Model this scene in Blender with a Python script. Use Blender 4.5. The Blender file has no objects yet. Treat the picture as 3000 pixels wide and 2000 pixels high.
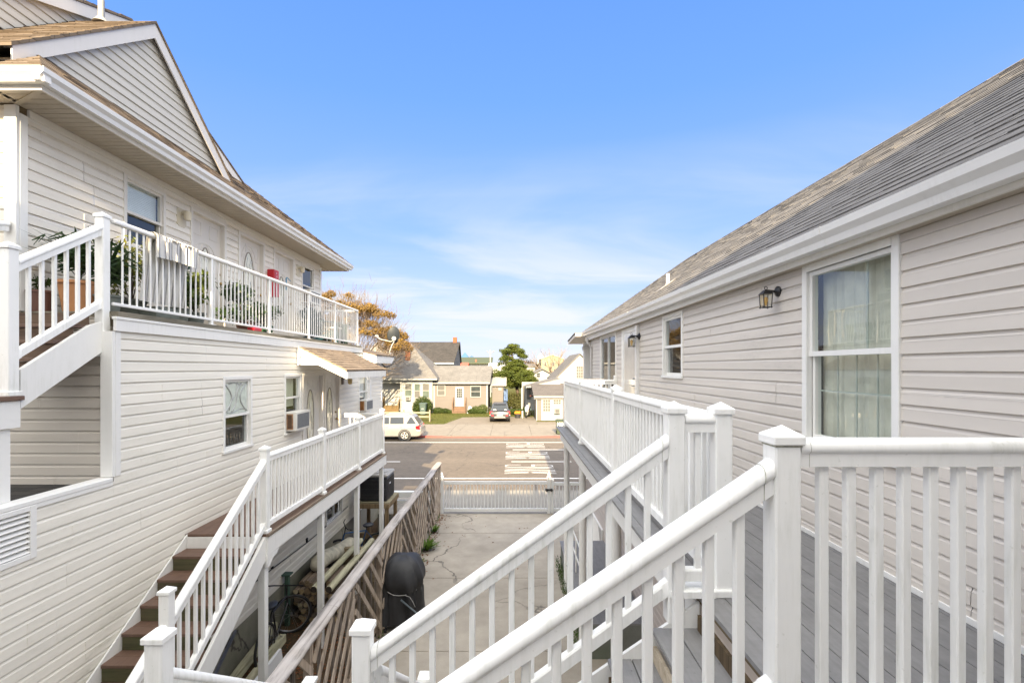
import bpy, math, random
import numpy as np
from mathutils import Vector, Matrix
R = random.Random(7)
SC = bpy.context.scene
COL = SC.collection
CAMZ, FPX, CX, CY = 5.0, 1416.7, 1497.0, 1076.0
def U(px, py, Y):                       # a sight line met at a known real depth -> world point
    return ((px-CX)/FPX*Y, Y, CAMZ+(CY-py)/FPX*Y)

# ------------------------------------------------------------------ objects
def tag(o, label=None, cat=None, group=None, kind=None):
    if label: o['label'] = label
    if cat: o['category'] = cat
    if group: o['group'] = group
    if kind: o['kind'] = kind
    return o
def thing(name, label, cat, loc=(0,0,0), rz=0.0, group=None):
    o = bpy.data.objects.new(name, None); COL.objects.link(o)
    o.empty_display_size = 0.1
    o.location = loc; o.rotation_euler = (0,0,rz)
    return tag(o, label, cat, group)
def origin(o):
    v = Vector((0,0,0))
    while o is not None:
        v += o.location; o = o.parent
    return v
def kids(o): return [c for c in bpy.data.objects if c.parent == o]
def dup(root, loc=None, rz=None, label=None, group=None):
    def rec(o, parent):
        c = o.copy(); COL.objects.link(c)
        c.parent = parent
        for k in kids(o): rec(k, c)
        return c
    ks = rec(root, None)
    if loc is not None: ks.location = loc
    if rz is not None: ks.rotation_euler = (0,0,rz)
    if label: ks['label'] = label
    if group: ks['group'] = group
    return ks

# ------------------------------------------------------------------ mesh builder
class MB:
    def __init__(s): s.v = []; s.f = []; s.m = []; s.mi = 0
    def add(s, vs, fs):
        b = len(s.v); s.v += [tuple(p) for p in vs]
        for f in fs: s.f.append(tuple(b+i for i in f)); s.m.append(s.mi)
        return s
    def quad(s, a, b, c, d): return s.add([a,b,c,d], [(0,1,2,3)])
    def poly(s, pts): return s.add(pts, [tuple(range(len(pts)))])
    def box(s, x0, x1, y0, y1, z0, z1):
        if x0>x1: x0,x1=x1,x0
        if y0>y1: y0,y1=y1,y0
        if z0>z1: z0,z1=z1,z0
        v = [(x0,y0,z0),(x1,y0,z0),(x1,y1,z0),(x0,y1,z0),(x0,y0,z1),(x1,y0,z1),(x1,y1,z1),(x0,y1,z1)]
        return s.add(v, [(0,3,2,1),(4,5,6,7),(0,1,5,4),(1,2,6,5),(2,3,7,6),(3,0,4,7)])
    def cbox(s, x0, x1, y0, y1, z0, z1, c=0.006):          # box with chamfered edges
        if x0>x1: x0,x1=x1,x0
        if y0>y1: y0,y1=y1,y0
        if z0>z1: z0,z1=z1,z0
        c = min(c, (x1-x0)*.45, (y1-y0)*.45, (z1-z0)*.45)
        def ring(i, z): return [(x0+c+i,y0+i,z),(x1-c-i,y0+i,z),(x1-i,y0+c+i,z),(x1-i,y1-c-i,z),(x1-c-i,y1-i,z),(x0+c+i,y1-i,z),(x0+i,y1-c-i,z),(x0+i,y0+c+i,z)]
        v = ring(c*.7,z0)+ring(0,z0+c)+ring(0,z1-c)+ring(c*.7,z1)
        fs = [tuple(range(7,-1,-1)), tuple(range(24,32))]
        for k in range(3):
            for i in range(8):
                j=(i+1)%8; fs.append((k*8+i,k*8+j,k*8+8+j,k*8+8+i))
        return s.add(v, fs)
    def hexa(s, p):                                          # 8 corners: bottom ring then top ring
        return s.add(p, [(3,2,1,0),(4,5,6,7),(0,1,5,4),(1,2,6,5),(2,3,7,6),(3,0,4,7)])
    def prism(s, pts, off):                                  # planar polygon swept by a vector
        n=len(pts); q=[tuple(np.add(p,off)) for p in pts]
        fs=[tuple(range(n-1,-1,-1)), tuple(range(n,2*n))]
        for i in range(n):
            j=(i+1)%n; fs.append((i,j,n+j,n+i))
        return s.add(list(pts)+q, fs)
    def bar(s, a, b, w, h, up=(0,0,1)):                      # rectangular bar along a->b
        a=Vector(a); b=Vector(b); d=(b-a).normalized(); u=Vector(up)
        l=d.cross(u)
        if l.length<1e-5: l=d.cross(Vector((1,0,0)))
        l.normalize(); t=l.cross(d).normalized()
        l*=w/2; t*=h/2
        p=[a-l-t,a+l-t,b+l-t,b-l-t,a-l+t,a+l+t,b+l+t,b-l+t]
        return s.hexa([tuple(q) for q in p])
    def tube(s, a, b, r0, r1=None, n=8, cap=True):
        if r1 is None: r1=r0
        a=Vector(a); b=Vector(b); d=(b-a).normalized()
        l=d.orthogonal().normalized(); t=d.cross(l)
        v=[]
        for (c,r) in ((a,r0),(b,r1)):
            for i in range(n):
                an=2*math.pi*i/n; v.append(tuple(c+l*(r*math.cos(an))+t*(r*math.sin(an))))
        fs=[(i,(i+1)%n,n+(i+1)%n,n+i) for i in range(n)]
        if cap: fs+= [tuple(range(n-1,-1,-1)), tuple(range(n,2*n))]
        return s.add(v, fs)
    def pipe(s, pts, r, n=8):                                # polyline tube, smooth rings
        pts=[Vector(p) for p in pts]; rs = r if isinstance(r,(list,tuple)) else [r]*len(pts)
        v=[]; l=None
        for k,p in enumerate(pts):
            d=((pts[min(k+1,len(pts)-1)]-pts[max(k-1,0)])).normalized()
            if l is None: l=d.orthogonal().normalized()
            else:
                l=(l-d*l.dot(d)).normalized()
            t=d.cross(l)
            for i in range(n):
                an=2*math.pi*i/n; v.append(tuple(p+l*(rs[k]*math.cos(an))+t*(rs[k]*math.sin(an))))
        m=len(pts); fs=[]
        for k in range(m-1):
            for i in range(n):
                j=(i+1)%n; fs.append((k*n+i,k*n+j,(k+1)*n+j,(k+1)*n+i))
        fs+=[tuple(range(n-1,-1,-1)), tuple(range((m-1)*n,m*n))]
        return s.add(v, fs)
    def lathe(s, c, prof, n=16, axis='z', sx=1, sy=1):       # prof: (radius, height)
        v=[]; 
        for (r,h) in prof:
            for i in range(n):
                an=2*math.pi*i/n; x=r*math.cos(an)*sx; y=r*math.sin(an)*sy
                p={'z':(x,y,h),'x':(h,x,y),'y':(x,h,y)}[axis]
                v.append((c[0]+p[0],c[1]+p[1],c[2]+p[2]))
        m=len(prof); fs=[]
        for k in range(m-1):
            for i in range(n):
                j=(i+1)%n; fs.append((k*n+i,k*n+j,(k+1)*n+j,(k+1)*n+i))
        fs+=[tuple(range(n-1,-1,-1)), tuple(range((m-1)*n,m*n))]
        return s.add(v, fs)
    def torus(s, c, R0, r, axis='y', n=28, k=8, flat=1.0):
        v=[]
        for i in range(n):
            a=2*math.pi*i/n
            for j in range(k):
                b=2*math.pi*j/k; q=R0+r*math.cos(b); w=r*flat*math.sin(b)
                p={'y':(q*math.cos(a),w,q*math.sin(a)),'x':(w,q*math.cos(a),q*math.sin(a)),'z':(q*math.cos(a),q*math.sin(a),w)}[axis]
                v.append((c[0]+p[0],c[1]+p[1],c[2]+p[2]))
        fs=[]
        for i in range(n):
            for j in range(k):
                fs.append((i*k+j,((i+1)%n)*k+j,((i+1)%n)*k+(j+1)%k,i*k+(j+1)%k))
        return s.add(v,fs)
    def ext(s, prof, a, b):                                  # profile (side, up) swept from a to b, kept plumb
        a=Vector(a); b=Vector(b); d=b-a; h=Vector((d.x,d.y,0)).normalized(); l=Vector((h.y,-h.x,0))
        ra=[tuple(a+l*x+Vector((0,0,z))) for x,z in prof]; rb=[tuple(b+l*x+Vector((0,0,z))) for x,z in prof]
        n=len(prof); fs=[tuple(range(n-1,-1,-1)),tuple(range(n,2*n))]
        for i in range(n):
            j=(i+1)%n; fs.append((i,j,n+j,n+i))
        return s.add(ra+rb, fs)
    def xf(s, M, start=0):
        for i in range(start, len(s.v)):
            s.v[i] = tuple(M @ Vector(s.v[i]))
        return s
    def split(s):
        par=list(range(len(s.v)))
        def f(i):
            while par[i]!=i: par[i]=par[par[i]]; i=par[i]
            return i
        for fc in s.f:
            r=f(fc[0])
            for i in fc[1:]: par[f(i)]=r
        out={}
        for fc,mi in zip(s.f,s.m):
            r=f(fc[0]); m,mp=out.setdefault(r,(MB(),{}))
            ids=[]
            for i in fc:
                if i not in mp: mp[i]=len(m.v); m.v.append(s.v[i])
                ids.append(mp[i])
            m.f.append(tuple(ids)); m.m.append(mi)
        return [m for m,_ in out.values()]
    def parts(s, name, mats, parent=None, **k):
        return [m.build(name,mats,parent,**k) for m in s.split()]
    def build(s, name, mats, parent=None, smooth=False, local=False, fixn=True, uv=True, ang=None):
        off = Vector((0,0,0)) if (parent is None or local) else origin(parent)
        me = bpy.data.meshes.new(name)
        vs = np.array(s.v, dtype=np.float64).reshape(-1,3)
        me.from_pydata((vs-np.array(off)).tolist(), [], s.f)
        if not isinstance(mats,(list,tuple)): mats=[mats]
        for m in mats: me.materials.append(m)
        if len(mats)>1: me.polygons.foreach_set('material_index', s.m)
        if fixn:
            import bmesh
            bm=bmesh.new(); bm.from_mesh(me); bmesh.ops.recalc_face_normals(bm, faces=bm.faces[:]); bm.to_mesh(me); bm.free()
        if uv: add_uv(me, np.array(off))
        if smooth:
            me.polygons.foreach_set('use_smooth',[True]*len(me.polygons))
            if ang: me.set_sharp_from_angle(angle=math.radians(ang))
        me.update()
        o = bpy.data.objects.new(name, me); COL.objects.link(o)
        if parent is not None: o.parent = parent
        return o
def add_uv(me, off):
    n=len(me.polygons)
    if n==0: return
    uvl=me.uv_layers.new(name='m')
    nv=len(me.vertices); co=np.empty(nv*3); me.vertices.foreach_get('co',co); co=co.reshape(-1,3)+off
    nl=len(me.loops); lv=np.empty(nl,dtype=np.int32); me.loops.foreach_get('vertex_index',lv)
    nor=np.empty(n*3); me.polygons.foreach_get('normal',nor); nor=nor.reshape(-1,3)
    tot=np.empty(n,dtype=np.int32); me.polygons.foreach_get('loop_total',tot)
    ln=np.repeat(nor,tot,axis=0)
    t=np.stack([-ln[:,1],ln[:,0],np.zeros(nl)],1); L=np.linalg.norm(t,axis=1)
    flat=L<1e-3; t[flat]=[1,0,0]; L[flat]=1; t/=L[:,None]
    w=np.cross(ln,t); p=co[lv]
    uvv=np.stack([(p*t).sum(1),(p*w).sum(1)],1)
    uvl.data.foreach_set('uv',uvv.ravel())
def shared(name, me_obj, parent, loc, rot=None, mesh=None):
    o=bpy.data.objects.new(name, mesh or me_obj.data); COL.objects.link(o); o.parent=parent
    o.location=Vector(loc)-origin(parent)
    if rot: o.rotation_euler=rot
    return o

# ------------------------------------------------------------------ materials
MATS={}
class NT:
    def __init__(s, name):
        s.m=bpy.data.materials.new(name); s.m.use_nodes=True
        s.t=s.m.node_tree; s.n=s.t.nodes; s.l=s.t.links
        s.b=s.n['Principled BSDF']
    def node(s, typ, **kw):
        n=s.n.new(typ)
        for k,v in kw.items(): setattr(n,k,v)
        return n
    def link(s,a,b): s.l.new(a,b)
    def coord(s, which='Object', scale=(1,1,1)):
        tc=s.node('ShaderNodeTexCoord'); mp=s.node('ShaderNodeMapping'); mp.inputs['Scale'].default_value=scale
        s.link(tc.outputs[which], mp.inputs['Vector']); return mp.outputs['Vector']
    def world(s, scale=(1,1,1)):
        g=s.node('ShaderNodeNewGeometry'); mp=s.node('ShaderNodeMapping'); mp.inputs['Scale'].default_value=scale
        s.link(g.outputs['Position'], mp.inputs['Vector']); return mp.outputs['Vector']
    def noise(s, vec, scale, detail=4, rough=.55, dist=0):
        n=s.node('ShaderNodeTexNoise'); n.inputs['Scale'].default_value=scale; n.inputs['Detail'].default_value=detail
        n.inputs['Roughness'].default_value=rough; n.inputs['Distortion'].default_value=dist
        s.link(vec,n.inputs['Vector']); return n.outputs['Fac']
    def ramp(s, fac, stops):
        r=s.node('ShaderNodeValToRGB'); e=r.color_ramp.elements
        while len(e)<len(stops): e.new(.5)
        for i,(p,c) in enumerate(stops):
            e[i].position=p; e[i].color=(c,c,c,1) if isinstance(c,(int,float)) else (*c,1)
        s.link(fac,r.inputs['Fac']); return r.outputs['Color']
    def mix(s, fac, a, b, mode='MIX'):
        m=s.node('ShaderNodeMix', data_type='RGBA', blend_type=mode)
        for (x,i) in ((fac,0),(a,6),(b,7)):
            if isinstance(x,(int,float)): m.inputs[i].default_value = x if i==0 else (x,x,x,1)
            elif isinstance(x,tuple): m.inputs[i].default_value=(*x,1)
            else: s.link(x,m.inputs[i])
        return m.outputs[2]
    def math(s, op, a, b=None, c=None):
        m=s.node('ShaderNodeMath', operation=op)
        for i,x in enumerate((a,b,c)):
            if x is None: continue
            if isinstance(x,(int,float)): m.inputs[i].default_value=x
            else: s.link(x,m.inputs[i])
        return m.outputs[0]
    def sep(s, vec):
        n=s.node('ShaderNodeSeparateXYZ'); s.link(vec,n.inputs[0]); return n.outputs
    def bump(s, h, strength=.3, dist=.01):
        b=s.node('ShaderNodeBump'); b.inputs['Strength'].default_value=strength; b.inputs['Distance'].default_value=dist
        s.link(h,b.inputs['Height']); s.link(b.outputs['Normal'], s.b.inputs['Normal'])
    def col(s, c):
        if isinstance(c,tuple): s.b.inputs['Base Color'].default_value=(*c,1)
        else: s.link(c,s.b.inputs['Base Color'])
    def rough(s, r):
        if isinstance(r,(int,float)): s.b.inputs['Roughness'].default_value=r
        else: s.link(r,s.b.inputs['Roughness'])
    def spec(s,v): s.b.inputs['Specular IOR Level'].default_value=v
def mul(c,k): return tuple(min(1,x*k) for x in c)

def M_plain(name, c, rough=.5, var=.08, scale=6, metal=0, spec=.5, bump=0):
    if name in MATS: return MATS[name]
    t=NT(name); v=t.world()
    n=t.noise(v,scale,5)
    t.col(t.ramp(n,[(.3,mul(c,1-var)),(.7,mul(c,1+var))])); t.rough(rough)
    t.b.inputs['Metallic'].default_value=metal; t.spec(spec)
    if bump: t.bump(t.noise(v,scale*12,3),bump,.004)
    MATS[name]=t.m; return t.m
def M_painted(name, c, dirt=(.35,.36,.27), amount=.35, rough=.42, streak=True, bumpy=.03):
    """white vinyl or painted trim with faint grime that collects in blotches and runs"""
    if name in MATS: return MATS[name]
    t=NT(name); v=t.world()
    big=t.noise(v,1.7,5,.6); fine=t.noise(t.world((9,9,1.2)),3.0,5,.6)
    specks=t.noise(v,38,3,.5)
    g=t.math('MULTIPLY', t.ramp(big,[(.42,0),(.75,1)]), t.ramp(fine,[(.45,0),(.72,1)]))
    sp=t.ramp(specks,[(.68,0),(.74,1)])
    g=t.math('ADD', t.math('MULTIPLY',g,amount), t.math('MULTIPLY',sp,amount*.35))
    run=t.noise(t.world((60,60,1.5)),1,4,.6); g=t.math('ADD',g,t.math('MULTIPLY',t.math('MULTIPLY',t.ramp(run,[(.60,0),(.72,1)]),t.ramp(big,[(.45,0),(.6,1)])),amount*.35))
    base=t.ramp(t.noise(v,.8,2),[(.3,mul(c,.96)),(.7,mul(c,1.02))])
    t.col(t.mix(g,base,dirt)); t.rough(t.ramp(fine,[(.3,rough),(.8,rough+.2)]))
    t.bump(t.noise(v,22,3),bumpy,.004)
    MATS[name]=t.m; return t.m
def M_siding(name, c, dirt=(.30,.30,.20), zlo=None, zhi=None, amount=.5, warm=None):
    """vinyl siding: chalky base, panel to panel tone shifts, green-grey algae in streaks along the courses (more near zlo)"""
    if name in MATS: return MATS[name]
    t=NT(name); v=t.world()
    pan=t.noise(t.world((.35,.35,8)),1.0,1,.3)
    base=t.ramp(pan,[(.3,mul(c,.955)),(.7,mul(c,1.03))])
    st=t.noise(t.world((1.1,1.1,7)),1.6,6,.65); fine=t.noise(t.world((14,14,40)),1.3,4,.6)
    blot=t.noise(v,.55,4,.6)
    g=t.math('MULTIPLY',t.ramp(st,[(.42,0),(.75,1)]),t.ramp(fine,[(.35,.25),(.7,1)]))
    g=t.math('MULTIPLY',g,t.ramp(blot,[(.38,.05),(.65,1)]))
    if zlo is not None:
        z=t.sep(v)[2]
        k=t.math('DIVIDE',t.math('SUBTRACT',zhi,z),zhi-zlo)
        cl=t.node('ShaderNodeClamp'); t.link(k,cl.inputs[0])
        g=t.math('MULTIPLY',g,t.math('ADD',t.math('MULTIPLY',cl.outputs[0],.9),.12))
    t.col(t.mix(t.math('MULTIPLY',g,amount),base,dirt)); t.rough(.5); t.spec(.35)
    t.bump(t.noise(t.world((30,30,6)),2,4),.05,.004)
    MATS[name]=t.m; return t.m
def M_shingle(name, c, c2, row=.145, wid=.3, moss=None, bmp=.75):
    if name in MATS: return MATS[name]
    t=NT(name); tc=t.node('ShaderNodeTexCoord'); uv=tc.outputs['UV']
    br=t.node('ShaderNodeTexBrick'); t.link(uv,br.inputs['Vector'])
    br.inputs['Scale'].default_value=1; br.inputs['Brick Width'].default_value=wid; br.inputs['Row Height'].default_value=row
    br.inputs['Mortar Size'].default_value=.0045; br.inputs['Bias'].default_value=0; br.offset=.37; br.squash=.8; br.squash_frequency=3
    br.inputs['Color1'].default_value=(*c,1); br.inputs['Color2'].default_value=(*c2,1); br.inputs['Mortar'].default_value=(*mul(c,.35),1)
    big=t.noise(t.world(),.9,5,.6); grit=t.noise(t.world(),160,2,.7)
    colr=t.mix(.55,br.outputs['Color'],t.ramp(big,[(.25,.55),(.75,1.0)]),'MULTIPLY')
    colr=t.mix(.5,colr,t.ramp(grit,[(.3,.55),(.7,1.25)]),'MULTIPLY')
    if moss: colr=t.mix(t.ramp(t.noise(t.world(),3.5,6,.7),[(.55,0),(.72,.6)]),colr,moss)
    t.col(colr); t.rough(.92); t.spec(.2)
    s=t.sep(uv); f=t.math('FRACT',t.math('DIVIDE',s[1],row))
    h=t.math('ADD',t.math('MULTIPLY',t.math('SUBTRACT',1,f),1.0),t.math('MULTIPLY',br.outputs['Fac'],-.5))
    h=t.math('ADD',h,t.math('MULTIPLY',grit,.25))
    t.bump(h,bmp,.014)
    MATS[name]=t.m; return t.m
def M_wood(name, c, c2, axis=1, scale=1.0, grey=None, rough=.8, bump=.35):
    """grain stretched along world axis (0 x, 1 y, 2 z)"""
    if name in MATS: return MATS[name]
    t=NT(name); sc=[14*scale]*3; sc[axis]=.9*scale
    v=t.world(tuple(sc)); n=t.noise(v,1.0,7,.65,.6); n2=t.noise(t.world(),1.6,5,.6)
    colr=t.ramp(n,[(.28,c2),(.5,mul(c,.85)),(.72,c)])
    if grey: colr=t.mix(t.ramp(n2,[(.35,0),(.65,.85)]),colr,t.ramp(n,[(.3,mul(grey,.35)),(.48,mul(grey,.75)),(.66,grey)]))
    t.col(colr); t.rough(rough); t.spec(.25); t.bump(n,bump,.006)
    MATS[name]=t.m; return t.m
def M_deckboard(name, c, rough=.55, spots=.5):
    if name in MATS: return MATS[name]
    t=NT(name); n=t.noise(t.world((40,2.2,40)),1,5,.6); b=t.noise(t.world(),1.1,5,.6); sp=t.noise(t.world(),26,3,.5); mot=t.noise(t.world(),9,5,.7)
    colr=t.ramp(n,[(.3,mul(c,.86)),(.7,mul(c,1.08))])
    colr=t.mix(.6,colr,t.ramp(b,[(.3,.78),(.7,1.0)]),'MULTIPLY')
    colr=t.mix(.35,colr,t.ramp(mot,[(.35,.6),(.65,1.1)]),'MULTIPLY')
    colr=t.mix(t.ramp(sp,[(.70,0),(.75,spots)]),colr,mul(c,.28))
    t.col(colr); t.rough(rough); t.bump(n,.08,.003)
    MATS[name]=t.m; return t.m
def M_concrete(name, c, joints=None, crack=True, dark=.5, stain=(.17,.15,.12)):
    if name in MATS: return MATS[name]
    t=NT(name); v=t.world()
    big=t.noise(v,.35,5,.6); mid=t.noise(v,2.2,6,.65); fine=t.noise(v,90,3,.6); peb=t.noise(v,24,4,.6)
    colr=t.ramp(mid,[(.28,mul(c,.80)),(.72,mul(c,1.08))])
    colr=t.mix(t.ramp(big,[(.42,0),(.68,dark)]),colr,stain)
    colr=t.mix(.35,colr,t.ramp(fine,[(.3,.6),(.7,1.2)]),'MULTIPLY')
    colr=t.mix(t.ramp(peb,[(.70,0),(.76,.5)]),colr,mul(c,.35))
    if crack:
        w=t.node('ShaderNodeTexVoronoi',feature='DISTANCE_TO_EDGE'); w.inputs['Scale'].default_value=.28
        wv=t.node('ShaderNodeVectorMath',operation='ADD'); nn=t.node('ShaderNodeTexNoise'); nn.inputs['Scale'].default_value=1.6; nn.inputs['Detail'].default_value=6
        t.link(v,nn.inputs['Vector']); sc=t.node('ShaderNodeVectorMath',operation='SCALE'); sc.inputs[3].default_value=.9
        t.link(nn.outputs['Color'],sc.inputs[0]); t.link(v,wv.inputs[0]); t.link(sc.outputs[0],wv.inputs[1]); t.link(wv.outputs[0],w.inputs['Vector'])
        ck=t.math('MULTIPLY',t.ramp(w.outputs['Distance'],[(.002,1),(.008,0)]),t.ramp(t.noise(v,.3,2),[(.46,0),(.56,.85)]))
        colr=t.mix(ck,colr,(.05,.045,.04))
    t.col(colr); t.rough(.88); t.spec(.25); t.bump(t.math('ADD',fine,t.math('MULTIPLY',mid,.6)),.18,.006)
    MATS[name]=t.m; return t.m
def M_glass(name='window_glass', tint=(.9,.95,.95), refl=1.0):
    if name in MATS: return MATS[name]
    m=bpy.data.materials.new(name); m.use_nodes=True; t=m.node_tree; t.nodes.clear()
    o=t.nodes.new('ShaderNodeOutputMaterial'); mx=t.nodes.new('ShaderNodeMixShader'); fr=t.nodes.new('ShaderNodeFresnel')
    tr=t.nodes.new('ShaderNodeBsdfTransparent'); gl=t.nodes.new('ShaderNodeBsdfGlossy'); mu=t.nodes.new('ShaderNodeMath')
    nz=t.nodes.new('ShaderNodeTexNoise'); bp=t.nodes.new('ShaderNodeBump'); tc=t.nodes.new('ShaderNodeNewGeometry')
    nz.inputs['Scale'].default_value=2.2; t.links.new(tc.outputs['Position'],nz.inputs['Vector']); bp.inputs['Strength'].default_value=.06; bp.inputs['Distance'].default_value=.02
    t.links.new(nz.outputs['Fac'],bp.inputs['Height']); t.links.new(bp.outputs['Normal'],gl.inputs['Normal'])
    mu.operation='MULTIPLY_ADD'; mu.inputs[1].default_value=refl*1.15; mu.inputs[2].default_value=.05*refl; mu.use_clamp=True
    mr=t.nodes.new('ShaderNodeMapRange'); mr.inputs[3].default_value=1.5; mr.inputs[4].default_value=1/1.5
    t.links.new(tc.outputs['Backfacing'],mr.inputs[0]); t.links.new(mr.outputs[0],fr.inputs['IOR']); tr.inputs['Color'].default_value=(*tint,1); gl.inputs['Roughness'].default_value=.01
    t.links.new(fr.outputs[0],mu.inputs[0]); t.links.new(mu.outputs[0],mx.inputs[0]); t.links.new(tr.outputs[0],mx.inputs[1]); t.links.new(gl.outputs[0],mx.inputs[2]); t.links.new(mx.outputs[0],o.inputs[0])
    MATS[name]=m; return m
def M_leaf(name, c, c2, rough=.6, trans=.25, scale=1.3):
    if name in MATS: return MATS[name]
    t=NT(name); n=t.noise(t.world(),scale,4,.6); n2=t.noise(t.world(),scale*14,2,.5)
    colr=t.ramp(n,[(.3,c2),(.7,c)]); colr=t.mix(.5,colr,t.ramp(n2,[(.25,.55),(.75,1.35)]),'MULTIPLY')
    t.col(colr); t.rough(rough); t.spec(.3)
    tl=t.node('ShaderNodeBsdfTranslucent'); mx=t.node('ShaderNodeMixShader'); mx.inputs[0].default_value=trans
    t.link(colr,tl.inputs['Color']); o=t.n['Material Output']
    t.link(t.b.outputs[0],mx.inputs[1]); t.link(tl.outputs[0],mx.inputs[2]); t.link(mx.outputs[0],o.inputs[0])
    MATS[name]=t.m; return t.m
def M_grass(name, c, c2, c3):
    t=NT(name); v=t.world(); a=t.noise(v,.45,5,.65); b=t.noise(v,3.5,5,.7); f=t.noise(v,60,3,.6)
    colr=t.ramp(b,[(.3,c2),(.55,c),(.75,mul(c,1.25))]); colr=t.mix(t.ramp(a,[(.45,0),(.65,.75)]),colr,c3)
    colr=t.mix(.5,colr,t.ramp(f,[(.3,.45),(.7,1.3)]),'MULTIPLY')
    t.col(colr); t.rough(.9); t.spec(.15); t.bump(f,.8,.03); MATS[name]=t.m; return t.m
def M_asphalt(name):
    t=NT(name); v=t.world(); a=t.noise(t.world((.15,1,1)),.6,5,.6); b=t.noise(v,3,5,.65); f=t.noise(v,110,3,.7)
    c=(.128,.107,.086); colr=t.ramp(b,[(.3,mul(c,.85)),(.7,mul(c,1.15))]); colr=t.mix(.5,colr,t.ramp(a,[(.3,.7),(.7,1.15)]),'MULTIPLY')
    colr=t.mix(.55,colr,t.ramp(f,[(.3,.5),(.7,1.4)]),'MULTIPLY')
    w=t.node('ShaderNodeTexVoronoi',feature='DISTANCE_TO_EDGE'); w.inputs['Scale'].default_value=.16
    nn=t.node('ShaderNodeTexNoise'); nn.inputs['Scale'].default_value=1.2; nn.inputs['Detail'].default_value=7; t.link(v,nn.inputs['Vector'])
    sc=t.node('ShaderNodeVectorMath',operation='SCALE'); sc.inputs[3].default_value=1.4; t.link(nn.outputs['Color'],sc.inputs[0])
    ad=t.node('ShaderNodeVectorMath',operation='ADD'); t.link(v,ad.inputs[0]); t.link(sc.outputs[0],ad.inputs[1]); t.link(ad.outputs[0],w.inputs['Vector'])
    colr=t.mix(t.ramp(w.outputs['Distance'],[(.001,.6),(.005,0)]),colr,(.03,.03,.03))
    t.col(colr); t.rough(.85); t.spec(.3); t.bump(f,.3,.006); MATS[name]=t.m; return t.m
def M_paintmark(name, c):
    t=NT(name); v=t.world(); n=t.noise(v,9,6,.7); f=t.noise(v,120,2,.6)
    k=t.ramp(n,[(.30,.75),(.42,0)])
    t.col(t.mix(k,t.mix(.3,c,t.ramp(f,[(.3,.6),(.7,1.1)]),'MULTIPLY'),(.13,.12,.11))); t.rough(.75); MATS[name]=t.m; return t.m

WHITE=M_painted('white_vinyl_rail',(.85,.85,.83),amount=.62)
WHITE2=M_painted('white_vinyl_rail_clean',(.84,.835,.815),amount=.16)
TRIM=M_painted('white_trim_paint',(.78,.775,.75),amount=.25,rough=.5)
TRIMC=M_painted('cream_trim_paint',(.72,.69,.64),amount=.30,rough=.5,dirt=(.33,.27,.18))
ALUM=M_painted('white_aluminium_gutter',(.72,.715,.70),amount=.22,rough=.32,dirt=(.3,.28,.24))
ALUMG=M_painted('grey_aluminium_gutter',(.50,.49,.48),amount=.22,rough=.32,dirt=(.25,.22,.2))
SIDL=M_siding('cream_vinyl_siding_lower',(.78,.748,.672),zlo=1.6,zhi=5.3,amount=1.0)
SIDU=M_siding('cream_vinyl_siding_upper',(.77,.725,.645),amount=.5,dirt=(.36,.30,.22))
SIDX=M_siding('tan_shaded_siding',(.56,.515,.455),amount=.3)  # older tan boards, colour also darkened for the shade under the stairs
SIDG=M_siding('grey_gable_siding',(.54,.52,.475),amount=.2)
SIDR=M_siding('greige_vinyl_siding',(.63,.585,.53),amount=.5,dirt=(.34,.32,.28))
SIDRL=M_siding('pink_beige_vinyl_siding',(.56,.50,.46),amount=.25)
SOFF=M_painted('soffit_vinyl',(.43,.375,.30),amount=.35,dirt=(.22,.17,.12))
SHB=M_shingle('brown_shingles',(.20,.16,.125),(.14,.11,.085))
SHT=M_shingle('tan_shingles',(.37,.28,.20),(.29,.215,.15))
SHR=M_shingle('grey_brown_shingles',(.175,.165,.155),(.135,.128,.122))
SHRT=M_shingle('grey_brown_shingle_tabs',(.215,.205,.195),(.175,.167,.16),bmp=.2); SHBT=M_shingle('brown_shingle_tabs',(.22,.175,.135),(.14,.11,.085),bmp=.2); SHTT=M_shingle('tan_shingle_tabs',(.27,.215,.165),(.21,.165,.125),bmp=.2)
SHG=M_shingle('light_grey_shingles',(.19,.182,.175),(.15,.145,.14))
SHD=M_shingle('charcoal_shingles',(.065,.06,.058),(.045,.043,.042))
GLASS=M_glass()
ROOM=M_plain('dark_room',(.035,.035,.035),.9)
BLIND=M_plain('white_blind',(.80,.81,.80),.6,.04)
CURT=M_plain('pale_curtain',(.62,.60,.50),.8,.1,9)
DGREY=M_deckboard('grey_composite_board',(.235,.232,.232))
DBROWN=M_deckboard('brown_deck_board',(.155,.092,.064),spots=.35)
MOSSW=M_wood('mossy_riser_wood',(.12,.10,.06),(.035,.032,.018),axis=0,grey=(.10,.11,.05))
PTW=M_wood('pale_treated_wood',(.55,.47,.36),(.30,.24,.17),axis=0,bump=.12)
FENCEW=M_wood('weathered_fence_wood_slat',(.50,.405,.315),(.17,.13,.10),axis=2,grey=(.47,.40,.335))
CAPW=M_wood('weathered_cap_wood',(.40,.36,.325),(.045,.04,.037),axis=1,scale=.9,grey=(.54,.51,.50),bump=.6)
BLACK=M_plain('black_metal',(.018,.018,.02),.4,.1)
RUBBER=M_plain('black_rubber',(.02,.02,.02),.8,.15)
GRIME=M_plain('joint_grime',(.36,.36,.29),.9,.35,30)
STEEL=M_plain('bare_steel',(.45,.45,.45),.35,.08,metal=.9)
BRASS=M_plain('dull_brass',(.35,.25,.11),.4,.1,metal=.8)
CHROME=M_plain('dark_glass_block',(.02,.022,.025),.08,.0)

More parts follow.
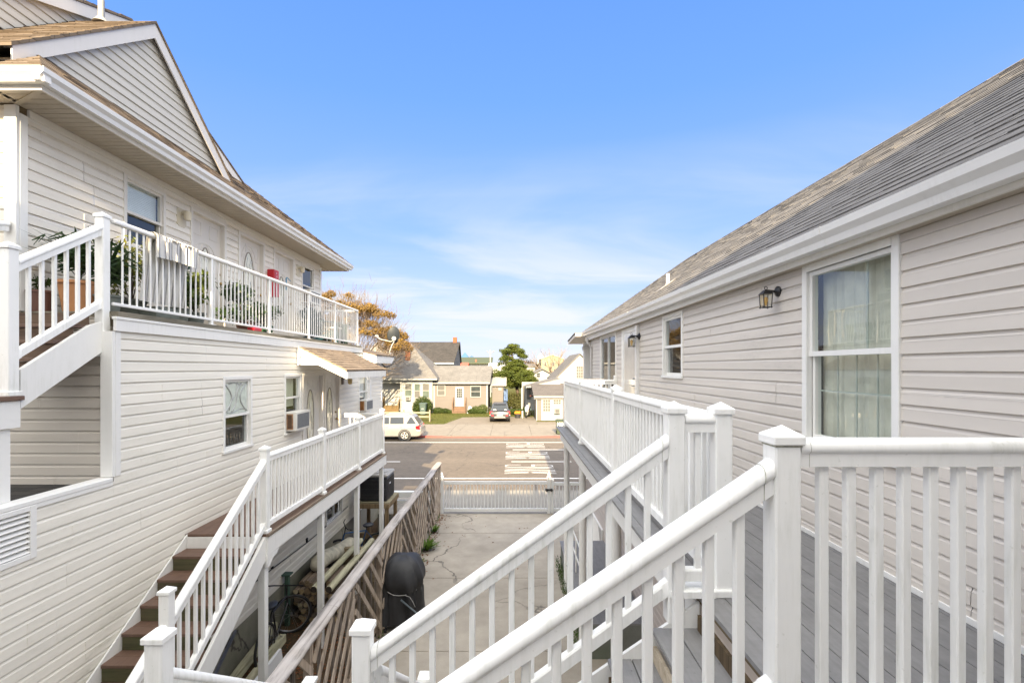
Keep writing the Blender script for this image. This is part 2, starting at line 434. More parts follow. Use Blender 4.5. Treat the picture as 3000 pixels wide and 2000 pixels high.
def shingles(mb, a, b, s_dir, S, row=.145, lo=None, hi=None, seed=1, h0=.006, h1=.014, tab=(.14,.36)):
    """roof covering laid as individual tabs: a->b eave line, s_dir unit vector up the slope, lo/hi: side limits as functions of the distance up the slope"""
    rr=random.Random(seed); a=Vector(a); b=Vector(b); L=(b-a).length; e=(b-a)/L; sv=Vector(s_dir).normalized(); n=e.cross(sv).normalized()
    if n.z<0: n=-n
    lo=lo or (lambda v:0); hi=hi or (lambda v:L)
    k=0
    while k*row<S-.01:
        v0=k*row; v1=min(S,v0+row*1.02)
        u=lo(v0)-rr.uniform(0,.2); end=hi(v0)
        while u<end:
            w=rr.uniform(*tab); u0=max(u,lo(v0)); u1=min(u+w-.004,end)
            if u1-u0>.01:
                h=rr.uniform(h0,h1); dv=rr.uniform(-.004,.004) if k else 0
                t0=max(min(u0,hi(v1)),lo(v1)); t1=min(max(u1,lo(v1)),hi(v1))
                p=[a+e*u0+sv*(v0+dv),a+e*u1+sv*(v0+dv),a+e*t1+sv*v1,a+e*t0+sv*v1]
                q=[p[0]+n*h,p[1]+n*h,p[2]+n*.001,p[3]+n*.001]
                mb.add([tuple(x) for x in (p[0]-n*.002,p[1]-n*.002,q[0],q[1],q[2],q[3])],[(0,1,3,2),(2,3,4,5),(0,2,5),(1,4,3)])
            u+=w
        k+=1
# ------------------------------------------------------------------ wall helpers
class Face:
    """a wall plane: axis 'y' = plane X const running along Y; axis 'x' = plane Y const running along X; sgn = outward side"""
    def __init__(s, axis, c, sgn): s.a=axis; s.c=c; s.s=sgn
    def P(s,u,n,z): return (s.c+s.s*n,u,z) if s.a=='y' else (u,s.c+s.s*n,z)
    def box(s,mb,u0,u1,n0,n1,z0,z1,c=0):
        p=s.P(u0,n0,z0); q=s.P(u1,n1,z1)
        return (mb.cbox(p[0],q[0],p[1],q[1],p[2],q[2],c) if c else mb.box(p[0],q[0],p[1],q[1],p[2],q[2]))
def siding(mb, F, u0, u1, z0, z1, course=.125, openings=(), ulim=None, lip=.013, base=None, dutch=True):
    lip*=1.35
    base = z0 if base is None else base
    prof=[(0,lip),(.70,lip*.82),(.86,lip*.25),(1,0)] if dutch else [(0,lip),(1,.001)]
    zs=set([z0,z1])
    k=math.floor((z0-base)/course)
    while base+k*course < z1:
        for t,_ in prof[:-1]:
            z=base+(k+t)*course
            if z0<z<z1: zs.add(round(z,6))
        k+=1
    for o in openings:
        for z in (o[2],o[3]):
            if z0<z<z1: zs.add(z)
    zs=sorted(zs)
    def off(z,top):
        t=((z-base)/course)%1.0
        if t>1-1e-4: t=0.0
        if top and t<1e-4: t=1.0
        for (a,b),(c,d) in zip(prof[:-1],prof[1:]):
            if t<=c+1e-6: return b+(d-b)*(t-a)/(c-a)
        return 0
    for a,b in zip(zs[:-1],zs[1:]):
        if b-a<1e-5: continue
        zm=(a+b)/2
        cuts=[(o[0],o[1]) for o in openings if o[2]<zm<o[3]]
        cuts.sort(); cur=u0; segs=[]
        for c0,c1 in cuts:
            if c0>cur: segs.append((cur,c0))
            cur=max(cur,c1)
        if cur<u1: segs.append((cur,u1))
        na,nb=off(a,False),off(b,True)
        t=((a-base)/course)%1.0
        lipq = t<1e-3 or t>1-1e-3
        pi=math.floor((zm-base)/(2*course)+1e-6); hv=random.Random(pi*7919+int(abs(F.c)*100)); jo=hv.uniform(0,3.66)
        cutj=[jo+3.66*q for q in range(int((u0-jo)/3.66)-1,int((u1-jo)/3.66)+2)]; pieces=[]
        for s0,s1 in segs:
            js=[s0]+[q for q in cutj if s0+.12<q<s1-.12]+[s1]
            for q0,q1 in zip(js[:-1],js[1:]): pieces.append((q0,q1 if q1==s1 else q1-.0025,random.Random(pi*131+int(q0*9)).uniform(0,.0042)))
        for s0,s1,dn in pieces:
            a0,a1,b0,b1=s0,s1,s0,s1
            na,nb=off(a,False)+dn,off(b,True)+dn*.5
            if ulim:
                l=ulim(a); a0=max(a0,l[0]); a1=min(a1,l[1]); l=ulim(b); b0=max(b0,l[0]); b1=min(b1,l[1])
                if a1<=a0: continue
                if b1<b0: b0=b1=(b0+b1)/2
            mb.quad(F.P(a0,na,a),F.P(a1,na,a),F.P(b1,nb,b),F.P(b0,nb,b))
            if lipq: mb.quad(F.P(a0,-.004,a),F.P(a1,-.004,a),F.P(a1,na,a),F.P(a0,na,a))
def seams(mb, F, spots, course, base, lip=.013):           # lap joints where two siding lengths overlap
    for u,k,n in spots:
        for j in range(n):
            z=base+(k+j)*course
            F.box(mb,u,u+.010,lip*.6,lip*1.35+.0035,z+.002,z+course*.70)
def window(root, F, u0,u1,z0,z1, casing=TRIM, cw=.055, blind=None, blind_to=0.0, mid=.5, mat_in=ROOM, depth=.05, name='window', label=None, grid=None, pane_split=True, slider=False):
    m=MB(); n1=.03
    F.box(m,u0,u0+cw,-.02,n1,z0,z1,.004); F.box(m,u1-cw,u1,-.02,n1,z0,z1,.004)
    F.box(m,u0+cw,u1-cw,-.02,n1+.002,z1-cw,z1,.004); F.box(m,u0-.01,u1+.01,-.02,n1+.015,z0,z0+cw*.75,.004)
    a0,a1,b0,b1=u0+cw,u1-cw,z0+cw*.75,z1-cw; s=.035
    zm=b0+(b1-b0)*mid
    if slider:
        um=(a0+a1)/2
        F.box(m,a0,a0+s,-.04,.004,b0,b1); F.box(m,a1-s,a1,-.04,.004,b0,b1); F.box(m,a0+s,a1-s,-.04,.004,b1-s,b1); F.box(m,a0+s,a1-s,-.04,.004,b0,b0+s); F.box(m,um-s*.6,um+s*.6,-.04,.008,b0+s,b1-s)
    else:
        F.box(m,a0,a0+s,-.045,.002,zm,b1); F.box(m,a1-s,a1,-.045,.002,zm,b1); F.box(m,a0+s,a1-s,-.045,.002,b1-s,b1)
        F.box(m,a0,a1,-.06,.006,zm-s*.55,zm+s*.55)
        F.box(m,a0,a0+s,-.07,-.022,b0,zm-s*.55); F.box(m,a1-s,a1,-.07,-.022,b0,zm-s*.55); F.box(m,a0+s,a1-s,-.07,-.022,b0,b0+s*1.2)
    w=m.build(name,casing,root)
    if label: w['label']=label
    m=MB()
    if slider:
        m.quad(F.P(a0+s,-.022,b0+s),F.P(a1-s,-.022,b0+s),F.P(a1-s,-.022,b1-s),F.P(a0+s,-.022,b1-s))
    else:
        m.quad(F.P(a0+s,-.02,zm+s*.55),F.P(a1-s,-.02,zm+s*.55),F.P(a1-s,-.02,b1-s),F.P(a0+s,-.02,b1-s))
        m.quad(F.P(a0+s,-.046,b0+s),F.P(a1-s,-.046,b0+s),F.P(a1-s,-.046,zm-s*.55),F.P(a0+s,-.046,zm-s*.55))
    m.build('pane',GLASS,w,fixn=False)
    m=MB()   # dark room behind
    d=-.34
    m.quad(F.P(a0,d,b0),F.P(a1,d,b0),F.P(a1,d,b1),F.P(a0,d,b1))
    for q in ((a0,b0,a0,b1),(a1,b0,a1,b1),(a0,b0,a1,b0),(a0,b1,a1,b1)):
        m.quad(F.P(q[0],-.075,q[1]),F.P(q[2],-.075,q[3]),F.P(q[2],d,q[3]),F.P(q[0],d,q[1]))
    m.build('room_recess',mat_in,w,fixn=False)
    if blind is not None:
        m=MB(); zt=b1; zb=b0+(b1-b0)*blind_to; h=.026; k=int((zt-zb)/h)
        if blind is BLIND:
            for i in range(k):
                z=zt-i*h
                m.quad(F.P(a0+.01,-.088,z),F.P(a1-.01,-.088,z),F.P(a1-.01,-.083,z-h*.8),F.P(a0+.01,-.083,z-h*.8))
                m.quad(F.P(a0+.01,-.083,z-h*.8),F.P(a1-.01,-.083,z-h*.8),F.P(a1-.01,-.088,z-h),F.P(a0+.01,-.088,z-h))
        else:
            n=max(8,int((a1-a0)/.035)); ph=R.random()*6
            for i in range(n):
                ua=a0+(a1-a0)*i/n; ub=a0+(a1-a0)*(i+1)/n
                na=-.12+.009*math.sin(i*1.9+ph)+.016*math.sin(i*.63+ph)*math.sin(i*.21); nb=-.12+.009*math.sin((i+1)*1.9+ph)+.016*math.sin((i+1)*.63+ph)*math.sin((i+1)*.21)
                m.quad(F.P(ua,na,zb),F.P(ub,nb,zb),F.P(ub,nb,zt),F.P(ua,na,zt))
        m.build('blind' if blind is BLIND else 'curtain',blind,w,fixn=False)
    if grid:
        m=MB(); nx,nz=grid; p,q,nn=b0+s,zm,-.066
        for i in range(1,nx):
            u=a0+s+(a1-a0-2*s)*i/nx; F.box(m,u-.006,u+.006,nn-.006,nn,p,q)
        F.box(m,a0+s,a1-s,nn-.007,nn-.001,p+(q-p)*.55-.006,p+(q-p)*.55+.006); u=a0+(a1-a0)*.36; F.box(m,u-.008,u+.008,-.06,-.054,zm+.02,b1-s)
        m.build('muntin_grid',M_plain('grey_green_muntin',(.42,.45,.39),.6,.06),w)
    return w
def ell(F,u,z,ru,rz,n,k=36,a0=0,a1=2*math.pi): return [F.P(u+ru*math.cos(a0+(a1-a0)*i/k),n,z+rz*math.sin(a0+(a1-a0)*i/k)) for i in range(k+1)]
def oval_door(root, F, u0,u1,z0,z1, mat, glass_rz=.62, glass_ru=.17, cw=.06, knob=True, label=None, name='entry_door'):
    m=MB(); F.box(m,u0,u0+cw,-.09,.035,z0,z1,.004); F.box(m,u1-cw,u1,-.09,.035,z0,z1,.004); F.box(m,u0+cw,u1-cw,-.09,.036,z1-cw,z1,.004)
    F.box(m,u0+cw,u1-cw,-.09,.02,z0,z0+.03)
    a0,a1,b1=u0+cw,u1-cw,z1-cw; um=(a0+a1)/2; zc=z0+1.12
    d0=MB(); F.box(d0,a0,a1,-.10,-.055,z0+.03,b1); d=MB()
    def mold(pts,r=.011): d.pipe(pts,r,6)
    ru,rz=glass_ru,glass_rz
    ring=MB(); ring.pipe(ell(F,um,zc,ru+.012,rz+.012,-.052),.013,6)
    mold(ell(F,um,zc,ru+.075,rz+.085,-.055),.010)
    # arched top moulding and corner panels
    aw=(a1-a0)/2-.09
    arch=[F.P(um-aw,-.054,zc+rz*.55)]+[F.P(um-aw,-.054,zc+rz*.78)]+ell(F,um,zc+rz*.80,aw*.72,rz*.42,-.054,16,math.pi,0)+[F.P(um+aw,-.054,zc+rz*.78),F.P(um+aw,-.054,zc+rz*.55)]
    mold(arch)
    for sx in (-1,1):
        for (za,zb) in ((z0+.16,z0+.42),(b1-.34,b1-.10)):
            x0=um+sx*aw*.35; x1=um+sx*aw
            mold([F.P(x0,-.054,za),F.P(x1,-.054,za),F.P(x1,-.054,zb),F.P(x0,-.054,zb),F.P(x0,-.054,za)],.009)
    o=d0.build(name,mat,root); d.build('moulding',mat,o,smooth=True,ang=35); ring.build('oval_rim',RIM,o,smooth=True)
    if label: o['label']=label
    m.build('door_frame',TRIMC,o)
    g=MB(); pts=ell(F,um,zc,ru,rz,-.050,40)[:-1]; g.poly(pts); g.build('oval_glass',M_glass('oval_glass_pale',(.95,.95,.92),.7),o,fixn=False)
    g=MB(); pts=ell(F,um,zc,ru,rz,-.0525,40)[:-1]; g.poly(pts)
    for k in (-1,0,1):
        pass
    g.build('lace_curtain',M_plain('lace_curtain_cloth',(.92,.89,.78),.8,.10,26),o,fixn=False)
    c=MB(); 
    for k in (-.5,0,.5): c.pipe([F.P(um+ru*.75*math.sin(k*2.4+j*.5)*math.cos(j*.55-1.4),-.049,zc-rz*.85+rz*1.7*j/8) for j in range(9)],.004,5)
    c.build('lead_line',STEEL,o)
    if knob:
        k=MB(); p=F.P(a1-.07,-.055,z0+.95); q=F.P(a1-.07,.0,z0+.95); k.tube(p,q,.012); k.lathe(q,[(.0,-.03),(.026,-.018),(.03,0),(.026,.018),(.0,.03)],12,'x')
        k.lathe(F.P(a1-.07,-.03,z0+1.12),[(.0,-.02),(.024,-.012),(.024,.012),(.0,.02)],12,'x'); k.build('door_knob',BRASS,o,smooth=True)
    return o
RAILP=[(-.034,0),(.034,0),(.035,.050),(.040,.054),(.0455,.060),(.0465,.072),(.043,.086),(.034,.098),(.020,.105),(0,.107),(-.020,.105),(-.034,.098),(-.043,.086),(-.0465,.072),(-.0455,.060),(-.040,.054),(-.035,.050)]
RAILB=[(-.031,0),(.031,0),(.031,.060),(.024,.070),(-.024,.070),(-.031,.060)]
BALM={}
def baluster_mesh(w,h,ch=.005):
    k=(w,round(h,3),ch)
    if k not in BALM:
        m=MB(); m.cbox(-w/2,w/2,-w/2,w/2,0,h,ch); me=m.build('baluster',WHITE); BALM[k]=me.data; bpy.data.objects.remove(me)
    return BALM[k]
def rail_post(root,x,y,z0,z1,w=.10,cap=True,skirt=True,mat=None,name='post',capname='post_cap',grime=False):
    m=MB(); m.cbox(x-w/2,x+w/2,y-w/2,y+w/2,z0,z1-.055,.007)
    if skirt: m.cbox(x-w*.66,x+w*.66,y-w*.66,y+w*.66,z0,z0+.045,.006)
    o=m.build(name,mat or WHITE,root)
    if cap:
        c=MB(); a=w/2+.011; c.cbox(x-a,x+a,y-a,y+a,z1-.06,z1-.026,.004)
        b=a-.003; c.add([(x-b,y-b,z1-.0255),(x+b,y-b,z1-.0255),(x+b,y+b,z1-.0255),(x-b,y+b,z1-.0255),(x,y,z1+.012)],[(0,1,4),(1,2,4),(2,3,4),(3,0,4)])
        c.build(capname,mat or WHITE,o)
        if grime:
            g=MB(); e=w/2+.0012; g.box(x-e,x+e,y-e,y+e,z1-.068,z1-.0605); g.build('grime_line',GRIME,o)
    return o
def rail_section(root,a,b,top=1.067,bot=.07,bw=.034,sp=.107,mat=None,inset=.05,brackets=True,names=('top_rail','bottom_rail'),grime=False):
    """a,b: floor-level centre points of the two posts; rail may slope"""
    mat=mat or WHITE; a=Vector(a); b=Vector(b); d=b-a; L=Vector((d.x,d.y,0)).length; s=d/L
    A=a+s*inset; B=b-s*inset
    vs=math.sqrt(1+s.z*s.z); RP_=[(x,z*vs) for x,z in RAILP]; RB_=[(x,z*vs) for x,z in RAILB]; tz=top-.107*vs
    m=MB(); m.ext(RP_,A+Vector((0,0,tz)),B+Vector((0,0,tz)))
    o=m.build(names[0],mat,root,smooth=True,ang=50)
    m=MB(); m.ext(RB_,A+Vector((0,0,bot)),B+Vector((0,0,bot))); m.build(names[1],mat,root)
    if brackets:
        k=MB()
        for P,sg in ((A,1),(B,-1)):
            q=P+s*(sg*.035)
            k.ext([(x*1.06,z*1.03-.002) for x,z in RP_],P+Vector((0,0,tz)),q+Vector((0,0,tz)))
            k.ext([(x*1.08,z*1.06-.003) for x,z in RB_],P+Vector((0,0,bot)),q+Vector((0,0,bot)))
        k.parts('rail_bracket',mat,root,smooth=True,ang=50)
        if grime:
            for P,sg in ((A,1),(B,-1)):
                q0=P+s*(sg*.035); q1=P+s*(sg*.0372); g=MB(); g.ext([(x*1.045,z*1.02-.001) for x,z in RP_],q0+Vector((0,0,tz)),q1+Vector((0,0,tz))); g.build('grime_line',GRIME,root)
    Ls=(B-A); Lh=Vector((Ls.x,Ls.y,0)).length; n=max(1,int(round(Lh/sp))-1)
    h=tz-(bot+.07*vs)+.04+abs(s.z)*bw
    me=baluster_mesh(bw,h)
    for i in range(1,n+1):
        p=A+Ls*(i/(n+1)); ob=shared('baluster',None,root,(p.x,p.y,p.z+bot+.07*vs-.02-abs(s.z)*bw*.5),mesh=me)
        if mat is not WHITE: pass
# ------------------------------------------------------------------ LEFT BUILDING
LH=thing('apartment_building','two storey cream sided apartment building with brown shingle roof and long gallery of doors','apartment building',(-4.42,5.36,0))
FL=Face('y',-4.42,1); FU=Face('y',-5.49,1)
winA=(7.385,8.22,3.67,4.86); winB=(9.39,10.16,3.67,4.87); dr1=(10.20,11.34,2.75,4.87); dr2=(11.40,12.42,2.75,4.87); winC=(13.98,14.87,3.70,4.87); winS=(11.5,12.62,1.22,1.66)
m=MB()
siding(m,FL,5.36,16.5,.83,5.40,.125,[winA,winB,dr1,dr2,winC,winS,(1,5.36,3.78,6)],base=.83)
seams(m,FL,[(6.1,30,2),(7.0,22,2),(8.7,33,2),(6.6,26,2),(5.75,24,2),(9.1,12,2),(8.4,7,2),(7.2,10,2),(10.3,9,2),(9.9,34,1),(13.4,20,2)],.125,.83)
m.build('lower_wall',SIDL,LH)
m=MB(); siding(m,FL,-1.0,5.36,.83,3.74,.125,[(3.75,4.47,3.27,3.72)],base=.83)
seams(m,FL,[(4.85,19,2),(4.4,13,2),(3.6,16,2),(5.0,9,2),(4.1,6,2)],.125,.83)
m.build('stair_wall',SIDL,LH)
m=MB(); m.cbox(-4.56,-4.39,-1.0,5.34,3.742,3.785,.005); m.box(-4.41,-4.395,-1,5.34,3.70,3.741); m.build('wall_cap',TRIM,LH)
# corner boards of the lower storey
m=MB(); m.cbox(-4.53,-4.395,5.33,5.375,3.79,5.40,.004); m.cbox(-4.425,-4.394,5.377,5.45,3.79,5.40,.003); m.cbox(-4.425,-4.392,16.42,16.52,.83,5.40,.004); m.cbox(-4.425,-4.393,15.05,15.22,.83,5.40,.004)
m.parts('corner_board',TRIM,LH)
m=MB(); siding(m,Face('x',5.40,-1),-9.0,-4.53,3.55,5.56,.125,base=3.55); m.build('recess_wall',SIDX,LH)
m=MB(); siding(m,Face('x',16.5,1),-9.0,-4.42,.83,5.40,.125,base=.83); m.build('street_wall',SIDL,LH)
m=MB(); m.box(-9,-4.45,5.45,5.55,0.0,5.38); m.build('inner_wall',SIDL,LH)
m=MB(); m.quad((-9,-1,3.70),(-4.56,-1,3.70),(-4.56,5.39,3.70),(-9,5.39,3.70)); m.build('low_roof',M_shingle('dark_stair_roof',(.09,.085,.08),(.06,.06,.058)),LH)
m=MB(); m.box(-4.60,-4.428,-1.0,16.48,0,.83); m.build('foundation',M_concrete('mossy_foundation_block',(.36,.34,.28),dark=.8,stain=(.07,.08,.045)),LH)
# louvre vent
v=MB(); FL.box(v,3.72,3.78,0,.03,3.25,3.735,.003); FL.box(v,4.42,4.48,0,.03,3.25,3.735,.003); FL.box(v,3.78,4.42,0,.031,3.25,3.30,.003); FL.box(v,3.78,4.42,0,.031,3.69,3.735,.003)
vo=v.build('louvre_vent',TRIM,LH)
v=MB()
for i in range(8):
    z=3.305+i*.049; v.hexa([FL.P(3.78,.022,z),FL.P(4.42,.022,z),FL.P(4.42,-.03,z+.045),FL.P(3.78,-.03,z+.045),FL.P(3.78,.026,z+.006),FL.P(4.42,.026,z+.006),FL.P(4.42,-.026,z+.051),FL.P(3.78,-.026,z+.051)])
v.build('vent_slat',TRIM,vo)
v=MB(); v.quad(FL.P(3.76,-.04,3.26),FL.P(4.46,-.04,3.26),FL.P(4.46,-.04,3.73),FL.P(3.76,-.04,3.73)); v.build('vent_cavity',ROOM,vo)
# windows and doors of the lower storey
STAINED=M_plain('frosted_white_glass_film',(.85,.84,.79),.5,.12,14)
w=window(LH,FL,*winA,mid=.48)
w['label']='window with swirling stained glass in the upper sash'
s=MB(); a0,a1,b0,b1=7.475,8.13,4.26,4.77
s.quad(FL.P(a0,-.024,b0),FL.P(a1,-.024,b0),FL.P(a1,-.024,b1),FL.P(a0,-.024,b1)); s.build('stained_panel',STAINED,w,fixn=False)
s=MB()
um=(a0+a1)/2; hh=b1-b0
for (x0,x1,c0) in ((.02,.02,.30),(.98,.98,-.30)):
    s.pipe([FL.P(a0+(a1-a0)*(x0+c0*math.sin(math.pi*t/10)),-.021,b0+hh*(.04+.92*t/10)) for t in range(11)],.012,5)
s.pipe([FL.P(a0+(a1-a0)*(.30+.45*t/10+.06*math.sin(t*.63)),-.021,b0+hh*(.05+.9*t/10)) for t in range(11)],.014,5)
s.pipe([FL.P(a0+(a1-a0)*(.22+.35*t/10),-.021,b0+hh*(.12+.80*t/10+.08*math.sin(t*.7))) for t in range(11)],.010,5)
s.pipe([FL.P(a0+(a1-a0)*(.1+.8*t/10),-.021,b0+hh*(.08-.05*math.sin(t*.6))) for t in range(11)],.008,5)
s.pipe([FL.P(a0+(a1-a0)*(.2+.6*t/10),-.021,b0+hh*(.93+.04*math.sin(t*.5))) for t in range(11)],.008,5)
s.build('lead_scroll',M_plain('silvery_lead',(.42,.43,.42),.35,.1,metal=.4),w,smooth=True)
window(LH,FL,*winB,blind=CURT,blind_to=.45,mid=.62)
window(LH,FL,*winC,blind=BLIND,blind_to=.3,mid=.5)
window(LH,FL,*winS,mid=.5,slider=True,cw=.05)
RIM=M_plain('taupe_moulding',(.27,.24,.20),.5,.1); DOORL=M_painted('pale_grey_door_paint',(.70,.685,.65),amount=.15,rough=.4); DOORU=M_painted('cream_door_paint',(.68,.64,.585),amount=.15,rough=.4)
oval_door(LH,FL,*dr1,DOORL,label='left of the two pale oval glass doors under the porch roof',knob=False)
oval_door(LH,FL,*dr2,DOORL,label='right of the two pale oval glass doors under the porch roof')
# upper storey
wU1=(6.83,7.66,6.73,7.75); dU=[(8.25,9.28),(9.70,10.73),(11.14,12.19)]; wU2=(12.63,13.46,6.70,7.76)
m=MB(); siding(m,FU,5.37,13.9,5.63,7.83,.125,[wU1,wU2]+[(a,b,5.63,7.75) for a,b in dU],base=5.63)
seams(m,FU,[(6.55,15,2),(6.2,9,2),(13.6,7,2)],.125,5.63)
m.build('upper_wall',SIDU,LH)
m=MB(); siding(m,Face('x',5.37,-1),-10,-5.49,5.63,7.90,.125,base=5.63); m.build('end_wall',SIDU,LH)
m=MB(); siding(m,Face('x',13.9,1),-10,-5.49,5.63,7.90,.125,base=5.63); m.build('far_end_wall',SIDU,LH)
m=MB(); m.box(-10,-9.9,5.4,13.88,5.0,7.9); m.build('rear_wall',SIDU,LH)
m=MB(); m.cbox(-5.60,-5.462,5.335,5.375,5.63,7.90,.004); m.cbox(-5.497,-5.46,5.377,5.47,5.63,7.83,.004); m.cbox(-5.52,-5.46,13.84,13.945,5.63,7.86,.004)
m.parts('corner_board',TRIM,LH)
m=MB(); FU.box(m,5.48,13.83,0,.035,7.83,7.915,.004); FU.box(m,5.48,13.83,0,.018,7.765,7.828,.003); m.build('frieze_board',TRIMC,LH)
window(LH,FU,*wU1,casing=TRIMC,blind=BLIND,blind_to=0.47,mid=.50)
window(LH,FU,*wU2,casing=TRIMC,blind=None,mid=.45)
for i,(a,b) in enumerate(dU):
    oval_door(LH,FU,a,b,5.63,7.75,DOORU,glass_rz=(.40,.66,.42)[i],glass_ru=(.115,.19,.115)[i],label=('cream door with a narrow arched pane beside the blind window','cream door with a large oval pane','cream door with a narrow pane and a blue hook')[i])
# soffit strips
m=MB()
y=5.07; 
while y<14.58: m.hexa([(-5.455,y,7.915),(-4.925,y,7.915),(-4.925,y+.084,7.915),(-5.455,y+.084,7.915),(-5.455,y-.006,7.926),(-4.925,y-.006,7.926),(-4.925,y+.088,7.926),(-5.455,y+.088,7.926)]); y+=.1
x=-10
while x<-5.50: m.box(x,x+.094,5.07,5.335,7.915,7.925); x+=.1
y=13.95
m.box(-5.50,-4.93,5.07,14.6,7.927,7.935); m.box(-10,-5.5,5.07,5.36,7.927,7.935); m.box(-10,-5.50,13.91,14.6,7.915,7.935)
m.bar((-4.94,5.08,7.909),(-5.47,5.345,7.909),.05,.012)
m.build('soffit',SOFF,LH)
m=MB(); m.box(-4.923,-4.90,5.05,14.62,7.895,8.06); m.box(-10,-4.923,5.05,5.068,7.895,8.06); m.box(-10,-4.92,14.602,14.62,7.895,8.06); m.build('fascia',TRIMC,LH)
GUT=[(0,.005),(.07,0),(.078,.05),(.115,.085),(.12,.135),(.106,.14),(.10,.128),(.0,.13)]
m=MB(); m.ext(GUT,(-4.90,4.945,7.945),(-4.90,14.72,7.945)); m.build('gutter',ALUM,LH)
m=MB(); m.ext(GUT,(-10,5.05,7.945),(-4.80,5.05,7.945)); m.build('gutter',ALUM,LH)
# main skirt roof with hips
def slab(mb,pts,t=.03):
    n=len(pts); q=[(p[0],p[1],p[2]-t) for p in pts]
    fs=[tuple(range(n)),tuple(range(2*n-1,n-1,-1))]+[(i,n+i,n+(i+1)%n,(i+1)%n) for i in range(n)]
    mb.add(pts+q,fs)
m=MB(); z0=8.085; x1=-7.2; h=.8*2.4
slab(m,[(-4.80,4.94,z0),(-4.80,14.73,z0),(x1,12.33,z0+h),(x1,7.34,z0+h)])
slab(m,[(-11,4.94,z0),(-4.80,4.94,z0),(x1,7.34,z0+h),(-11,7.34,z0+h)])
slab(m,[(-4.80,14.73,z0),(-11,14.73,z0),(-11,12.33,z0+h),(x1,12.33,z0+h)])
slab(m,[(x1,7.34,z0+h),(x1,12.33,z0+h),(-11,12.33,z0+h),(-11,7.34,z0+h)])
m.build('roof',SHB,LH)
k8=math.hypot(1,.8)
m=MB(); shingles(m,(-4.80,4.94,8.086),(-4.80,14.73,8.086),(-1,0,.8),2.4*k8,lo=lambda v:v/k8,hi=lambda v:9.79-v/k8,seed=3)
shingles(m,(-11,4.94,8.086),(-4.80,4.94,8.086),(0,1,.8),2.4*k8,hi=lambda v:6.2-v/k8,seed=4)
m.build('roof_shingles',SHBT,LH,fixn=False)
# gable dormer and taller gable behind it
def gable(x,yc,zap,sl,zb,back,ov,fd,course,names):
    ul=lambda z:(yc-(zap-.03-z)/sl, yc+(zap-.03-z)/sl)
    m=MB(); siding(m,Face('y',x,1),yc-9,yc+9,zb,zap-.05,course,ulim=ul,base=zb); m.build(names[0],SIDG,LH)
    L=(zap-zb)/sl+.12
    m=MB()
    for sg in (-1,1):
        slab(m,[(x+ov,yc,zap),(x+ov,yc+sg*L,zap-sl*L),(back,yc+sg*L,zap-sl*L),(back,yc,zap)],.035)
    m.build(names[1],SHB,LH)
    k_=math.hypot(1,sl); m=MB(); shingles(m,(back,yc-L,zap-sl*L+.001),(x+ov,yc-L,zap-sl*L+.001),(0,1,sl),L*k_,seed=int(zap*10)); m.build('roof_shingles',SHBT,LH,fixn=False)
    m=MB()
    for sg in (-1,1):
        a=Vector((x+ov-.02,yc,zap-.04)); b=Vector((x+ov-.02,yc+sg*(L-.03),zap-.04-sl*(L-.03)))
        m.hexa([(a.x-.02,a.y,a.z-fd),(a.x,a.y,a.z-fd),(b.x,b.y,b.z-fd*.9),(b.x-.02,b.y,b.z-fd*.9),(a.x-.02,a.y,a.z),(a.x,a.y,a.z),(b.x,b.y,b.z),(b.x-.02,b.y,b.z)])
        m.hexa([(x,a.y,a.z-.022),(a.x-.021,a.y,a.z-.022),(b.x-.021,b.y,b.z-.022),(x,b.y,b.z-.022),(x,a.y,a.z-.012),(a.x-.021,a.y,a.z-.012),(b.x-.021,b.y,b.z-.012),(x,b.y,b.z-.012)])
    m.build(names[2],M_painted('gable_rake_paint',(.62,.60,.58),amount=.2),LH)
gable(-5.5,7.34,10.25,.82,8.60,-6.62,.12,.215,.125,('gable_wall','dormer_roof','rake_board'))
m=MB(); m.quad((-7.3,5.09,8.16),(-5.40,5.09,8.16),(-5.40,5.11,8.45),(-7.3,5.11,8.45)); m.build('roof_step',SHB,LH)
gable(-6.62,8.30,10.98,.425,9.40,-11,.12,.20,.125,('tall_gable_wall','gable_roof','rake_board'))
m=MB(); m.tube((-6.16,7.27,10.18),(-6.16,7.27,10.52),.042,n=12); m.lathe((-6.16,7.27,10.17),[(.11,0),(.07,.05),(.052,.08)],12); m.build('vent_pipe',M_plain('galvanised_pipe',(.32,.31,.28),.5,.15,metal=.5),LH)
# gallery floor and skirt
m=MB(); m.box(-5.49,-4.40,5.42,14.25,5.565,5.63); m.build('gallery_floor',M_wood('weathered_gallery_floor',(.24,.21,.16),(.06,.055,.04),axis=1,grey=(.30,.28,.22)),LH)
m=MB(); m.cbox(-4.41,-4.375,5.36,10.05,5.405,5.562,.003); m.cbox(-4.41,-4.375,10.054,14.26,5.425,5.562,.003); m.cbox(-4.42,-4.365,5.35,14.27,5.535,5.5645,.003); m.box(-5.49,-4.42,14.225,14.26,5.41,5.56); m.build('gallery_skirt',TRIM,LH)
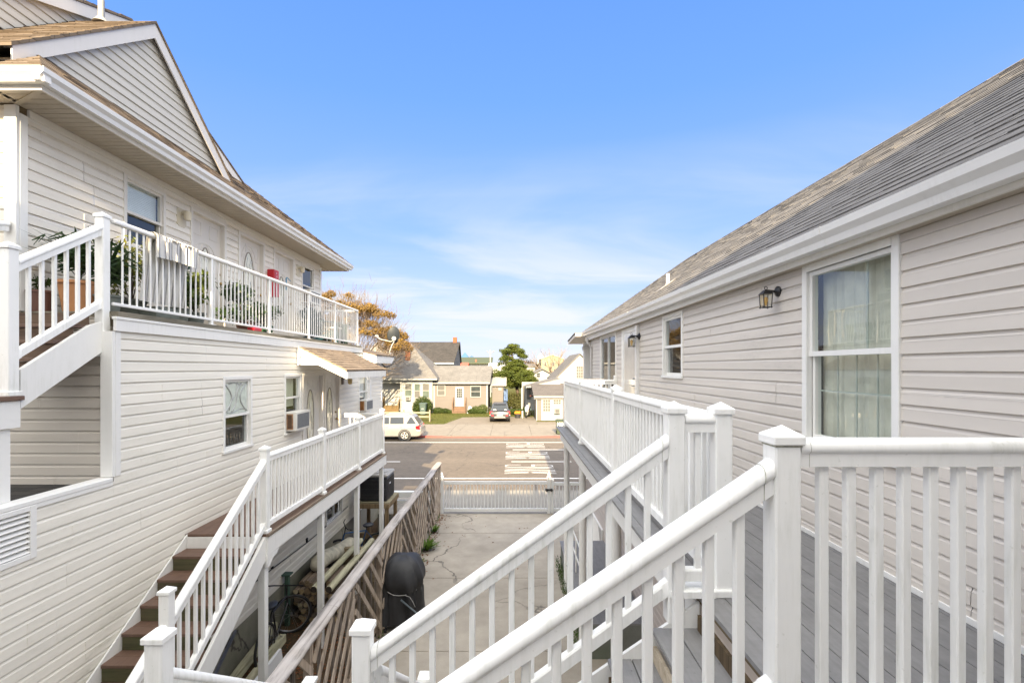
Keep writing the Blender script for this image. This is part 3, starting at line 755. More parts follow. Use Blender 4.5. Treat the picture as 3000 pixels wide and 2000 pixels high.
# porch roof over the two lower doors
m=MB(); slab(m,[(-4.40,9.99,5.44),(-3.39,9.99,4.945),(-3.39,13.16,4.945),(-4.40,13.16,5.44)],.025); pr=m.build('porch_roof',SHT,LH)
k5=math.hypot(1.01,.495); m=MB(); shingles(m,(-3.39,9.99,4.946),(-3.39,13.16,4.946),(-1.01,0,.495),k5,row=.125,seed=6); m.build('porch_shingles',SHTT,pr,fixn=False)
m=MB(); m.prism([(-4.40,10.0,5.412),(-3.40,10.0,4.918),(-3.40,10.0,4.76),(-4.40,10.0,5.25)],(0,.03,0)); m.prism([(-4.40,13.12,5.412),(-3.40,13.12,4.918),(-3.40,13.12,4.76),(-4.40,13.12,5.25)],(0,.03,0))
m.prism([(-4.40,10.034,5.25),(-4.40,10.034,5.05),(-3.98,10.034,5.05)],(0,.02,0)); m.cbox(-3.425,-3.395,10.032,13.118,4.765,4.915,.003); m.cbox(-4.43,-4.36,9.93,9.995,5.05,5.43,.003)
m.build('porch_trim',M_painted('weathered_white_trim',(.76,.75,.72),amount=.7,dirt=(.28,.26,.2)),pr)
m=MB(); m.hexa([(-4.40,10.06,5.04),(-3.97,10.06,5.04),(-3.97,13.11,5.04),(-4.40,13.11,5.04),(-4.40,10.06,5.06),(-3.97,10.06,5.06),(-3.97,13.11,5.06),(-4.40,13.11,5.06)]); m.hexa([(-3.969,10.06,5.03),(-3.43,10.06,4.772),(-3.43,13.11,4.772),(-3.969,13.11,5.03),(-3.969,10.06,5.055),(-3.43,10.06,4.79),(-3.43,13.11,4.79),(-3.969,13.11,5.055)]); m.build('porch_ceiling',M_painted('porch_ceiling_paint',(.74,.72,.68),amount=.2),pr)
# corner of the street porch roof
m=MB(); slab(m,[(-5.4,14.30,5.74),(-3.97,14.30,5.385),(-3.97,16.6,5.385),(-5.4,16.6,5.74)],.03); po=m.build('street_porch_roof',SHB,LH)
m=MB(); m.prism([(-5.3,14.33,5.68),(-4.0,14.33,5.355),(-4.0,14.33,5.13),(-5.3,14.33,5.30)],(0,.03,0)); m.cbox(-4.03,-3.995,14.362,16.55,5.13,5.352,.003); m.build('porch_fascia',TRIM,po)
# ------------------------------------------------------------------ gallery railing (thin aluminium)
GR=thing('balcony_railing','white aluminium railing along the upper gallery of the cream building','railing',(-4.5,5.5,5.63))
ys=[5.50,7.25,8.98,10.75,12.36,14.15]
for y in ys[1:]:
    m=MB(); m.cbox(-4.525,-4.475,y-.025,y+.025,5.63,6.63,.003); m.cbox(-4.55,-4.45,y-.05,y+.05,5.63,5.642); m.build('post',WHITE2,GR)
m=MB(); m.cbox(-4.535,-4.465,5.46,14.18,6.625,6.675,.012); m.cbox(-5.47,-4.53,14.115,14.185,6.625,6.675,.012); m.parts('top_rail',WHITE2,GR)
m=MB(); m.cbox(-4.515,-4.485,5.46,14.13,5.70,5.735,.004); m.cbox(-5.47,-4.53,14.135,14.165,5.70,5.735,.004); m.parts('bottom_rail',WHITE2,GR)
m=MB(); m.cbox(-.0085,.0085,-.0085,.0085,0,.90,.002); tmp=m.build('tmp',WHITE2); GBM=tmp.data; bpy.data.objects.remove(tmp)
y=5.60
while y<14.1:
    if min(abs(y-q) for q in ys)>.04: shared('baluster',None,GR,(-4.5,y,5.73),mesh=GBM)
    y+=.1085
x=-4.6
while x>-5.45: shared('baluster',None,GR,(x,14.15,5.73),mesh=GBM); x-=.1085
# ------------------------------------------------------------------ side stair at the near end of the gallery
US=thing('exterior_stairs','white stairs with brown treads climbing to the upper gallery above the recess','stairs',(-5.0,4.9,4.74))
n=5; run=.19; rise=.89/5
for i in range(1,n):
    z=4.74+rise*i; y=4.45+run*(i-1)
    m=MB(); m.cbox(-5.44,-4.56,y-.02,y+run+.01,z-.035,z,.004); m.build('tread',DBROWN,US)
for i in range(n):
    y=4.45+run*i; m=MB(); m.box(-5.44,-4.56,y+.005,y+.02,4.745+rise*i,4.70+rise*(i+1)); m.build('riser',M_wood('dark_stair_riser',(.16,.11,.08),(.05,.035,.03),axis=0),US)
for x in (-4.53,-5.47):
    m=MB(); m.prism([(x-.02,4.45,4.62),(x-.02,5.33,5.17),(x-.02,5.33,5.50),(x-.02,5.18,5.45),(x-.02,4.45,4.98)],(.04,0,0)); m.build('stringer',TRIM,US)
m=MB(); m.cbox(-5.55,-4.48,3.2,4.46,4.70,4.74,.004); m.build('landing_board',DBROWN,US)
m=MB(); m.cbox(-5.54,-4.50,3.2,4.44,4.45,4.698,.004); m.build('landing_fascia',TRIM,US)
m=MB(); m.cbox(-4.63,-4.53,4.28,4.38,3.787,4.448,.005); m.build('support_post',TRIM,US)
UR=thing('stair_railing','white stair rail with square pyramid capped posts rising to the gallery at the left edge','stair railing',(-4.55,5.4,5.1))
rail_post(UR,-4.55,5.385,5.12,6.72,.10,skirt=False); rail_post(UR,-4.55,4.38,4.74,6.13,.10)
a=Vector((-4.55,4.38,4.94)); b=Vector((-4.55,5.385,5.585)); rail_section(UR,a,b,top=1.03,bot=.10,sp=.125,bw=.034)
rp=thing('stair_railing','short white rail ending at the corner board beside the grey hand tube','stair railing',(-5.55,5.2,5.6))
rail_section(rp,(-5.545,4.3,5.35),(-5.545,5.36,5.60),top=1.02,bot=.10,sp=.125)
hr=MB(); hr.pipe([(-5.43,3.6,5.12),(-5.43,4.6,5.66),(-5.43,4.95,5.98),(-5.43,5.16,6.12),(-5.42,5.30,6.155),(-5.40,5.55,6.15),(-5.44,5.62,6.14)],.022,8); hr.tube((-5.43,5.2,6.10),(-5.43,5.2,5.75),.012)
tag(hr.build('handrail',WHITE2,smooth=True),'round white grab tube along the inside of the gallery stairs','handrail')
# ------------------------------------------------------------------ lower deck of the left building
LD=thing('raised_deck','narrow raised deck with white posts below the two oval glass doors','deck',(-3.85,9.6,2.75))
m=MB()
x=-4.40
for i in range(8): m.box(-4.40+i*.137,-4.40+i*.137+.133,6.53,12.74,2.715,2.75)
m.build('deck_floor',DBROWN,LD)
m=MB(); m.box(-3.305,-3.27,6.53,12.76,2.712,2.75); m.box(-4.4,-3.305,12.742,12.77,2.712,2.75); m.build('deck_edge',M_wood('dirty_deck_edge',(.26,.19,.14),(.08,.05,.035),axis=1,grey=(.30,.25,.19)),LD)
m=MB(); m.cbox(-3.33,-3.285,6.54,12.75,2.46,2.71,.004); m.cbox(-4.40,-3.332,12.70,12.748,2.46,2.71,.004); m.cbox(-4.40,-3.332,6.54,6.58,2.46,2.71,.004)
m.prism([(-3.33,6.53,2.459),(-3.33,6.86,2.459),(-3.33,6.80,2.40),(-3.33,6.68,2.38),(-3.33,6.60,2.30),(-3.33,6.53,2.30)],(.044,0,0))
m.build('deck_fascia',TRIM,LD)
DP=[6.60,8.60,10.60,12.62]
for y in DP:
    m=MB(); m.cbox(-3.43,-3.335,y-.05,y+.05,0.0,2.458,.005); m.build('support_post',WHITE,LD)
LR=thing('deck_railing','white square baluster railing along the lower deck of the cream building','railing',(-3.36,6.6,2.75))
for y in DP: rail_post(LR,-3.36,y,2.75,3.93,.10)
for a,b in zip(DP[:-1],DP[1:]): rail_section(LR,(-3.36,a,2.75),(-3.36,b,2.75),sp=.112)
rail_section(LR,(-3.40,12.62,2.75),(-4.38,12.62,2.75),sp=.125)
# stairs going down towards the viewer
LS=thing('deck_stairs','stairs with worn brown treads and mossy risers against the cream siding','stairs',(-3.9,5,0))
rise=2.75/15; run=.272
for i in range(15):
    z=2.75-rise*(i+1); y=6.53-run*i
    if i<14:
        m=MB(); m.cbox(-4.37,-3.37,y-run*.5+.002,y+.005,z-.035,z,.004); m.cbox(-4.37,-3.37,y-run-.025,y-run*.5-.002,z-.035,z,.004); m.build('tread',DBROWN,LS)
    m=MB(); m.box(-4.36,-3.38,y-.002,y-.02,z+.001,z+rise-.036); m.build('riser',TRIM if i==0 else MOSSW,LS)
sl=rise/run
for (x,nm) in ((-3.355,'stringer'),(-4.385,'skirt_board')):
    m=MB(); ya,yb=6.54,2.55; za=2.46; 
    t=0.02 if x>-4 else .018
    up=.16 if x<-4 else -.02
    m.prism([(x,ya,2.72+up*.2),(x,yb,2.72+up-(ya-yb)*sl),(x,yb,2.40-(ya-yb)*sl),(x,ya,2.40)],(t*2 if x>-4 else t,0,0)); m.build(nm,TRIM,LS)
SR=thing('stair_railing','white baluster rail with a capped newel descending beside the brown steps','stair railing',(-3.36,4.8,1.5))
rail_post(SR,-3.36,4.72,1.30,2.86,.10,skirt=False); rail_post(SR,-3.36,2.75,.1,1.53,.10,skirt=False)
rail_section(SR,(-3.36,4.72,1.62),(-3.36,6.60,2.86),top=.93,bot=-.02,sp=.128)
rail_section(SR,(-3.36,2.75,.32),(-3.36,4.72,1.62),top=.93,bot=-.02,sp=.128)

# ------------------------------------------------------------------ RIGHT HOUSE
RH=thing('beach_house','single storey greige sided house over an open lower level with grey shingle roof','house',(2.41,-2,3.66))
FR=Face('y',2.41,-1)
wR1=(2.97,3.96,4.38,5.825); wR2=(6.73,7.62,4.84,5.80); drR=(9.16,10.42,3.66,5.80); wR3=(11.0,12.95,3.80,5.82)
m=MB(); siding(m,FR,-2.5,14.3,3.66,5.83,.1016,[wR1,wR2,drR,wR3],base=3.66,lip=.011)
seams(m,FR,[(4.75,3,2),(4.62,19,2),(6.3,8,2),(8.15,14,2),(7.7,3,2),(8.6,4,1),(5.8,17,1),(13.5,9,2)],.1016,3.66,.011)
m.build('wall',SIDR,RH)
m=MB(); siding(m,Face('x',14.3,1),2.41,9,3.4,7.9,.1016,base=3.4,ulim=lambda z:(max(2.41,2.25+(z-5.9)/.7),min(8.95,11.05-2.2-(z-5.9)/.7))); m.build('gable_end_wall',SIDR,RH)
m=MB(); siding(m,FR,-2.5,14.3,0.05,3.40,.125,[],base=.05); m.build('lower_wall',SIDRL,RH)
m=MB(); m.box(2.44,9.0,-2.5,-2.4,0,5.8); m.box(2.45,9,-2.38,14.27,3.45,3.5); m.box(8.9,9.0,-2.38,14.27,0,5.8); m.build('inner_structure',SIDRL,RH)
m=MB(); m.cbox(2.385,2.43,14.26,14.335,3.66,5.80,.004); m.cbox(2.432,2.50,14.302,14.335,3.66,5.80,.004); m.build('corner_board',TRIM,RH)
m=MB(); m.cbox(2.385,2.409,-2.5,9.1,3.662,3.70,.003); m.build('base_trim',TRIM,RH)
window(RH,FR,*wR1,blind=CURT,blind_to=0,mid=.51,grid=(4,2),cw=.06,name='window',label='large double hung window with curtains')
window(RH,FR,*wR2,blind=None,mid=.5,cw=.05,label='small double hung window with dark glass')
window(RH,FR,*wR3,slider=True,cw=.05,label='dark two panel sliding window by the far corner')
# storm door
d=MB(); u0,u1,z0,z1=drR
FR.box(d,u0+.12,u1-.12,-.05,.012,z0+.02,z1-.09); do=d.build('storm_door',M_painted('white_storm_door',(.74,.74,.73),amount=.1),RH)
d=MB(); FR.box(d,u0,u0+.12,-.06,.03,z0,z1,.004); FR.box(d,u1-.12,u1,-.06,.03,z0,z1,.004); FR.box(d,u0+.12,u1-.12,-.06,.031,z1-.09,z1,.004); d.build('door_frame',TRIM,do)
d=MB(); d.quad(FR.P(u0+.20,.016,z0+.78),FR.P(u1-.20,.016,z0+.78),FR.P(u1-.20,.016,z1-.16),FR.P(u0+.20,.016,z1-.16)); d.build('door_pane',M_plain('curtained_door_glass',(.58,.555,.52),.12,.06,spec=.6),do,fixn=False)
d=MB(); d.tube(FR.P(u0+.19,.012,z0+.98),FR.P(u0+.19,.07,z0+.98),.012); d.bar(FR.P(u0+.19,.07,z0+.98),FR.P(u0+.33,.07,z0+.98),.02,.02); d.lathe(FR.P(u0+.19,.03,z0+1.12),[(0,-.03),(.025,-.02),(.025,.02),(0,.03)],10,'x'); d.box(2.38,2.41,u1-.25,u1-.05,z0+.70,z0+.74); d.build('door_handle',STEEL,do)
# eaves, fascia, gutter (gutter climbs slightly to the street)
def gz(y): return .0085*(y-1.0)
m=MB()
y0,y1=-2.5,15.0
m.hexa([(2.29,y0,5.812),(2.31,y0,5.812),(2.31,y1,5.812),(2.29,y1,5.812),(2.29,y0,5.95+gz(y0)),(2.31,y0,5.95+gz(y0)),(2.31,y1,5.95+gz(y1)),(2.29,y1,5.95+gz(y1))])
m.build('fascia',M_painted('aged_fascia',(.66,.64,.60),amount=.35),RH)
m=MB(); m.box(2.312,2.408,-2.5,14.3,5.818,5.83); m.build('soffit',SOFF,RH)
m=MB(); FR.box(m,-2.5,14.25,0,.022,5.765,5.815,.003); m.build('frieze_board',M_painted('greige_trim',(.52,.485,.455),amount=.2),RH)
m=MB(); G2=[(-.0,.0),(-.075,0),(-.085,.045),(-.118,.08),(-.125,.128),(-.108,.134),(-.10,.12),(0,.12)]
m.ext(G2,(2.29,y0,5.835+gz(y0)),(2.29,y1-.05,5.835+gz(y1-.05)))
# ext sweeps to the right of travel; mirrored profile keeps the trough on the yard side
m.build('gutter',ALUM,RH)
m=MB()
for y in (3.4,6.2,9.0,11.8):
    m=MB(); m.ext([(x*1.04-.0,z*1.02-.001) for x,z in G2],(2.291,y,5.835+gz(y)),(2.291,y+.05,5.835+gz(y))); m.build('gutter_joint',ALUM,RH)
m=MB(); m.pipe([(2.23,14.2,5.87),(2.25,14.2,5.72),(2.36,14.25,5.60),(2.37,14.25,3.7)],.035,8); m.build('downspout',ALUMG,RH)
m=MB(); FR.box(m,9.02,9.13,.0,.075,3.70,5.80,.006); m.build('downspout',ALUM,RH)
# roof
m=MB(); e0=5.965; hr=.7*3.35
ya,yb=-2.8,15.15
slab(m,[(2.20,ya,e0+gz(ya)),(2.20,yb,e0+gz(yb)),(5.55,yb,e0+hr+.06),(5.55,ya,e0+hr)],.03)
slab(m,[(5.55,ya,e0+hr),(5.55,yb,e0+hr+.06),(9.3,yb,e0-.3),(9.3,ya,e0-.3)],.03)
m.build('roof',SHR,RH)
k7=math.hypot(1,.7); m=MB(); shingles(m,(2.20,ya,e0+gz(ya)+.001),(2.20,yb,e0+gz(yb)+.001),(1,0,.7),3.35*k7-.02,seed=8,h0=.004,h1=.011); m.build('roof_shingles',SHRT,RH,fixn=False)
m=MB(); m.prism([(2.22,15.12,5.94+gz(15)),(5.55,15.12,e0+hr+.02),(5.55,15.12,e0+hr-.16),(2.22,15.12,5.80+gz(15))],(0,.025,0)); m.prism([(5.55,15.12,e0+hr+.02),(9.2,15.12,e0-.26),(9.2,15.12,e0-.42),(5.55,15.12,e0+hr-.16)],(0,.025,0)); m.build('rake_board',TRIM,RH)
# street side pent roof and column
m=MB(); slab(m,[(1.97,16.85,5.93),(1.97,15.0,6.075),(9.3,15.0,6.075),(9.3,16.85,5.93)],.03); pr=m.build('porch_roof',SHR,RH)
m=MB(); m.hexa([(1.99,14.9,5.955),(9.2,14.9,5.955),(9.2,16.82,5.81),(1.99,16.82,5.81),(1.99,14.9,6.045),(9.2,14.9,6.045),(9.2,16.82,5.898),(1.99,16.82,5.898)]); m.build('porch_ceiling',M_painted('aged_porch_ceiling',(.66,.60,.52),amount=.3),pr)
m=MB(); m.cbox(2.41,6,15.9,16.2,5.70,5.84,.005); m.build('porch_beam',TRIM,RH)
m=MB(); m.cbox(2.41,2.61,15.95,16.15,4.55,5.62,.012); m.cbox(2.37,2.65,15.91,16.19,5.62,5.69,.01); m.cbox(2.38,2.64,15.92,16.18,5.56,5.615,.01); m.build('porch_column',M_painted('column_paint',(.70,.70,.68),amount=.2),RH)
m=MB(); m.cbox(2.25,2.95,15.88,16.22,4.46,4.545,.006); m.cbox(2.30,6.0,15.92,16.18,3.6,4.455,.006); m.build('porch_parapet',TRIM,RH)
m=MB(); m.tube((2.92,9.0,6.38),(2.92,9.0,6.74),.032,n=14); m.build('vent_pipe',M_painted('white_pvc',(.8,.79,.76),amount=.1),RH,smooth=True,ang=40)
m=MB(); slab(m,[(2.74,8.86,6.43),(2.74,9.14,6.43),(3.02,9.14,6.63),(3.02,8.86,6.63)],.006); m.lathe((2.92,9.0,6.52),[(.08,-.05),(.05,.02),(.036,.05)],14); m.build('pipe_flashing',M_plain('flashing_metal',(.33,.31,.29),.6,.1),RH)
# lattice skirt on the lower wall
m=MB()
for i in range(22):
    for sg in (1,-1):
        y0=12.7+i*.085
        a=Vector((2.38-.006*sg,y0,.04)); b=Vector((2.38-.006*sg,y0+.72*sg*.8,.76))
        lo,hi=12.6,14.25
        t0,t1=0,1
        for t in (0,1):
            pass
        dy=b.y-a.y
        if dy>0: t1=min(1,(hi-a.y)/dy)
        else: t1=min(1,(lo-a.y)/dy)
        if t1<=.02: continue
        m.bar(a,a+(b-a)*t1,.008,.034,up=(1,0,0))
m.cbox(2.355,2.40,12.55,14.3,.74,.79,.004); m.cbox(2.355,2.40,12.55,14.3,.02,.06,.004); m.cbox(2.354,2.40,12.55,12.6,.06,.74,.004)
tag(m.build('lattice_panel',WHITE2),'white diagonal lattice panel low against the beige lower wall','lattice')
# ------------------------------------------------------------------ right upper deck
RD=thing('raised_deck','grey composite deck with white skirt running along the greige house','deck',(1.8,6,3.66))
m=MB(); x=1.105
xs=[]
while x<2.395: xs.append(x); x+=.1395
for x in xs: m.box(x,min(x+.134,2.395),-1.0,11.10,3.635,3.66)
m.box(1.03,1.10,2.86,11.10,3.634,3.66)
m.build('deck_floor',DGREY,RD)
m=MB(); m.box(1.12,2.39,-1.0,11.05,3.60,3.628); m.build('deck_joist',M_wood('deck_joist_wood',(.16,.12,.07),(.05,.035,.02),axis=1),RD)
m=MB(); m.cbox(1.125,1.165,2.95,11.09,3.36,3.632,.004); m.cbox(1.17,2.39,11.05,11.09,3.36,3.632,.004); m.build('deck_fascia',TRIM,RD)
for y in (5.75,8.45,10.85):
    m=MB(); m.lathe((1.25,y,0),[(.075,0),(.075,.03),(.062,.05),(.062,3.30),(.08,3.33),(.08,3.36)],18); m.build('support_post',WHITE,RD,smooth=True,ang=40)
RR=thing('deck_railing','white vinyl railing along the outer edge of the grey deck','railing',(1.245,5.7,3.66))
RP=[2.87,5.72,8.45,10.95]
for y in RP: rail_post(RR,1.245,y,3.66,4.785,.10)
for a,b in zip(RP[:-1],RP[1:]): rail_section(RR,(1.245,a,3.66),(1.245,b,3.66))
rail_section(RR,(1.245,10.95,3.66),(2.41,10.95,3.66))
m=MB(); m.cbox(2.33,2.40,10.91,10.99,3.66,4.82,.005); m.build('wall_post',WHITE,RR)
NR=thing('deck_railing','nearest white vinyl railing level in front of the big window','railing',(1.055,1.885,3.66))
rail_post(NR,1.055,1.885,3.0,4.765,.10,skirt=False,grime=True)
rail_section(NR,(1.055,1.885,3.66),(2.43,1.885,3.66),sp=.1066,bot=.02,grime=True,bw=.037)
SRN=thing('stair_railing','nearest white sloping stair rail running across the foreground','stair railing',(0,1.885,3.2))
rail_post(SRN,-.82,1.885,2.4,3.56,.10)
rail_section(SRN,(-.82,1.885,2.40),(1.055,1.885,3.68),top=1.0,bot=.06,sp=.1185,grime=True,bw=.037)
SRF=thing('stair_railing','farther white sloping stair rail between two pyramid capped posts','stair railing',(0,2.87,3.2))
rail_post(SRF,.967,2.87,3.50,4.79,.10,skirt=False); rail_post(SRF,-.845,2.76,2.38,3.56,.10,skirt=False)
rail_section(SRF,(-.845,2.77,2.37),(.967,2.86,3.64),top=1.0,bot=.06,sp=.118,grime=True)
m=MB(); mm=RAILP; m.ext(mm,(1.02,2.87,4.62),(1.195,2.87,4.62)); m.build('top_rail',WHITE,SRF,smooth=True,ang=50)
m=MB(); m.ext(RAILB,(1.02,2.87,3.745),(1.195,2.87,3.745)); m.box(.93,1.19,2.80,2.94,3.662,3.70); m.build('bottom_rail',WHITE,SRF)
shared('baluster',None,SRF,(1.105,2.87,3.80),mesh=baluster_mesh(.034,.84))
LN=thing('stair_railing','white rail dropping from the left landing post at the bottom edge','stair railing',(-1.94,2.67,2.4))
rail_post(LN,-1.943,2.67,2.38,3.56,.10,skirt=False); rail_post(LN,-1.943,4.66,.9,2.02,.10,skirt=False)
rail_section(LN,(-1.943,2.67,2.36),(-1.943,4.66,.90),top=1.0,bot=.06,sp=.118,brackets=False)
LN2=thing('stair_railing','white rail dropping away behind the middle landing post','stair railing',(-.845,3.6,2))
rail_post(LN2,-.80,4.50,1.0,2.17,.10,skirt=False)
rail_section(LN2,(-.803,2.80,2.30),(-.803,4.50,1.05),top=1.0,bot=.06,sp=.118,brackets=False)
# main stair: open risers, grey treads
MS=thing('deck_stairs','grey composite steps going down from the deck to the landing','stairs',(0,2.4,2.4))
N=7; rise=(3.66-2.40)/N; run=.2575
for i in range(1,N):
    z=3.66-rise*i; x=1.10-run*(i-1)
    m=MB(); m.cbox(x-.135,x+.02,1.93,2.83,z-.026,z,.004); m.cbox(x-.278,x-.140,1.93,2.83,z-.026,z,.004); m.build('tread',DGREY,MS)
    m=MB(); m.box(x-.02,x,1.96,2.80,z-.005,z+rise-.09); m.build('riser',PTW,MS) if i%2==0 else m.build('riser',M_wood('dark_stained_riser',(.12,.085,.05),(.03,.022,.012),axis=2,scale=1.6),MS)
for y in (1.905,2.835):
    m=MB(); m.prism([(1.10,y-.012,3.63),(-.70,y-.012,3.63-1.8*rise/run+.03),(-.70,y-.012,2.05),(-.45,y-.012,2.05),(1.10,y-.012,3.30)],(0,.024,0)); m.build('stringer',TRIM,MS)
m=MB()
for i in range(9): m.box(-2.0+i*.14,-2.0+i*.14+.134,1.80,2.82,2.375,2.40)
m.build('landing_floor',DGREY,MS)
m=MB(); m.cbox(-2.0,-.74,2.80,2.84,2.12,2.37,.004); m.cbox(-2.0,-.74,1.78,1.82,2.12,2.37,.004); m.build('landing_fascia',TRIM,MS)
for (x,y) in ((-1.95,2.75),(-.8,2.75),(-1.95,1.88),(-.8,1.88)):
    m=MB(); m.cbox(x-.045,x+.045,y-.045,y+.045,0,2.12,.004); m.build('support_post',WHITE,MS)
FS=thing('deck_stairs','lower flight of grey steps leading from the landing to the driveway','stairs',(-1.4,4,0))
N=13; rise=2.4/N; run=.26
for i in range(1,N):
    z=2.40-rise*i; y=2.83+run*(i-1)
    m=MB(); m.cbox(-1.88,-.88,y,y+run+.02,z-.026,z,.004); m.build('tread',DGREY,FS)
for x in (-1.90,-.88):
    m=MB(); m.prism([(x,2.83,2.36),(x,2.83+12*run,2.36-12*rise),(x,2.83+12*run,.0),(x,2.83+11.5*run,0),(x,2.83,2.05)],(.024,0,0)); m.build('stringer',TRIM,FS)
# low side platform by the lower door with pipe rails
LP=thing('entry_platform','low grey boarded platform with a mossy side under the deck','platform',(1.9,11,0))
m=MB()
for i in range(8): m.box(1.24+i*.14,1.24+i*.14+.136,8.3,12.3,.575,.60)
m.build('platform_floor',DGREY,LP)
m=MB(); m.box(1.26,2.36,8.3,12.25,0.0,.574); m.build('platform_side',M_concrete('mossy_platform_side',(.22,.23,.21),dark=.9,stain=(.06,.10,.025)),LP)
HR=thing('pipe_handrail','thin white double pipe handrail on the low grey platform','handrail',(1.4,11,.6))
m=MB(); m.tube((1.40,8.6,1.33),(1.40,12.3,1.33),.016); m.tube((1.40,8.6,.95),(1.40,12.3,.95),.016); m.build('rail',WHITE2,HR)
for y in (8.6,10.4,12.3):
    m=MB(); m.tube((1.40,y,.60),(1.40,y,1.33),.018); m.build('leg',WHITE2,HR)
# coach lanterns
def lantern(loc,label,scale=1.0):
    L=thing('wall_lantern',label,'lantern',loc); x,y,z=loc; s=scale
    m=MB(); m.lathe((x,y,z),[(0,.0),(.062*s,.0),(.062*s,-.018*s),(.045*s,-.03*s),(.02*s,-.045*s),(0,-.05*s)],20,'x'); m.build('back_plate',BLACK,L,smooth=True,ang=50)
    cx=x-.15*s
    m=MB(); m.pipe([(x-.03*s,y,z),(x-.09*s,y,z+.005*s),(x-.14*s,y,z+.01*s),(cx,y,z+.0)],.014*s,8); m.build('arm',BLACK,L,smooth=True)
    m=MB(); w=.052*s; zt=z-.035*s; zb=z-.19*s; wb=.044*s
    for sx in (-1,1):
        for sy in (-1,1): m.bar((cx+sx*w,y+sy*w,zt),(cx+sx*wb,y+sy*wb,zb-.012*s),.009*s,.009*s)
    for sx in (-1,1):
        m.bar((cx+sx*wb,y-wb-.012*s,zb),(cx+sx*wb,y+wb+.012*s,zb),.009*s,.009*s); m.bar((cx-wb-.012*s,y+sx*wb,zb),(cx+wb+.012*s,y+sx*wb,zb),.009*s,.009*s)
    m.add([(cx-w*1.25,y-w*1.25,zt),(cx+w*1.25,y-w*1.25,zt),(cx+w*1.25,y+w*1.25,zt),(cx-w*1.25,y+w*1.25,zt),(cx-w*.45,y-w*.45,zt+.05*s),(cx+w*.45,y-w*.45,zt+.05*s),(cx+w*.45,y+w*.45,zt+.05*s),(cx-w*.45,y+w*.45,zt+.05*s)],[(3,2,1,0),(4,5,6,7),(0,1,5,4),(1,2,6,5),(2,3,7,6),(3,0,4,7)])
    m.torus((cx,y,zt+.075*s),.018*s,.004*s,'y',14,6)
    m.build('lantern_cage',BLACK,L)
    m=MB(); w2=w*.93; wb2=wb*.93
    m.add([(cx-w2,y-w2,zt),(cx+w2,y-w2,zt),(cx+w2,y+w2,zt),(cx-w2,y+w2,zt),(cx-wb2,y-wb2,zb),(cx+wb2,y-wb2,zb),(cx+wb2,y+wb2,zb),(cx-wb2,y+wb2,zb)],[(0,1,5,4),(1,2,6,5),(2,3,7,6),(3,0,4,7)]); m.build('lantern_glass',M_glass('seeded_lantern_glass',(.93,.90,.80),1.0),L,fixn=False)
    m=MB(); m.lathe((cx,y,zb+.02*s),[(.012*s,0),(.014*s,.03*s),(.024*s,.06*s),(.02*s,.09*s),(.008*s,.105*s)],10); m.build('bulb',M_plain('amber_bulb',(.72,.45,.12),.25,.05),L,smooth=True)
    return L
lantern((2.395,4.33,5.68),'black coach lantern with amber glass to the left of the big window',.75)
lantern((2.395,9.0,5.58),'small black coach lantern beside the far white storm door')
def jelly(loc,label):
    L=thing('porch_lamp',label,'lamp',loc); x,y,z=loc
    m=MB(); m.prism([(x,y-.11,z-.13),(x,y-.07,z-.17),(x,y+.07,z-.17),(x,y+.11,z-.13),(x,y+.11,z+.10),(x,y+.07,z+.13),(x,y-.07,z+.13),(x,y-.11,z+.10)],(.022,0,0)); m.build('mount_plate',M_painted('ivory_plastic',(.62,.56,.43),amount=.2),L)
    m=MB(); m.pipe([(x+.02,y,z+.05),(x+.08,y,z+.075),(x+.12,y,z+.07)],.03,10); m.lathe((x+.12,y,z-.06),[(.045,0),(.055,.03),(.055,.11),(.06,.13),(.0,.145)],14); m.build('lamp_head',MATS['ivory_plastic'],L,smooth=True,ang=45)
    return L
jelly((-5.487,8.03,7.50),'ivory porch lamp beside the first upper door from the left')
jelly((-5.487,12.45,7.50),'ivory porch lamp between the last upper door and the small window')
L=thing('porch_lamp','small bronze porch lamp with amber glass under the tan porch roof','lamp',(-4.42,12.62,4.66))
m=MB(); m.cbox(-4.41,-4.37,12.55,12.69,4.56,4.78,.01); m.pipe([(-4.37,12.62,4.72),(-4.29,12.62,4.75),(-4.22,12.62,4.73)],.018,8); m.build('arm',M_plain('bronze_metal',(.10,.07,.05),.45,.2),L)
m=MB(); m.lathe((-4.20,12.62,4.56),[(.03,0),(.055,.02),(.06,.11),(.045,.16),(.015,.18)],12); m.build('lamp_shade',M_plain('amber_shade',(.55,.42,.18),.3,.1),L,smooth=True)
# ------------------------------------------------------------------ ground sheets
def sheet(name,x0,x1,y0,y1,z,mat,label=None):
    m=MB(); m.quad((x0,y0,z),(x1,y0,z),(x1,y1,z),(x0,y1,z)); o=m.build(name,mat,None,fixn=False); return tag(o,label,None,None,'structure')
CONC=M_concrete('driveway_concrete',(.43,.385,.32),dark=.4)
CONC2=M_concrete('sidewalk_concrete',(.27,.25,.22),dark=.25)
sheet('ground',-900,900,-60,900,-.03,M_grass('far_ground',(.10,.095,.05),(.07,.065,.04),(.15,.12,.08)))
m=MB()
jy=[-4.0,1.3,5.6,8.53,11.5,14.6,16.55]
for a,b in zip(jy[:-1],jy[1:]):
    m.box(-2.52,2.44,a+.011,b-.011,-.06,.0)
m.quad((-2.52,-4,-.012),(2.44,-4,-.012),(2.44,16.55,-.012),(-2.52,16.55,-.012))
tag(m.build('driveway',CONC),None,None,None,'structure')
SOIL=M_grass('leafy_soil',(.085,.065,.04),(.05,.038,.024),(.13,.08,.045))
m=MB()   # gently lumpy soil strip
nx,ny=10,60
P=[[(-4.6+2.05*i/nx,-1+17.4*j/ny,.0+.03*math.sin(i*1.7+j*.9)*math.sin(j*.6)+.02) for i in range(nx+1)] for j in range(ny+1)]
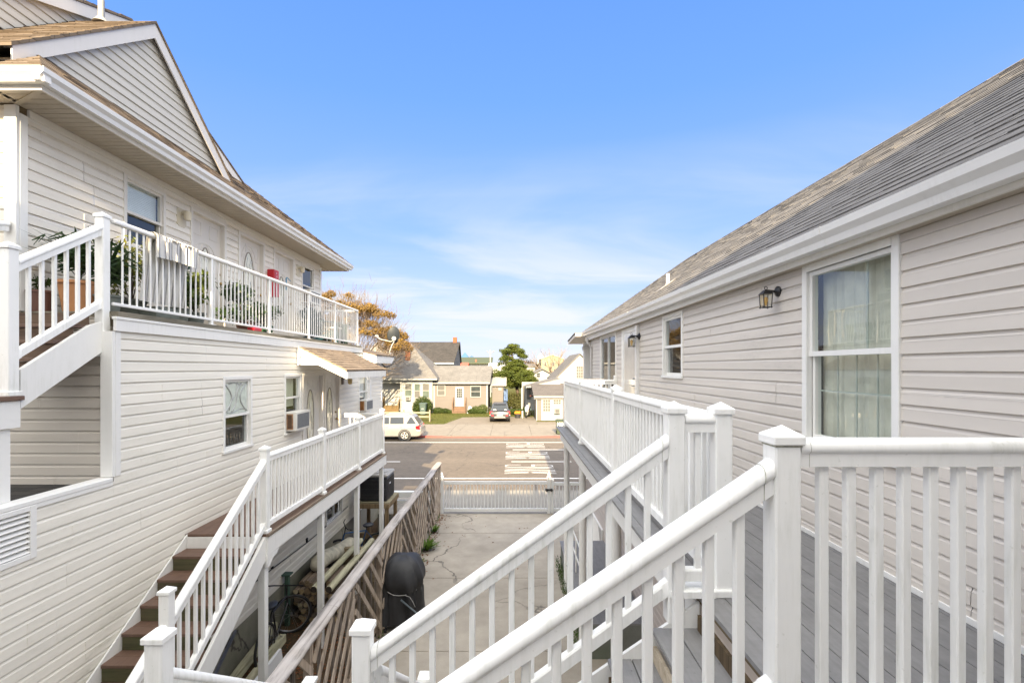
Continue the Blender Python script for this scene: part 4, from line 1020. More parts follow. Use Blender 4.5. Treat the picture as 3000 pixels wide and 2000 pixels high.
for j in range(ny):
    for i in range(nx): m.quad(P[j][i],P[j][i+1],P[j+1][i+1],P[j+1][i])
tag(m.build('soil_strip',SOIL,smooth=True),None,None,None,'structure')
sheet('sidewalk',-60,60,16.56,19.6,-.004,CONC2)
m=MB(); m.cbox(-60,60,19.6,19.75,-.2,-.002,.02); tag(m.build('kerb',CONC2),None,None,None,'structure')
sheet('road',-200,200,19.7,34.75,-.016,M_asphalt('asphalt'))
PAINT=M_paintmark('road_paint',(.80,.79,.76))
def mark(quads,name='road_marking',z=-.011):
    m=MB()
    for q in quads: m.poly([(x,y,z) for x,y in q])
    o=m.build(name,PAINT,None,fixn=False); return tag(o,None,None,None,'structure')
mark([[(-80,21.82),(80,21.82),(80,21.95),(-80,21.95)]],'edge_line'); mark([[(-80,32.30),(80,32.30),(80,32.43),(-80,32.43)]],'edge_line')
mark([[(x,25.70),(x+3.2,25.70),(x+3.2,25.81),(x,25.81)] for x in (0.02,9.2,18.4,-9.1,-18.3)],'lane_line'); mark([[(x,29.45),(x+3.2,29.45),(x+3.2,29.57),(x,29.57)] for x in (0.1,3.31,9.3,-36)],'lane_line')
def stroke(x0,y0,x1,y1,w):
    dx,dy=x1-x0,y1-y0; L=math.hypot(dx,dy); nx,ny=-dy/L*w/2,dx/L*w/2
    return [(x0-nx,y0-ny),(x1-nx,y1-ny),(x1+nx,y1+ny),(x0+nx,y0+ny)]
def arcpts(cx,cy,rx,ry,a0,a1,n,w):
    q=[]
    for i in range(n):
        t0=a0+(a1-a0)*i/n; t1=a0+(a1-a0)*(i+1)/n
        q.append([(cx+(rx-w*.9)*math.cos(t0),cy+(ry-w)*math.sin(t0)),(cx+(rx-w*.9)*math.cos(t1),cy+(ry-w)*math.sin(t1)),(cx+rx*math.cos(t1),cy+ry*math.sin(t1)),(cx+rx*math.cos(t0),cy+ry*math.sin(t0))])
    return q
def xing(xa,xb,ya,yb):                     # XING read from the lane heading to -X: X nearest, letter tops at -X
    S=(yb-ya); q=[]; w=.044*S/2
    y=ya; lw=.27*S
    q+= [stroke(xa,y+w/2,xb,y+lw*.78,w*1.15),stroke(xa,y+lw*.78,xb,y+w/2,w*1.15)]
    y=ya+.305*S; q.append(stroke(xa,y,xb,y,w*1.05))
    y0,y1=ya+.40*S,ya+.64*S; q+= [stroke(xa,y0,xb,y0,w),stroke(xa,y1,xb,y1,w),stroke(xa,y0+w*.2,xb,y1-w*.2,w*.9)]
    y0,y1=ya+.72*S,ya+.985*S; L=xb-xa; yc=(y0+y1)/2; r=.30
    q.append(stroke(xa+r,y0+w/2,xb-r,y0+w/2,w))                               # back of the G
    q+= arcpts(xa+r,yc,r,(y1-y0)/2,math.pi*1.5,math.pi*.5,10,w)
    q+= arcpts(xb-r,yc,r,(y1-y0)/2,-math.pi*.5,math.pi*.5,10,w)
    q.append(stroke(xa+r,y1-w/2,xa+L*.33,y1-w/2,w)); q.append(stroke(xa+L*.55,y1-w/2,xb-r,y1-w/2,w)); q.append([(xa+L*.55,yc-.02),(xa+L*.62,yc-.02),(xa+L*.62,y1-w),(xa+L*.55,y1-w)])
    return q
for (ya,yb) in ((22.86,24.98),(26.6,28.82),(30.2,32.0)): mark(xing(-.31,2.15,ya,yb),'xing_lettering')
CONC3=M_concrete('far_sidewalk_concrete',(.205,.185,.158),dark=.2)
# far pavement, kerb, plots rising gently
m=MB(); m.cbox(-60,-6.9,34.62,34.78,-.2,.12,.02); m.cbox(5.2,60,34.62,34.78,-.2,.10,.02); tag(m.build('kerb',CONC2),None,None,None,'structure')
RED=M_paintmark('red_kerb_paint',(.30,.075,.065))
m=MB()
pts=[(-6.9,.12),(-4.6,.045),(1.2,.045),(4.6,.10)]
for (xa,za),(xb,zb) in zip(pts[:-1],pts[1:]):
    m.hexa([(xa,34.60,-.1),(xb,34.60,-.1),(xb,34.80,-.1),(xa,34.80,-.1),(xa,34.60,za),(xb,34.60,zb),(xb,34.80,zb+.012),(xa,34.80,za+.012)])
tag(m.build('red_kerb',RED),None,None,None,'structure')
m=MB()
for a,b in zip([-30,-14,-9.0,-4.6,-1.5,1.5,4.6,8,14,30][:-1],[-30,-14,-9.0,-4.6,-1.5,1.5,4.6,8,14,30][1:]):
    m.hexa([(a+.008,34.79,-.1),(b-.008,34.79,-.1),(b-.008+.0,41.0,-.1),(a+.008,41.0,-.1),(a+.008,34.79,.09),(b-.008,34.79,.09),(b-.008,41.0,.19),(a+.008,41.0,.19)])
tag(m.build('far_sidewalk',CONC3),None,None,None,'structure')
m=MB(); m.poly([(-5.7,41.01,.192),(2.2,41.01,.192),(2.4,46.5,.262),(.2,46.5,.262),(-4.6,46.0,.255)]); m.poly([(2.25,41.01,.191),(8,41.01,.191),(8,43.4,.21),(2.25,43.4,.21)])
tag(m.build('parking_pad',M_concrete('tan_pad_concrete',(.18,.157,.13),dark=.45),None,fixn=False),None,None,None,'structure')
LAWN=M_grass('lawn_turf',(.080,.088,.022),(.055,.063,.016),(.115,.098,.036))
m=MB(); m.quad((-60,41.0,.187),(60,41.0,.187),(60,52,.30),(-60,52,.30)); m.quad((-60,52,.30),(60,52,.30),(60,140,.4),(-60,140,.4)); m.quad((-60,41.0,-.1),(60,41.0,-.1),(60,41.0,.187),(-60,41.0,.187)); tag(m.build('lawn_ground',LAWN,None,fixn=False),None,None,None,'structure')
# grass blades
def blades(name,region,n,h0,h1,mat,zf,seed=1,inside=None):
    rr=np.random.RandomState(seed); V=[];F=[]
    c=0
    while c<n:
        x=rr.uniform(region[0],region[1]); y=rr.uniform(region[2],region[3])
        if inside and not inside(x,y): 
            c+=1; continue
        h=rr.uniform(h0,h1); a=rr.uniform(0,6.28); w=h*.16; dx,dy=math.cos(a)*w,math.sin(a)*w; lx,ly=rr.normal(0,h*.35,2); z=zf(x,y)
        b=len(V); V+=[(x-dx,y-dy,z),(x+dx,y+dy,z),(x+lx,y+ly,z+h)]; F.append((b,b+1,b+2)); c+=1
    m=MB(); m.v=V; m.f=F; m.m=[0]*len(F); return m.build(name,mat,None,fixn=False,uv=False)
lz=lambda x,y: .187+(y-41)*.01027
TURF=M_leaf('turf_blades',(.115,.122,.03),(.075,.088,.022),trans=.35,scale=.6)
tag(blades('lawn_grass',(-22,2.2,41.05,50),26000,.05,.12,TURF,lz,3,lambda x,y: not(-5.9<x<2.4 and y<46.4) or x<-5.5),None,None,None,'stuff')
# ------------------------------------------------------------------ driveway gate and picket panels
PW=M_painted('white_gate_vinyl',(.74,.75,.75),amount=.2)
def gothic(root,x,y,z0,z1,w=.11):
    m=MB(); m.cbox(x-w/2,x+w/2,y-w/2,y+w/2,z0,z1-.16,.006); m.cbox(x-w*.62,x+w*.62,y-w*.62,y+w*.62,z1-.20,z1-.15,.006); o=m.build('post',PW,root)
    m=MB(); m.add([(x-.055,y-.055,z1-.15),(x+.055,y-.055,z1-.15),(x+.055,y+.055,z1-.15),(x-.055,y+.055,z1-.15),(x-.03,y-.03,z1-.11),(x+.03,y-.03,z1-.11),(x+.03,y+.03,z1-.11),(x-.03,y+.03,z1-.11)],[(0,1,5,4),(1,2,6,5),(2,3,7,6),(3,0,4,7),(4,5,6,7)])
    m.add([(x-.045,y-.045,z1-.09),(x+.045,y-.045,z1-.09),(x+.045,y+.045,z1-.09),(x-.045,y+.045,z1-.09),(x,y,z1+.03),(x,y,z1-.12)],[(0,1,4),(1,2,4),(2,3,4),(3,0,4),(1,0,5),(2,1,5),(3,2,5),(0,3,5)]); m.build('finial',PW,o)
GT=thing('driveway_gate','wide white picket gate closing the concrete driveway','gate',(-.5,16.6,0))
gothic(GT,-2.38,16.6,0,1.42); gothic(GT,1.30,16.6,0,1.42)
m=MB(); m.cbox(-2.30,1.23,16.57,16.63,.99,1.10,.006); m.build('top_rail',PW,GT)
m=MB(); m.cbox(-2.30,1.23,16.57,16.63,.06,.17,.006); m.build('bottom_rail',PW,GT)
m=MB(); m.cbox(-.016,.016,-.012,.012,0,.86,.003); t=m.build('tmp',PW); PM=t.data; bpy.data.objects.remove(t)
for i in range(29): shared('picket',None,GT,(-2.24+i*.121,16.6,.15),mesh=PM)
m=MB(); m.box(1.17,1.42,16.50,16.56,.80,.85); m.lathe((1.22,16.50,.82),[(0,-.03),(.05,-.02),(.05,.03),(0,.04)],10,'y'); m.lathe((1.38,16.50,.82),[(0,-.03),(.05,-.02),(.05,.03),(0,.04)],10,'y'); m.build('latch',BLACK,GT)
GP=thing('picket_fence','short white picket panel right of the driveway gate','fence',(1.9,16.6,0))
gothic(GP,2.42,16.6,0,1.40); m=MB(); m.cbox(1.38,1.47,16.55,16.65,0,1.16,.006); m.build('post',PW,GP)
m=MB(); m.cbox(1.475,2.36,16.57,16.63,.96,1.06,.006); m.build('top_rail',PW,GP); m=MB(); m.cbox(1.475,2.36,16.57,16.63,.06,.17,.006); m.build('bottom_rail',PW,GP)
for i in range(7): shared('picket',None,GP,(1.54+i*.121,16.6,.15),mesh=PM)
m=MB(); m.cbox(2.30,2.40,16.48,16.54,.22,.30,.01); m.build('hinge',BLACK,GP)
WF=thing('low_fence','low white fence panel with a flat rail behind the wooden lattice fence','fence',(-3.4,16.4,0))
m=MB(); m.cbox(-4.25,-2.60,16.33,16.50,.62,.80,.006); m.build('top_rail',PW,WF)
m=MB(); m.cbox(-4.25,-2.60,16.40,16.44,.05,.50,.004); m.build('panel',PW,WF)
for x in (-4.2,-2.65): m=MB(); m.cbox(x-.05,x+.05,16.37,16.47,0,.618,.004); m.build('post',PW,WF)
# ------------------------------------------------------------------ weathered chevron fence
WFN=thing('slatted_fence','weathered grey wooden fence of chevron slats under a rounded cap board along the driveway','fence',(-2.45,10,0))
fx=-2.45; ft=1.74; fb=.10
bays=[3.2,4.3,5.85,7.42,9.0,10.65,12.26,13.77,15.1,16.45]
def clip_diag(y0,y1,z0,z1,c,s):           # centre line z=c+s*y inside the bay
    pts=[]
    ya,yb=y0,y1
    za,zb=c+s*ya,c+s*yb
    t0,t1=0,1; dz=zb-za
    for lim,sg in ((z0,1),(z1,-1)):
        fa=sg*(za-lim); fb_=sg*(zb-lim)
        if fa<0 and fb_<0: return None
        if fa<0: t0=max(t0,fa/(fa-fb_))
        elif fb_<0: t1=min(t1,fa/(fa-fb_))
    if t1-t0<.08: return None
    return (ya+(yb-ya)*t0,za+dz*t0),(ya+(yb-ya)*t1,za+dz*t1)
rr=random.Random(11)
for i,(a,b) in enumerate(zip(bays[:-1],bays[1:])):
    s=-1.0 if i%2==1 else 1.25
    m=MB(); zz=-3.0; base=a
    k=0
    while k<18:
        c=(-2.3+k*(.40 if s<0 else .46))-s*(a if s>0 else b)
        q=clip_diag(a+.03,b-.03,fb,ft-.06,c,s); k+=1
        if q is None: continue
        j=rr.uniform(-.012,.012); (ya,za),(yb,zb)=q
        m.bar((fx+.055+rr.uniform(-.004,.004),ya,za+j),(fx+.055+rr.uniform(-.004,.004),yb,zb+j),.022,.086)
    m.build('slat_panel',FENCEW,WFN)
    m=MB(); y=a+.05
    while y<b-.05:
        w=rr.uniform(.085,.10); m.box(fx-.075,fx-.052,y,y+w,.06+rr.uniform(0,.05),ft-.05-rr.uniform(0,.03)); y+=w+rr.choice([.10,.2,.3,.4])
    m.build('back_boards',M_wood('dark_back_boards',(.22,.18,.145),(.045,.038,.03),axis=2,grey=(.24,.22,.20)),WFN)
for y in bays:
    m=MB(); m.cbox(fx-.048,fx+.042,y-.045,y+.045,0,ft-.04,.006); m.build('post',FENCEW,WFN)
m=MB(); m.box(fx-.05,fx-.01,3.2,16.4,ft-.13,ft-.04); m.box(fx-.05,fx-.01,3.2,16.4,.18,.27); m.build('stringer_rail',FENCEW,WFN)
capj=[3.0,6.55,10.9,16.52]
for a,b in zip(capj[:-1],capj[1:]):
    m=MB(); prof=[(-.10,-.02),(.095,-.02),(.10,.0),(.09,.020),(.04,.034),(-.04,.034),(-.09,.022),(-.105,.0)]
    n=24
    for t in range(n):
        y0=a+(b-a-.006)*t/n; y1=a+(b-a-.006)*(t+1)/n
        m.ext([(x*(1+.04*math.sin(t*1.3)),z) for x,z in prof],(fx+.006*math.sin(y0*1.1),y0,ft+.006*math.sin(y0*2.1)),(fx+.006*math.sin(y1*1.1),y1,ft+.006*math.sin(y1*2.1)))
    m.build('cap_board',CAPW,WFN,smooth=True,ang=50)
# ------------------------------------------------------------------ covered grill
CLOTH=M_plain('black_cover_cloth',(.022,.023,.026),.62,.25,5,bump=.12)
GC=thing('covered_grill','grill wrapped in a black cover tied with pale cord beside the wooden fence','grill',(-2.10,9.45,0))
m=MB(); N=72; rows=[(.14,.92),(.24,.90),(.38,.89),(.52,.89),(.64,.89),(.73,.88),(.79,.93),(.87,1.0),(.95,1.02),(1.02,1.0),(1.10,.95),(1.18,.87),(1.25,.76),(1.30,.63),(1.335,.45),(1.345,.15)]
cx,cy=-2.10,9.46; hx,hy=.375,.42
V=[]
for ri,(z,s) in enumerate(rows):
    for i in range(N):
        a=2*math.pi*i/N; c_,s_=math.cos(a),math.sin(a)
        e=.50
        x=math.copysign(abs(c_)**e,c_)*hx*s; y=math.copysign(abs(s_)**e,s_)*hy*s
        fold=(.040*math.sin(a*5+ri*.22)+.030*math.sin(a*11+1.3+ri*.35)+.016*math.sin(a*19+ri*.5))*max(.06,1-z/1.18)**.7*1.4
        fold-=.02*math.exp(-((z-.74)/.05)**2)*(1+.5*math.sin(a*9))
        k=1+fold/.35
        V.append((cx+x*k,cy+y*k,z+.012*math.sin(a*4+ri)*(z<.3)+.015*math.cos(a*2)*(z>.9)))
m.v=V
for r in range(len(rows)-1):
    for i in range(N): m.f.append((r*N+i,r*N+(i+1)%N,(r+1)*N+(i+1)%N,(r+1)*N+i)); m.m.append(0)
m.f.append(tuple(range((len(rows)-1)*N,len(rows)*N))); m.m.append(0)
m.build('cover',CLOTH,GC,smooth=True)
m=MB(); pts=[]
for i in range(-7,8):
    a=-math.pi/2+i*.16; c_,s_=math.cos(a),math.sin(a)
    pts.append((cx+math.copysign(abs(c_)**.62,c_)*hx*.86,cy+math.copysign(abs(s_)**.62,s_)*hy*.87-.01,.755+.02*abs(i)/7*(1 if i<0 else .6)-.04*math.exp(-(i/2.2)**2)))
m.pipe(pts,.006,6); m.pipe([pts[8],(cx+.1,cy-.40,.74),(cx+.2,cy-.39,.70),(cx+.26,cy-.38,.60),(cx+.30,cy-.37,.50)],.006,6); m.build('cord',M_plain('pale_rope',(.42,.42,.42),.8,.2,60),GC,smooth=True)
m=MB(); m.tube((cx+.03,cy-.38,.64),(cx+.34,cy-.44,.42),.017); m.build('handle_rail',M_plain('blue_grey_metal',(.10,.13,.15),.4,.1),GC)
for (x,y) in ((.27,-.33),(.27,.30),(-.27,-.33),(-.27,.30)):
    m=MB(); m.lathe((cx+x,cy+y,.045),[(0,-.02),(.045,-.018),(.045,.018),(0,.02)],14,'x'); w=m.build('caster',RUBBER,GC); m=MB(); m.tube((cx+x,cy+y,.06),(cx+x,cy+y,.2),.015); m.build('leg',BLACK,GC)
# ------------------------------------------------------------------ firewood, poles, roll
def WOODEND(i):
    c=[(.62,.48,.30),(.50,.38,.22),(.36,.27,.17),(.68,.58,.38),(.22,.17,.12)][i%5]
    return M_wood('log_wood_%s'%('abcde'[i%5]),c,mul(c,.35),axis=1,bump=.5)
BARK=M_wood('log_bark',(.20,.155,.115),(.03,.022,.016),axis=1,bump=.9)
rr=random.Random(5); cnt=0; row=0; z=.075
logdesc=['pale round end','dark rotten end','yellowish split end','brown bark edged end','grey weathered end']
while row<6:
    x=-4.28+(row%2)*.07; 
    while x<-3.30-.05*row:
        r=rr.uniform(.050,.072); y0=9.55+rr.uniform(-.12,.12)+.02*row
        m=MB(); n=10; base=len(m.v)
        ph=rr.random()*6
        for (yy,k) in ((y0,.92),(y0+.02,1.0),(y0+.75,1.0),(y0+.77,.9)):
            for i in range(n):
                a=2*math.pi*i/n; q=r*k*(1+.10*math.sin(3*a+ph)+.05*math.sin(5*a))
                m.v.append((x+q*math.cos(a),yy,z+q*math.sin(a)))
        for kx in range(3):
            for i in range(n): m.f.append((kx*n+i,kx*n+(i+1)%n,(kx+1)*n+(i+1)%n,(kx+1)*n+i)); m.m.append(0)
        m.f.append(tuple(range(n-1,-1,-1))); m.m.append(1); m.f.append(tuple(range(3*n,4*n))); m.m.append(1)
        ki=rr.randrange(5)
        o=m.build('firewood_log',[BARK,WOODEND(ki)],None,smooth=True,ang=40)
        tag(o,'one of the stacked firewood logs under the raised deck, '+logdesc[ki],'log','firewood logs stacked under the raised deck'); cnt+=1
        x+=2*r+.004
    z+=.118; row+=1
POLE=M_wood('mossy_landscape_pole',(.58,.53,.37),(.22,.19,.11),axis=1,grey=(.50,.50,.34))
for (xa,ya,xb,yb,lab) in ((-3.68,9.02,-3.60,11.6,'long mossy wooden pole, the one nearer the wall, lying on the firewood'),(-3.40,9.02,-3.33,11.6,'long mossy wooden pole, the one nearer the fence, lying on the firewood')):
    m=MB(); n=12
    a=Vector((xa,ya,.86)); b=Vector((xb,yb,.86)); m.pipe([a,a+(b-a)*.01,a+(b-a)*.3,a+(b-a)*.6,a+(b-a)*.99,b],[.060,.066,.067,.064,.064,.058],12)
    for f in (len(m.f)-2,len(m.f)-1): m.m[f]=1
    tag(m.build('wooden_pole',[POLE,M_plain('dark_cut_end',(.05,.038,.028),.9,.3,20)],smooth=True,ang=40),lab,'pole','poles lying on the firewood')
m=MB(); m.cbox(-3.95,-3.15,11.25,11.42,0,.40,.01); m.cbox(-3.92,-3.2,11.27,11.40,.40,.79,.01); tag(m.build('timber_stack',M_wood('stack_timber',(.30,.24,.15),(.10,.075,.045),axis=0)),'two stacked square timbers holding up the far ends of the poles','timber')
m=MB(); pts=[(-4.08,10.05,.90),(-4.07,10.25,.90),(-4.07,10.6,.87),(-4.05,11.0,.80),(-4.03,11.5,.72),(-4.0,12.0,.68),(-3.99,12.15,.68)]
m.pipe(pts,[.10,.17,.18,.165,.16,.15,.08],16); 
for i,v in enumerate(m.v): m.v[i]=(v[0]+.008*math.sin(v[1]*7+v[2]*9),v[1],v[2]*.96+.004*math.sin(v[1]*13+v[0]*11))
tag(m.build('canvas_roll',M_plain('pale_canvas',(.50,.47,.37),.85,.3,6,bump=.2),smooth=True),'rolled pale canvas bundle lying along the wall beyond the firewood','canvas')
m=MB(); m.cbox(-4.2,-3.9,12.0,12.45,0,.50,.01); m.cbox(-4.25,-3.85,10.8,11.1,0,.60,.01); tag(m.build('storage_box',M_plain('dark_storage_plastic',(.05,.05,.05),.6,.2)),'dark storage boxes holding up the canvas bundle','box')
m=MB(); m.cbox(-4.36,-4.28,9.30,9.38,0,1.0,.006); m.cbox(-4.40,-4.24,9.26,9.42,1.0,1.03,.004); tag(m.build('green_post',M_plain('green_painted_metal',(.05,.10,.075),.6,.25)),'green metal post with a flat cap by the log pile','post')
m=MB(); m.pipe([(-4.39,5.9,1.55),(-4.385,7.4,1.36),(-4.39,8.9,1.30),(-4.385,10.4,1.24),(-4.39,11.2,1.23),(-4.385,13,1.27)],.011,6); 
for y in (7.4,8.9,10.4): m.box(-4.41,-4.37,y-.02,y+.02,1.24 if y>9 else 1.30,1.40 if y<8 else 1.34)
tag(m.build('wall_cable',BLACK,smooth=True),'thin black cable sagging along the lower cream siding','cable')
m=MB(); m.bar((-3.75,5.2,.72),(-4.35,7.6,1.02),.03,.05); m.bar((-3.72,5.2,.56),(-4.33,7.6,.86),.03,.05); m.bar((-3.80,5.5,.62),(-3.82,5.52,.75),.03,.03); tag(m.build('metal_ladder',M_plain('blue_grey_steel',(.09,.10,.13),.5,.2)),'dark blue grey metal ladder leaning under the brown steps','ladder')
m=MB(); m.hexa([(-3.55,6.3,.08),(-3.50,6.32,.08),(-3.62,7.75,.08),(-3.67,7.75,.08),(-3.60,6.3,.62),(-3.55,6.32,.62),(-3.68,7.75,.50),(-3.72,7.75,.50)]); tag(m.build('white_board',PW),'white plastic board leaning on edge under the deck','board')
m=MB(); m.bar((-4.2,5.6,.10),(-4.25,8.7,.36),.10,.14); m.bar((-4.0,5.6,.08),(-4.05,8.6,.2),.1,.14); tag(m.build('loose_timber',POLE),'pale loose timbers lying against the mossy foundation','timber')
# ------------------------------------------------------------------ bicycles
def bicycle(label,loc,rz,steer,paint,flip=0,r=.335,rack=False):
    B=thing('bicycle',label,'bicycle',loc,0)
    M=Matrix.Translation(Vector(loc))@Matrix.Rotation(rz,4,'Z')@Matrix.Rotation(flip,4,'X')
    def put(m,name,mat,par=B,sm=True):
        m.xf(M); return m.build(name,mat,par,smooth=sm,ang=50)
    for (x,yaw) in ((0,0),(1.05,steer)):
        W=Matrix.Translation((x,0,r))@Matrix.Rotation(yaw,4,'Z')
        m=MB(); m.torus((0,0,0),r-.022,.024,'y',40,8); m.xf(W); w=put(m,'wheel',RUBBER)
        m=MB(); m.torus((0,0,0),r-.05,.011,'y',40,6); m.xf(W); put(m,'rim',STEEL,w)
        m=MB()
        for i in range(18):
            a=2*math.pi*i/18; m.tube((0,.02*(-1)**i,0),((r-.05)*math.cos(a+.25*(-1)**i),0,(r-.05)*math.sin(a+.25*(-1)**i)),.0015,n=3)
        m.tube((0,-.05,0),(0,.05,0),.02); m.xf(W); put(m,'spokes',STEEL,w)
    m=MB(); bb=(.42,0,.30); st=(.30,0,.78); hd=(.84,0,.80); hb=(.88,0,.66)
    for a,b,q in ((bb,st,.016),(st,hd,.016),(bb,hb,.02),(hd,hb,.02)): m.tube(a,b,q)
    for s in (-.05,.05): m.tube((0,s,r),bb,.010); m.tube((0,s,r),st,.009); m.tube((1.05,s,r),hb,.012)
    put(m,'frame',paint)
    m=MB(); m.tube(hd,(.82,0,.98),.013); m.pipe([(.76,-.32,1.02),(.82,-.22,1.0),(.84,0,.99),(.82,.22,1.0),(.76,.32,1.02)],.012); put(m,'handlebar',BLACK)
    m=MB(); m.tube(st,(.28,0,.90),.012); m.lathe((.25,0,.91),[(.0,-.02),(.10,-.02),(.115,.02),(.08,.05),(.0,.055)],14,'z',1.25,.72); put(m,'saddle',M_plain('dark_saddle',(.03,.035,.05),.45,.1))
    m=MB(); m.lathe((.42,0,.30),[(.09,-.005),(.09,.005)],18,'y'); m.tube((.42,-.06,.30),(.56,-.06,.22),.01); m.tube((.42,.06,.30),(.28,.06,.38),.01); put(m,'crank',STEEL)
    return B
bicycle('black bicycle by the log pile with its big front wheel turned outwards',(-4.08,8.02,.02),math.radians(92),math.radians(-62),BLACK,r=.36)
bicycle('blue bicycle leaning by the wall under the far end of the deck',(-3.55,12.75,.03),math.radians(212),math.radians(20),M_plain('blue_frame_paint',(.03,.10,.25),.3,.1),flip=math.radians(-9))
# ------------------------------------------------------------------ condenser on a timber stand
ST=thing('timber_stand','timber stand carrying the outdoor condenser unit','stand',(-3.75,13.5,0))
TW=M_wood('stand_timber',(.33,.24,.14),(.12,.08,.045),axis=2)
for x in (-4.12,-3.35):
    for y in (13.05,14.0): m=MB(); m.cbox(x-.045,x+.045,y-.045,y+.045,0,1.22,.004); m.build('leg',TW,ST)
m=MB(); m.box(-4.2,-3.27,12.98,14.08,1.34,1.37); m.build('top_board',M_wood('stand_top',(.34,.30,.20),(.12,.11,.07),axis=0),ST)
m=MB(); m.box(-4.2,-3.27,12.96,13.0,1.22,1.339); m.box(-4.2,-3.27,14.06,14.1,1.22,1.339); m.box(-3.31,-3.27,13.001,14.059,1.22,1.339); m.box(-4.2,-4.16,13.001,14.059,1.22,1.339); m.box(-4.2,-3.3,12.97,13.0,.42,.56); m.parts('apron',TW,ST)
AC=thing('condenser_unit','dark outdoor air conditioning condenser with a grey top on the timber stand','air conditioner',(-3.73,13.55,1.37))
m=MB(); m.cbox(-4.10,-3.36,13.1,13.9,1.372,2.02,.03); m.build('cabinet',M_plain('dark_condenser_metal',(.03,.032,.036),.45,.1),AC)
m=MB()
for i in range(24): m.box(-4.06+i*.030,-4.06+i*.030+.006,13.085,13.098,1.44,1.96)
for z in (1.55,1.7,1.85): m.box(-4.08,-3.38,13.086,13.099,z,z+.008)
for i in range(24): m.box(-3.358,-3.347,13.14+i*.031,13.146+i*.031,1.44,1.96)
m.build('coil_guard',M_plain('guard_wire',(.07,.07,.075),.4,.1),AC)
m=MB(); m.cbox(-4.12,-3.34,13.08,13.92,2.022,2.10,.03); m.lathe((-3.73,13.5,2.10),[(.30,0),(.30,.02),(.10,.035),(0,.035)],24); m.build('top_panel',M_plain('grey_condenser_top',(.36,.35,.33),.5,.1),AC)
m=MB(); m.box(-3.343,-3.34,13.3,13.42,1.80,1.84); m.build('badge',PW,AC)
m=MB(); m.cbox(-4.0,-3.3,14.5,15.6,0,.62,.02); tag(m.build('concrete_box',CONC2),'low pale concrete block behind the timber stand','block')
# window air conditioners
def window_ac(name_label,y0,y1,z0,z1,x0,d,lv):
    A=thing('window_air_conditioner',name_label,'air conditioner',(x0,(y0+y1)/2,z0))
    W=M_painted('aged_white_enamel',(.66,.65,.61),amount=.4,dirt=(.35,.22,.12))
    m=MB(); m.cbox(x0+.001,x0+d,y0,y1,z0,z1,.012); m.build('case',W,A)
    m=MB(); m.box(x0+d,x0+d+.006,y0+.05,y1-.05,z0+.05,z1-.05); m.build('rear_grille',M_plain('grey_coil',(.14,.15,.16),.6,.3,60),A)
    m=MB(); k=9
    for i in range(k):
        x=x0+.05+(d-.14)*i/k; m.box(x,x+.012,y0-.004,y0+.001,z0+.05,z1-.06)
    m.build('side_louvre',lv,A)
    m=MB(); m.box(x0+.03,x0+d-.06,y0-.0035,y0-.001,z0+.03,z1-.04); m.build('rust_patch',M_plain('rusty_enamel',(.30,.17,.09),.8,.5,12),A)
window_ac('rusty window air conditioner below the left lower window beside the doors',9.46,10.10,3.75,4.13,-4.42,.22,M_plain('rusty_louvre',(.13,.075,.045),.8,.3))
window_ac('window air conditioner with orange brown side beyond the small porch lamp',14.05,14.72,3.72,4.06,-4.42,.22,M_plain('orange_louvre',(.30,.12,.03),.7,.3))
window_ac('window air conditioner under the small upper window at the end of the gallery',12.72,13.38,6.70,7.06,-5.49,.22,M_plain('dark_louvre',(.12,.11,.10),.7,.3))
# red cabinet, hook, satellite dish, gallery things
RC=thing('fire_cabinet','bright red wall cabinet by the last gallery door','cabinet',(-5.47,10.96,6.6))
REDP=M_plain('glossy_red_paint',(.45,.012,.02),.3,.05)
m=MB(); m.cbox(-5.472,-5.31,10.84,11.07,6.60,7.20,.012); m.build('case',REDP,RC)
m=MB()
for i in range(7): m.box(-5.309,-5.305,10.95+.008*(i%2),10.962+.008*(i%2),6.66+i*.075,6.70+i*.075)
m.build('lettering',PW,RC)
m=MB(); m.cbox(-5.31,-5.304,10.865,10.935,6.64,7.16,.003); m.build('door_panel',M_plain('darker_red',(.36,.01,.015),.3,.05),RC)
m=MB(); m.pipe([(-5.40,11.62,7.14),(-5.38,11.62,7.16),(-5.38,11.80,7.10)],.010); m.tube((-5.40,11.62,7.14),(-5.40,11.62,6.86),.014); tag(m.build('door_hook',M_plain('blue_plastic',(.06,.25,.42),.4,.1)),'blue plastic hook hanging on the last gallery door','hook')
SD=thing('satellite_dish','dark oval satellite dish seen from behind on the corner of the street porch roof','satellite dish',(-3.95,15.95,5.40))
c=Vector((-3.85,15.9,6.05)); nrm=Vector((-.42,.86,.28)).normalized(); uu=nrm.cross(Vector((0,0,1))).normalized(); vv=uu.cross(nrm)
m=MB(); V=[]; n=40; rings=8
for r_ in range(rings+1):
    q=r_/rings
    for i in range(n):
        a=2*math.pi*i/n; p=c+uu*(.20*q*math.cos(a))+vv*(.285*q*math.sin(a))+nrm*(.06*q*q); V.append(tuple(p))
m.v=V
for r_ in range(rings):
    for i in range(n): m.f.append((r_*n+i,r_*n+(i+1)%n,(r_+1)*n+(i+1)%n,(r_+1)*n+i)); m.m.append(0)
m.pipe([tuple(c+uu*(.20*math.cos(2*math.pi*i/n))+vv*(.285*math.sin(2*math.pi*i/n))+nrm*.06) for i in range(n+1)],.006,6)
m.build('reflector',M_plain('dark_dish_paint',(.035,.042,.05),.45,.1),SD,smooth=True)
